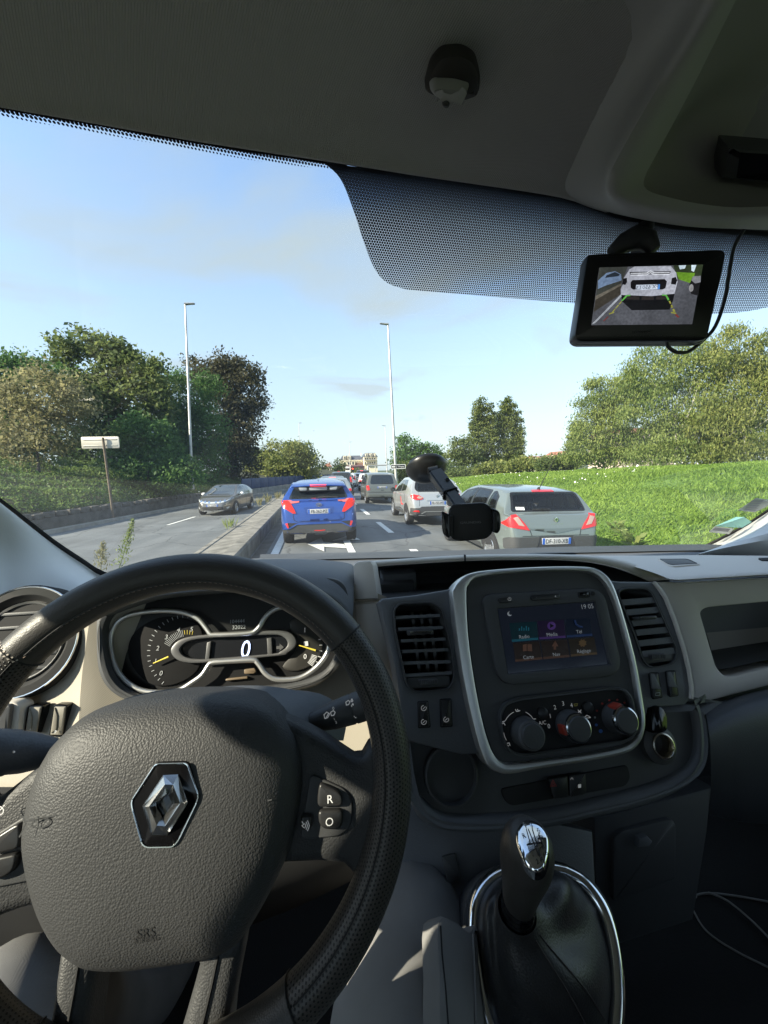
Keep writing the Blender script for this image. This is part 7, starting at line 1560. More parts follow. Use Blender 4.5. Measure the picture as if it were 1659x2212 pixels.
strokes('air_symbols', PC, zl([[(776, 735), (781, 744), (788, 744)], [(786, 735), (789, 743), (797, 741)], [(716, 800), (724, 796), (730, 806)], [(718, 792), (728, 788)], [(852, 790), (860, 784), (868, 795)], [(850, 780), (868, 778)], [(740, 888), (748, 886), (752, 898)], [(738, 895), (746, 900)], [(1058, 738), (1072, 752)], [(1072, 738), (1058, 752)], [(1060, 745), (1070, 745)],
     [(1088, 770), (1098, 762), (1110, 768), (1114, 772), (1090, 776), (1088, 770)]]), .0010, D_wht, hp)
strokes('defrost_symbol', PC, zl([[(1040, 712), (1056, 710), (1054, 718), (1043, 720), (1040, 712)]]), .0010, mat('amber_print', (.5, .4, .08), .5), hp)
for a, m_ in ((160, D_redp), (130, D_redp), (105, D_redp), (80, D_redp), (55, D_redp), (30, D_redp)):
    x, y = Z6([(1222 + 82 * math.cos(R(a)), 768 - 76 * math.sin(R(a)))])[0]; slab('heat_dot', PC, disc2((x, y), 2.2, 8), 0, .0005, m_, hp, bev=0)
for p, r_, m_ in (((1142, 806), 3, D_blup), ((1162, 834), 4.2, D_blup), ((1136, 772), 2, D_mark)): x, y = Z6([p])[0]; slab('heat_dot', PC, disc2((x, y), r_, 10), 0, .0005, m_, hp, bev=0)
for p in ((898, 752), (1102, 726)): q = PC.uv(*Z6([p])[0]); lathe('push_button', PC, [(.0075, 0), (.0073, .0025), (.006, .0032), (0, .0032)], MATS['button_black'], hp, 20, c=q, cap=False)
# switches either side
for P, sy in ((Z6([(337, 700), (385, 697), (397, 818), (340, 822)]), 'A'), (Z6([(437, 690), (490, 686), (496, 815), (440, 818)]), 'B'), (Z5([(720, 1105), (795, 1100), (828, 1305), (750, 1318)]), 'C'), (Z5([(855, 1090), (928, 1085), (955, 1290), (882, 1300)]), 'D')):
    s_ = slab('switch', PA, rpoly(P, 3, 3), -.012, -.004, D_void, van, bev=.001); cx_, cy_ = sum(p[0] for p in P) / 4, sum(p[1] for p in P) / 4; q = [(cx_ + (x - cx_) * .84, cy_ + (y - cy_) * .92) for x, y in P]
    slab('rocker', PA, rpoly(q, 2, 2), -.008, -.001, MATS['button_black'], s_, bev=.0015)
    if sy in 'AB':
        for yy in ((cy_ - 14, cy_ + 16) if sy == 'A' else (cy_ + 14,)): strokes('switch_symbol', PA, [[PA.uv(cx_ + 5.5 * math.cos(a), yy + 5.5 * math.sin(a)) for a in np.linspace(-.5, 4.6, 14)], [PA.uv(cx_ - 2, yy + 2), PA.uv(cx_ + 3, yy - 3)]], .0006, D_wht, s_, -.0002)
    if sy == 'C': strokes('switch_symbol', PA, [[PA.uv(*p) for p in ((cx_ - 1, cy_ + 16), (cx_ + 8, cy_ + 15), (cx_ + 8, cy_ + 21), (cx_ - 1, cy_ + 22), (cx_ - 1, cy_ + 16))]], .0006, D_mark, s_, -.0002)
    if sy in 'CD': slab('rocker_face', PA, [q[0], (q[0][0] * .5 + q[1][0] * .5, q[0][1]), (q[2][0], q[2][1] * .7 + q[1][1] * .3), (q[3][0] * .6 + q[0][0] * .4, q[3][1] * .6 + q[0][1] * .4)], -.001, .0012, D_soft, s_, bev=.001)
# lower console shell with its rolled lip, cup hole, hazard switches, power socket
low = sm([(872, 1556), (890, 1560), (1482, 1522), (1500, 1530), (1510, 1570), (1512, 1620), (1498, 1655), (1460, 1680), (1400, 1702), (1300, 1728), (1200, 1750), (1090, 1764), (985, 1766), (940, 1752), (900, 1706), (882, 1640)], 3)
lip = sm([(866, 1552), (890, 1550), (1490, 1516), (1520, 1525), (1531, 1574), (1532.5, 1629), (1525, 1664), (1490, 1706), (1402, 1745), (1276, 1775), (1180, 1796), (1050, 1806), (960, 1800), (905, 1770), (880, 1700), (868, 1620)], 3)
PL = PA.shift(-.012)
lc = slab('lower_console', PA, lip, -.09, -.014, D_blue, van, bev=.012, seg=4, hole=low); slab('lower_face', PA, low, -.09, -.026, D_blk, lc, bev=.0)
sl_ = slab('storage_slot', PA, rpoly(Z7([(512, 225), (1060, 122), (1072, 180), (1050, 215), (560, 300), (530, 275)]), 10, 4), -.04, -.0235, D_void, lc, bev=.002)
for (P, m_) in (([(718, 182), (802, 168), (806, 262), (740, 270)], 'h'), ([(806, 167), (878, 158), (884, 240), (870, 252), (810, 261)], 'l')):
    b_o = slab('button', PA, rpoly(Z7(P), 4, 3), -.03, -.018, MATS['button_black'], lc, bev=.002)
    if m_ == 'h': strokes('hazard_symbol', PA, [[PA.uv(*q) for q in Z7([(756, 236), (768, 206), (784, 233), (756, 236)])], [PA.uv(*q) for q in Z7([(763, 231), (769, 217), (776, 229), (763, 231)])]], .0007, D_redp, b_o, -.0174)
    else:
        slab('lock_symbol', PA, Z7([(846, 206), (858, 204), (858, 219), (846, 221)]), -.018, -.0174, D_wht, b_o, bev=0); strokes('lock_symbol', PA, [[PA.uv(*q) for q in Z7([(847, 206), (848, 199), (852, 197), (856, 199), (857, 205)])]], .0006, D_wht, b_o, -.0174)
q = PL.uv(*Z7([(308, 172)])[0]); lathe('cup_hole', PL, [(.036, -.012), (.0355, -.004), (.033, -.003), (.0325, -.02), (.0, -.022)], D_blk, lc, 32, c=q, cap=False)
q = PL.uv(*Z5([(815, 1680)])[0]); so = lathe('power_socket', PL, [(.0250, -.010), (.0245, -.002), (.0205, .0005), (.0165, .0025)], D_blk, lc, 32, c=q, cap=False); lathe('socket_ring', PL, [(.0165, .001), (.0163, .0048), (.0145, .0055), (.0132, .0035), (.0130, -.02), (0, -.03)], mat('socket_metal', (.55, .50, .42), .25, 1.0), so, 32, c=q, cap=False)
slab('socket_cap', PL, rpoly(Z5([(745, 1380), (790, 1362), (835, 1385), (868, 1450), (872, 1540), (860, 1580), (745, 1590), (735, 1440)]), 8, 4), -.006, .010, D_gloss, so, bev=.004)
# ---- passenger fascia with its open glove tray
fas = [(1420, 1257), (1447, 1257), (1480, 1258), (1580, 1252), (2050, 1228), (2050, 1396), (1660, 1482), (1560, 1508), (1498, 1524), (1500, 1486), (1493, 1445), (1482, 1400), (1463, 1340), (1443, 1290)]
gt = rpoly([(1513, 1322), (1528, 1312), (1760, 1290), (1760, 1432), (1660, 1442), (1588, 1461), (1566, 1461), (1548, 1441)], [8, 10, 4, 4, 10, 10, 12, 10], 4)
PP = Plane(atY(1480, 1258, .622), (0, -.95, .31))
pf = slab('passenger_fascia', PP, fas, -.04, .0, D_beige, van, bev=.004, hole=gt); slab('tray_back', PP, gt, -.075, -.065, mat('tray_grey', (.26, .24, .22), .7), pf, bev=0)
loft('tray_shelf', [[PP.on(x, y, -.066) for x, y in ((1532, 1405), (1590, 1396), (1660, 1385), (1760, 1372))], [PP.on(x, y, -.045) for x, y in ((1538, 1418), (1590, 1408), (1660, 1397), (1760, 1384))], [PP.on(x, y, -.005) for x, y in ((1552, 1446), (1590, 1440), (1660, 1425), (1760, 1412))]], D_blk, pf, 3, 2)
for a, b, o_ in (((1513, 1322), (1548, 1441), 0),): pass
loft('passenger_knee_panel', [[PP.on(x, y, -.01) for x, y in ((1522, 1526), (1566, 1513), (1660, 1486), (2050, 1400))], [PP.on(x, y, .045) for x, y in ((1528, 1560), (1570, 1536), (1660, 1506), (2050, 1412))], [PP.on(x, y, .055) for x, y in ((1534, 1605), (1580, 1590), (1660, 1570), (2050, 1470))], [PP.on(x, y, .02) for x, y in ((1536, 1660), (1580, 1660), (1660, 1650), (2050, 1580))], [PP.on(x, y, -.12) for x, y in ((1534, 1760), (1580, 1770), (1660, 1780), (2050, 1800))]], D_blue, van, 4, 4, smooth=80)
# ---- tunnel face below the console, side locker
TZ = Plane(atD(1100, 1850, .50), (0, -.80, .60))
slab('tunnel_panel', TZ, [(830, 1700), (1283, 1795), (1290, 1920), (1310, 2060), (1330, 2330), (960, 2330), (880, 2000), (860, 1800)], -.10, 0, D_blue, van, bev=.006)
slot = slab('tunnel_switch', TZ, rpoly(Z7([(262, 515), (322, 500), (345, 615), (300, 634), (285, 630)]), 4, 3), -.01, .004, D_blk, van, bev=.002)
PLk = Plane(atD(1400, 1830, .60), (-.05, -.93, .30))
lk = slab('locker', PLk, [(1284, 1770), (1540, 1700), (1530, 1800), (1500, 1990), (1290, 2060)], -.10, -.02, D_blk, van, bev=.006)
slab('locker_door', PLk, rpoly([(1325, 1812), (1345, 1795), (1450, 1769), (1462, 1780), (1462, 1900), (1325, 1950)], 8, 4), -.025, -.012, D_blk, lk, bev=.004); slab('locker_latch', PLk, [(1381, 1812), (1398, 1806), (1411, 1819), (1404, 1830), (1380, 1832)], -.013, -.002, D_soft, lk, bev=.003)
# ---- gear lever: chrome collar, leather boot, knob with chromed shift diagram
PG = Plane((.214, .345, 1.232), (0, -.62, .785))
def ring_px(o): return None
ro = sm(Z7([(545, 560), (640, 548), (760, 556), (812, 574), (865, 604), (920, 660), (968, 735), (1000, 830), (1022, 950), (1031, 1080), (1026, 1200), (1005, 1330), (930, 1430), (760, 1470), (600, 1440), (480, 1330), (425, 1150), (398, 980), (380, 860), (380, 770), (390, 700), (420, 640), (470, 592)]), 3)
gl_ = slab('gear_lever', PG, sm(Z7([(545, 540), (640, 528), (770, 538), (870, 580), (940, 650), (1000, 760), (1040, 930), (1052, 1090), (1046, 1220), (1015, 1350), (930, 1460), (760, 1500), (580, 1470), (450, 1350), (395, 1150), (365, 960), (352, 850), (355, 760), (370, 680), (405, 620), (460, 570)]), 3), -.05, -.004, D_blk, van, bev=.004)
kc = (Z7([(705, 900)])[0]); ctr = [PG.on(kc[0] + (x - kc[0]) * .93, kc[1] + (y - kc[1]) * .955, .0) for x, y in ro]
ctube('collar', ctr, .0085, D_chrome, gl_, 12)
kb0 = atD(*Z7([(585, 735)])[0], .385); kt = atD(*Z7([(632, 455)])[0], .355)
axis = (kt - kb0).normalized(); rowsB = []
bo = [PG.on(kc[0] + (x - kc[0]) * .90, kc[1] + (y - kc[1]) * .93, -.004) for x, y in ro]; nb = len(bo); cenb = sum(bo, Vector()) / nb
e1 = axis.cross(Vector((0, 1, 0))).normalized(); e2 = axis.cross(e1).normalized()
V = []; F = []; K = 12
for k in range(K + 1):
    t = k / K; 
    for i, p in enumerate(bo):
        d = p - cenb; aa = math.atan2(d.dot(e2), d.dot(e1)); top_p = kb0 - axis * .004 + (e1 * math.cos(aa) + e2 * math.sin(aa)) * .0185
        s_ = t ** .78; q = p * (1 - s_) + top_p * s_
        bulge = math.sin(math.pi * min(1, t * 1.15)) * .017 * (1 - t * .5) * (1 + .55 * math.sin(aa * 3 + 1.2 + t * 3) + .35 * math.sin(aa * 5 + t * 5))
        q = q + (PG.n * .8 + d.normalized() * .35) * bulge; V.append(q)
for k in range(K):
    for i in range(nb): j = (i + 1) % nb; F.append((k * nb + i, k * nb + j, (k + 1) * nb + j, (k + 1) * nb + i))
boot = meshpy('boot', V, F, mat('boot_leather', (.028, .028, .03), .38, bump=('leather', 500, .4, .0006)), gl_, 80)
for aa_ in (0, 3): tube('boot_seam', [V[k * nb + int(nb * .47) + aa_] + PG.n * .0008 for k in range(1, K)], .0006, mat('boot_thread', (.06, .05, .05), .8), boot, 5)
PKn = Plane(kt, axis)
def kring(name, prof, m, par, el=1.0):
    """profile round the lever axis: (radius, height above boot)"""
    V = []; F = []; n = 36; hgt = (kt - kb0).length
    for r_, h_ in prof:
        for i in range(n): a = 2 * math.pi * i / n; V.append(kb0 + axis * h_ + (e1 * math.cos(a) * .92 + e2 * math.sin(a)) * r_)
    for k in range(len(prof) - 1):
        for i in range(n): j = (i + 1) % n; F.append((k * n + i, k * n + j, (k + 1) * n + j, (k + 1) * n + i))
    return meshpy(name, V, F, m, par, 60)
HK = (kt - kb0).length
for h_ in (-.006, .001, .008): kring('boot_ring', [(.0150, h_ - .003), (.0172, h_ - .001), (.0178, h_ + .002), (.0165, h_ + .005)], D_gloss, gl_)
kn = kring('gear_knob', [(.0150, .008), (.0165, .014), (.0185, .030), (.0215, .050), (.0245, .066), (.0255, .078), (.0248, .090), (.0215, .101), (.0150, .108), (.0, .110)], D_leather, gl_)
# chromed oval facing the driver
face_n = (CAM - atD(*Z7([(658, 462)])[0], .352)).normalized() * .35 + Vector((-.1, .0, .9)); face_n.normalize()
fc = atD(*Z7([(658, 462)])[0], .338); PFc = Plane(fc, face_n)
ell = rpoly(Z7([(585, 375), (610, 350), (645, 346), (690, 372), (718, 420), (720, 490), (700, 555), (672, 574), (640, 566), (605, 525), (580, 460), (574, 410)]), 12, 4)
eu = [((q - PFc.p0).dot(PFc.u), (q - PFc.p0).dot(PFc.v)) for q in (PFc.on(x, y) for x, y in ell)]; ne = len(eu); V = []; F = []
ce = (sum(p[0] for p in eu) / ne, sum(p[1] for p in eu) / ne)
for s_, h_ in ((1, -.014), (1, -.004), (.97, -.0022), (.85, -.0008), (.6, .0004), (.3, .0009)): V += [PFc.w(ce[0] + (x - ce[0]) * s_, ce[1] + (y - ce[1]) * s_, h_) for x, y in eu]
for k in range(5):
    for i in range(ne): j = (i + 1) % ne; F.append((k * ne + i, k * ne + j, (k + 1) * ne + j, (k + 1) * ne + i))
F.append(tuple(range(5 * ne, 6 * ne)))
cap_ = meshpy('knob_cap', V, F, mat('mirror_chrome', (.82, .83, .84), .06, 1.0), kn, 80)
strokes('shift_diagram', PFc, [[PFc.uv(*q) for q in Z7(l)] for l in ([(624, 402), (640, 460), (626, 468)], [(650, 402), (684, 515)], [(632, 400), (676, 510)], [(628, 466), (692, 455)], [(676, 420), (700, 480)])], .0008, D_void, cap_, .0013)
for s_, p in (('1', (619, 380)), ('3', (645, 380)), ('5', (676, 402)), ('R', (612, 424)), ('2', (672, 533)), ('4', (690, 525)), ('6', (708, 497))): x, y = Z7([p])[0]; ptext(s_, PFc, x, y, 9, D_void, cap_, off=.0013)

# ================================================================== THINGS IN THE CAB
# ---- reversing monitor hanging under the roof
PM = Plane((.335, .3836, 1.925), (-.305, -.949, -.083))
def M2(L_): return [(1223.4 + x * .2626, 466.3 + y * .2626) for x, y in L_]
mo = thing('monitor', 'black reversing-camera monitor hanging from the windscreen showing the car behind', 'monitor', PM.p0)
off_ = Matrix.Translation(-PM.p0)
def mslab(name, px, o0, o1, m, par=mo, **k):
    o = slab(name, PM, px, o0, o1, m, None, **k); o.data.transform(off_); o.parent = par; return o
case = rpoly(M2([(172, 322), (200, 308), (1270, 270), (1305, 282), (1322, 320), (1172, 985), (1150, 1018), (1090, 1030), (110, 1036), (72, 1010), (68, 975)]), 8, 4)
mslab('case', case, -.020, 0, mat('monitor_black', (.010, .010, .011), .32), bev=.003, back=True)
mslab('case_side', [(x - 5, y + 6) for x, y in case], -.022, -.010, mat('monitor_grey', (.10, .11, .11), .4), bev=.003, back=True)
E_ = lambda nm, col, s_: mat('picture_' + nm, tuple(c_ * .05 for c_ in col), .25, emit=col, estr=s_ * .5)
scp = M2([(272, 425), (1125, 400), (1035, 890), (207, 898)])
scr_ = mslab('screen', scp, -.004, .0006, E_('road', (.19, .20, .235), .30), bev=0)
def pic(nm, P, m, o): return mslab(nm, M2(P), .0006, o, m, scr_, bev=0)
pic('picture', [(272, 425), (505, 418), (450, 560), (240, 690)], E_('trees', (.10, .11, .10), .3), .0009)
pic('picture', [(880, 408), (1125, 400), (1108, 495), (1010, 490), (920, 520)], E_('hedge', (.07, .10, .05), .3), .0009); pic('picture', [(905, 462), (1060, 470), (1030, 555), (925, 520)], E_('lawn', (.16, .34, .03), .55), .0011)
pic('picture', [(925, 408), (985, 406), (975, 432), (935, 440)], E_('sky', (.7, .85, .95), .6), .0011); pic('picture', [(1030, 405), (1070, 404), (1050, 460), (1030, 450)], E_('sky', (.7, .85, .95), .6), .0011)
pic('picture', [(240, 690), (450, 570), (455, 640), (225, 790)], E_('wallside', (.09, .08, .065), .35), .0010); pic('picture', [(210, 890), (455, 640), (462, 655), (240, 880)], E_('line', (.5, .54, .6), .5), .0012); pic('picture', [(240, 660), (450, 555), (452, 572), (240, 690)], E_('walltop', (.24, .22, .18), .4), .0012)
pic('picture', [(262, 530), (330, 470), (400, 455), (450, 480), (455, 530), (330, 570), (260, 600)], E_('bluecar', (.22, .32, .50), .5), .0013); pic('picture', [(330, 490), (400, 462), (440, 480), (430, 495), (320, 510)], E_('darkglass', (.05, .07, .10), .3), .0015)
pic('picture', [(1015, 560), (1040, 500), (1108, 492), (1085, 655), (1030, 640)], E_('blackcar', (.03, .03, .035), .3), .0013); pic('picture', [(1040, 500), (1106, 492), (1104, 545), (1060, 555), (1030, 530)], E_('greycar', (.35, .36, .40), .4), .0015); pic('picture', disc2((1030, 592), 16, 14, 30), E_('wheel', (.5, .5, .52), .4), .0017)
body_ = E_('crossover', (.50, .52, .60), .55)
pic('picture', [(470, 560), (475, 510), (520, 440), (560, 417), (860, 412), (905, 470), (915, 540), (890, 640), (700, 660), (450, 650), (448, 600)], body_, .0014)
pic('picture', [(450, 640), (700, 655), (890, 640), (880, 690), (850, 770), (540, 775), (460, 700)], E_('shadow', (.012, .013, .016), .4), .0013)
for P in ([(530, 545), (545, 528), (810, 520), (828, 540), (815, 595), (790, 605), (550, 605), (530, 590)], [(462, 560), (470, 515), (498, 510), (500, 545), (485, 568)], [(862, 560), (868, 512), (900, 502), (912, 530), (900, 565)], [(520, 462), (860, 455), (850, 478), (525, 482)]): pic('picture', P, E_('grille', (.02, .02, .025), .3), .0018)
for dy in (0, 14): pic('picture', [(530, 470 + dy), (660, 466 + dy), (692, 448 + dy), (725, 464 + dy), (850, 462 + dy), (850, 467 + dy), (722, 471 + dy), (692, 456 + dy), (664, 473 + dy), (530, 476 + dy)], E_('chevron', (.75, .78, .85), .6), .0022)
pic('picture', [(575, 568), (770, 562), (768, 602), (572, 606)], E_('plate', (.62, .70, .82), .65), .0022); pic('picture', [(752, 563), (770, 562), (768, 602), (750, 602)], E_('plateband', (.10, .30, .75), .6), .0025)
def mt(s_, p, h, m, **k):
    x, y = M2([p])[0]; o = ptext(s_, PM, x, y, h, m, None, **k); o.data.transform(off_); o.parent = scr_ if k.get('off', 0) > .001 else mo; return o
mt('FX 650 LS', (665, 585), 7.5, E_('ink', (.05, .07, .12), .3), off=.0029, mirror=True)
pic('picture', [(480, 660), (600, 660), (600, 690), (480, 685)], E_('intake', (.06, .05, .05), .3), .0016); pic('picture', [(620, 660), (720, 660), (720, 690), (620, 690)], E_('intake', (.06, .05, .05), .3), .0016); pic('picture', [(740, 660), (850, 655), (840, 685), (740, 690)], E_('intake', (.06, .05, .05), .3), .0016)
grn, ylw, rdd = E_('green', (.16, .62, .10), .45), E_('yellow', (.55, .55, .10), .35), E_('red', (.5, .08, .06), .25)
for P, m_ in (([(458, 692), (466, 697), (500, 662), (490, 655)], grn), ([(490, 652), (528, 648), (528, 656), (494, 660)], grn), ([(790, 646), (822, 648), (822, 656), (790, 654)], grn), ([(815, 650), (824, 646), (848, 688), (840, 694)], grn)): pic('guide_line', P, m_, .0024)
for k in range(3):
    t0, t1 = k / 3, k / 3 + .22; a = (452, 702); b = (372, 795); c_ = (846, 700); d = (896, 800)
    pic('guide_line', [(a[0] + (b[0] - a[0]) * t0, a[1] + (b[1] - a[1]) * t0), (a[0] + (b[0] - a[0]) * t0 + 7, a[1] + (b[1] - a[1]) * t0 + 3), (a[0] + (b[0] - a[0]) * t1 + 7, a[1] + (b[1] - a[1]) * t1 + 3), (a[0] + (b[0] - a[0]) * t1, a[1] + (b[1] - a[1]) * t1)], ylw, .0024)
    pic('guide_line', [(c_[0] + (d[0] - c_[0]) * t0, c_[1] + (d[1] - c_[1]) * t0), (c_[0] + (d[0] - c_[0]) * t0 + 7, c_[1] + (d[1] - c_[1]) * t0 - 3), (c_[0] + (d[0] - c_[0]) * t1 + 7, c_[1] + (d[1] - c_[1]) * t1 - 3), (c_[0] + (d[0] - c_[0]) * t1, c_[1] + (d[1] - c_[1]) * t1)], ylw, .0024)
for P, m_ in (([(355, 800), (392, 788), (394, 795), (358, 808)], ylw), ([(868, 788), (902, 796), (905, 804), (870, 795)], ylw), ([(308, 858), (342, 826), (346, 832), (314, 862)], rdd), ([(905, 806), (930, 830), (926, 834), (902, 812)], rdd)): pic('guide_line', P, m_, .0024)
mt('Tomtop', (615, 955), 8, mat('dim_print', (.05, .05, .055), .5), off=.0006, skew=.2)
# its suction mount
SM = onglass(1398, 486, .004); sb = PM.on(1385, 540, -.02)
tube('mount_arm', [p - PM.p0 for p in (sb, (sb + SM) / 2 + Vector((0, 0, .01)), SM)], [.010, .008, .007], D_blk, mo, 10)
tube('mount_base', [p - PM.p0 for p in (PM.on(1320, 546, -.012), PM.on(1345, 526, -.014), PM.on(1372, 514, -.016), PM.on(1400, 520, -.014), PM.on(1414, 542, -.012))], [.006, .010, .012, .010, .006], D_blk, mo, 10)
cabp = [(1441, 737), (1443, 748), (1455, 758), (1470, 762), (1490, 758), (1520, 734), (1545, 705), (1565, 650), (1575, 590), (1584, 540), (1597, 512), (1612, 490), (1640, 470)]
cp = [PM.on(x, y, -.004 - .004 * k) for k, (x, y) in enumerate(cabp)]
tag(tube('monitor_cable', cr(cp, 4), .0019, D_blk, None, 8), 'thin black cable hanging in a loop from the reversing monitor', 'cable')
# ---- phone holder on a suction arm
def H1(L_): return [(866.8 + x * .1422, 965.6 + y * .1422) for x, y in L_]
PHd = Plane(atD(1016, 1128, .60), (-.25, -.95, .12))
ph = thing('phone_holder', 'empty black phone holder on a suction-cup arm in front of the windscreen', 'phone holder', PHd.p0)
oh = Matrix.Translation(-PHd.p0)
def hslab(name, px, o0, o1, m, **k):
    o = slab(name, PHd, px, o0, o1, m, None, **k); o.data.transform(oh); o.parent = ph; return o
Hbk = mat('holder_black', (.006, .006, .006), .55); Hgl = mat('holder_gloss', (.014, .015, .016), .22)
hslab('cradle', rpoly(H1([(722, 965), (760, 892), (822, 866), (1235, 842), (1320, 872), (1370, 925), (1398, 1000), (1400, 1230), (1382, 1318), (1300, 1388), (1200, 1410), (880, 1430), (800, 1410), (745, 1362), (716, 1290)]), 6, 4), -.016, 0, Hgl, bev=.0015, back=True)
hslab('cradle_pad', rpoly(H1([(738, 970), (772, 902), (828, 878), (1228, 856), (1308, 884), (1356, 934), (1384, 1004), (1386, 1228), (1368, 1310), (1292, 1376), (1196, 1396), (884, 1415), (806, 1396), (756, 1352), (732, 1288)]), 6, 4), -.004, .0012, Hbk, bev=.0006)
hslab('clamp_jaw', rpoly(H1([(610, 985), (625, 972), (735, 1030), (742, 1370), (725, 1390), (640, 1330), (622, 1250)]), 4, 3), -.010, .010, Hgl, bev=.002, back=True); hslab('clamp_grip', rpoly(H1([(736, 1035), (790, 1042), (790, 1350), (742, 1368)]), 3, 3), -.002, .009, Hbk, bev=.002)
hslab('clamp_jaw', rpoly(H1([(1365, 920), (1470, 960), (1505, 1010), (1518, 1150), (1505, 1270), (1460, 1320), (1380, 1285), (1400, 1230), (1400, 1000)]), 5, 3), -.010, .010, Hgl, bev=.002, back=True); hslab('clamp_grip', rpoly(H1([(1405, 985), (1455, 995), (1460, 1270), (1405, 1280)]), 3, 3), .008, .013, Hbk, bev=.002)
t_o = ptext('GRUNDIG', PHd, *H1([(1052, 1146)])[0], 4.6, mat('dim_silver', (.16, .16, .16), .5), None, off=.0016, sx=1.5); t_o.data.transform(oh); t_o.parent = ph
cupc = onglass(921, 1010, .006); gn = Vector((0, -1, -1 / 1.26)).normalized(); gn = Vector((.30 * (cupc.x - .35) / .81, -1, -1.26)).normalized() * 1
gn = Vector((-.0, -.622, -.783)); PCu = Plane(cupc, gn); PCu.n = gn.normalized(); PCu.u = Vector((1, 0, 0)); PCu.v = PCu.u.cross(PCu.n)
# direction of the suction cup: it sits flat on the sloping glass and bulges into the cab
o = lathe('suction_cup', PCu, [(.0385, -.003), (.0400, .0), (.0395, .004), (.036, .010), (.030, .017), (.020, .024), (.010, .027), (0, .0275)], mat('cup_black', (.012, .013, .014), .3), None, 40, cap=False); o.data.transform(oh); o.parent = ph
ja = PCu.p0 + PCu.n * .030; jb = atD(978, 1085, .625); je = atD(1006, 1100, .615)
def htube(nm, P, r, m, n=10): o = tube(nm, [Vector(p) for p in P], r, m, None, n); o.data.transform(oh); o.parent = ph; return o
PJ = Plane(atD(934, 1028, (ja.y) * .96), (-.9, -.4, .1)); 
htube('knuckle', [atD(926, 1024, .70), atD(946, 1020, .70)], [.013, .013], Hgl, 16)
dirv = (atD(994, 1090, .615) - atD(938, 1020, .70))
def hbar(nm, a, b, w_, h_, m):
    d = (b - a).normalized(); s_ = d.cross(Vector((0, -1, .2))).normalized(); n_ = s_.cross(d); V = []
    for p, k in ((a, 1), (b, 1)):
        for x, y in ((-1, -1), (1, -1), (1, 1), (-1, 1)): V.append(p + s_ * x * w_ / 2 + n_ * y * h_ / 2)
    bm = bmesh.new(); vs_ = [bm.verts.new(v) for v in V]
    for f in ((3, 2, 1, 0), (4, 5, 6, 7), (0, 1, 5, 4), (1, 2, 6, 5), (2, 3, 7, 6), (3, 0, 4, 7)): bm.faces.new([vs_[i] for i in f])
    bmesh.ops.bevel(bm, geom=bm.edges[:], offset=.0025, segments=2, affect='EDGES'); o = bmobj(nm, bm, m, None); o.data.transform(oh); o.parent = ph; return d, s_, n_
Marm = mat('arm_black', (.030, .034, .038), .3)
a_, b_2 = atD(940, 1022, .695), atD(972, 1066, .650)
d_, s_v, n_v = hbar('arm', a_, b_2, .024, .020, Marm); hbar('arm', b_2, atD(1000, 1105, .615), .020, .017, Marm); hbar('arm_collar', b_2 - d_ * .004, b_2 + d_ * .004, .0265, .0225, Hgl)
for px, py in ((966, 1036), (988, 1062)): hbar('arm_lever', atD(px - 6, py, .66), atD(px + 6, py + 1, .66), .006, .006, Hbk)
text3('CE', atD(955, 1067, .648), (-s_v * .2 - d_ * -.9).normalized() if False else s_v * -1 if s_v.x < 0 else s_v, (d_ * -1) if d_.z < 0 else d_, .008, D_wht, None).data.transform(oh); bpy.data.objects[-1] if False else None
lt_ = [o for o in C.objects if o.name.startswith('lettering') and o.parent is None]
for o in lt_: o.parent = ph
# ---- papers stuck behind the windscreen at the lower right
def gpoly2(name, P, off, m, label=None, cat=None, group=None, parent=None, curl=0):
    n = len(P); V = [onglass(x, y, off + (curl * (i % 2))) for i, (x, y) in enumerate(P)]
    V += [v + Vector((0, -.0006, 0)) for v in V]; F = [tuple(range(n)), tuple(range(2 * n - 1, n - 1, -1))] + [(i, (i + 1) % n, n + (i + 1) % n, n + i) for i in range(n)]
    o = meshpy(name, V, F, m, parent)
    if label: tag(o, label, cat, group)
    return o
def K8(L_): return [(1426.4 + x * .1402, 1042.3 + y * .1402) for x, y in L_]
M_paper = mat('paper', (.60, .62, .58), .7); M_lav = mat('lavender_sticker', (.42, .40, .48), .6, alpha=.55); M_print = mat('grey_print', (.18, .17, .22), .7); M_mint = mat('mint_paper', (.35, .68, .64), .6, alpha=.7)
st1 = gpoly2('sticker', K8([(1190, 430), (1475, 238), (1700, 268), (1640, 370), (1450, 458)]), .004, M_lav, 'pale lavender sticker with grey lines, highest on the right of the windscreen', 'sticker')
for k in range(5): gpoly2('printed_line', K8([(1290 + 26 * (4 - k) , 420 - 32 * (4 - k)), (1470 + 26 * (4 - k), 440 - 36 * (4 - k)), (1474 + 26 * (4 - k), 426 - 36 * (4 - k)), (1300 + 26 * (4 - k), 406 - 32 * (4 - k))]), .0056, M_print, parent=st1)
st2_ = gpoly2('sticker', K8([(745, 765), (840, 675), (1135, 708), (1055, 797)]), .004, M_paper, 'small white sticker with printed lines, lowest on the right of the windscreen', 'sticker')
for k in range(3): gpoly2('printed_line', K8([(810 + 14 * k, 735 - 16 * k), (1040 + 14 * k, 760 - 16 * k), (1046 + 14 * k, 751 - 16 * k), (816 + 14 * k, 727 - 16 * k)]), .0056, M_print, parent=st2_)
pp = meshpy('paper_slip', [onglass(x, y, o_) for (x, y), o_ in zip(K8([(850, 670), (1165, 535), (1290, 530), (1405, 605), (1260, 692), (1130, 690), (1100, 600)]), (.012, .008, .02, .014, .022, .018, .030))], [(0, 6, 5), (0, 1, 6), (1, 2, 6), (6, 2, 4), (2, 3, 4), (6, 4, 5)], M_mint, None)
md = pp.modifiers.new('thickness', 'SOLIDIFY'); md.thickness = .0006
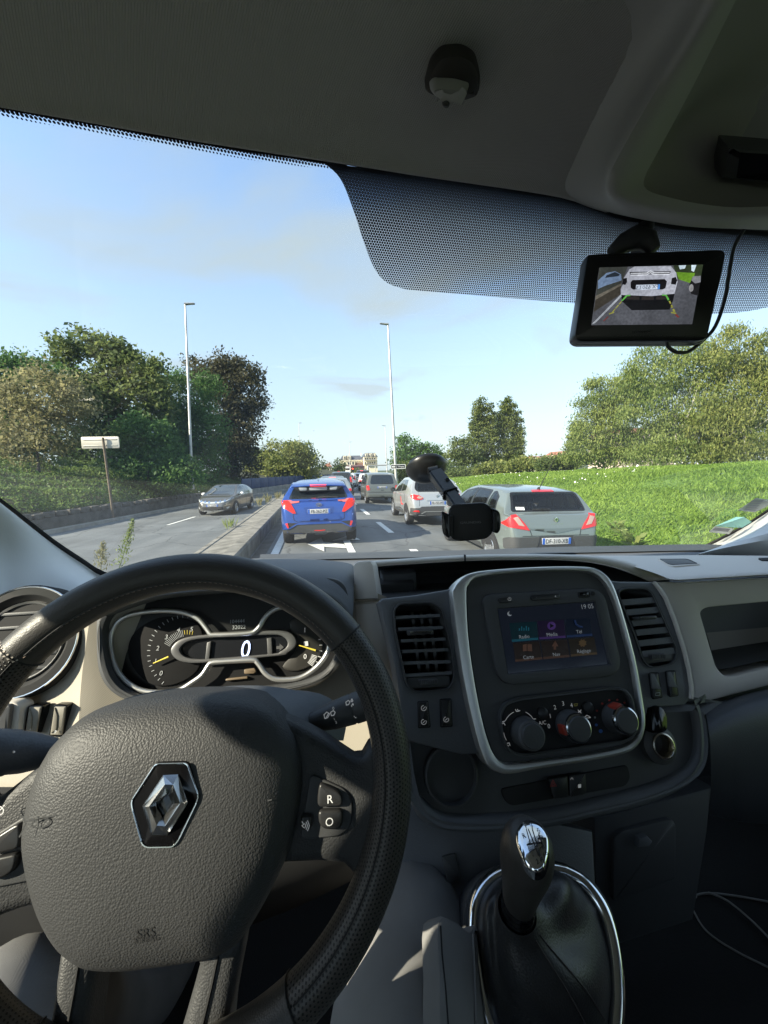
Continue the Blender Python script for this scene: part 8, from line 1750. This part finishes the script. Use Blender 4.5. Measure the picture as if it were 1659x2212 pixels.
tag(pp, 'crumpled mint-green slip of paper tucked between the two stickers', 'paper')
# ---- the driver's legs
M_trs = mat('trouser_cloth', (.21, .207, .207), .9, bump=('weave', 900, .3, .0006), spec=.15, col2=(.26, .255, .25), vscale=14)
def leg_path(hip, knee, ank, toe): return hip, knee, ank, toe
me = bpy.data.meshes.new('person'); bm = bmesh.new()
pel = Vector((-.135, -.30, 1.13)); sk = []
def bv(p, rx, ry=None): v = bm.verts.new(p); sk.append((v, rx, ry or rx)); return v
v0 = bv(pel, .15, .12)
spine = bv(pel + Vector((0, -.08, .16)), .15, .12); bm.edges.new((v0, spine))
def chain(pts):
    prev = v0
    for p, r_ in pts: q = bv(Vector(p), r_); bm.edges.new((prev, q)); prev = q
chain([((-.035, -.17, 1.12), .105), ((.010, .06, 1.140), .100), ((.045, .27, 1.165), .090), ((.072, .39, 1.190), .080), ((.088, .455, 1.195), .075), ((.092, .510, 1.10), .062), ((.085, .60, .92), .055), ((.08, .68, .77), .045), ((.085, .80, .72), .038)])
chain([((-.235, -.17, 1.12), .105), ((-.275, .06, 1.145), .100), ((-.325, .24, 1.165), .090), ((-.365, .36, 1.175), .080), ((-.39, .43, 1.165), .074), ((-.39, .49, 1.06), .062), ((-.38, .60, .87), .054), ((-.36, .68, .77), .045), ((-.36, .80, .72), .038)])
bm.verts.index_update(); sk = [(v.index, a, b) for v, a, b in sk]; lay = bm.verts.layers.skin.verify(); bm.verts.ensure_lookup_table()
for i, rx, ry in sk: bm.verts[i][lay].radius = (rx, ry)
bm.verts[0][lay].use_root = True
bm.to_mesh(me); bm.free()
per = bpy.data.objects.new('person', me); C.objects.link(per); me.materials.append(M_trs)
per.modifiers.new('skin', 'SKIN').use_smooth_shade = True; s_ = per.modifiers.new('sub', 'SUBSURF'); s_.levels = 2; s_.render_levels = 2
tx = bpy.data.textures.new('folds', 'CLOUDS'); tx.noise_scale = .12; dm = per.modifiers.new('folds', 'DISPLACE'); dm.texture = tx; dm.strength = .016; dm.mid_level = .5; dm.texture_coords = 'GLOBAL'
tag(per, 'driver in dark grey work trousers seen from the lap down, thighs under the steering wheel', 'person')
# cargo pocket on the right thigh
PPk = Plane(atD(1005, 2105, .377), (.55, -.45, .70))
pk = slab('trouser_pocket', PPk, [tuple(q) for q in cr([Vector(p) for p in [(947, 1987), (985, 1988), (1013, 2010), (1026, 1998), (1034, 2010), (1040, 2120), (1046, 2240), (960, 2240), (950, 2110)]], 3, True)], -.02, .004, M_trs, None, bev=.005); pk.parent = per
tube('pocket_seam', [PPk.on(x, y, .004) for x, y in ((952, 2000), (955, 2060), (963, 2140), (970, 2240))], .0009, M_seat, per, 5); tube('pocket_seam', [PPk.on(x, y, .005) for x, y in ((1022, 2018), (1026, 2100), (1030, 2240))], .0012, M_trs, per, 6)
# ---- white charging cable lying in the passenger footwell
cw = [(1492, 1944), (1520, 1930), (1580, 1934), (1650, 1946), (1720, 1960)]; cw2 = [(1494, 1942), (1502, 1975), (1530, 2015), (1590, 2055), (1660, 2090), (1720, 2120)]; cw3 = [(1530, 1928), (1570, 1945), (1620, 1985), (1665, 2030)]
mcab = mat('white_cable', (.30, .29, .28), .6); fz = .92
wc = tube('charging_cable', cr([atZ(x, y, fz) for x, y in cw[::-1]] + [atZ(x, y, fz - .002) for x, y in cw2[1:]], 5), .0018, mcab, None, 6); tag(wc, 'thin pale charging cable looping across the dark passenger footwell', 'cable')
pl0 = tube('plug', [atZ(1480, 1944, fz), atZ(1494, 1940, fz), atZ(1504, 1936, fz)], [.0045, .0045, .002], mcab, wc, 8)
tube('cable_loop', cr([atZ(x, y, fz + .003) for x, y in cw3], 5), .0018, mcab, wc, 6)
boxm('footwell_shelf', .33, 1.22, .30, 1.02, .88, .917, D_floor, van)
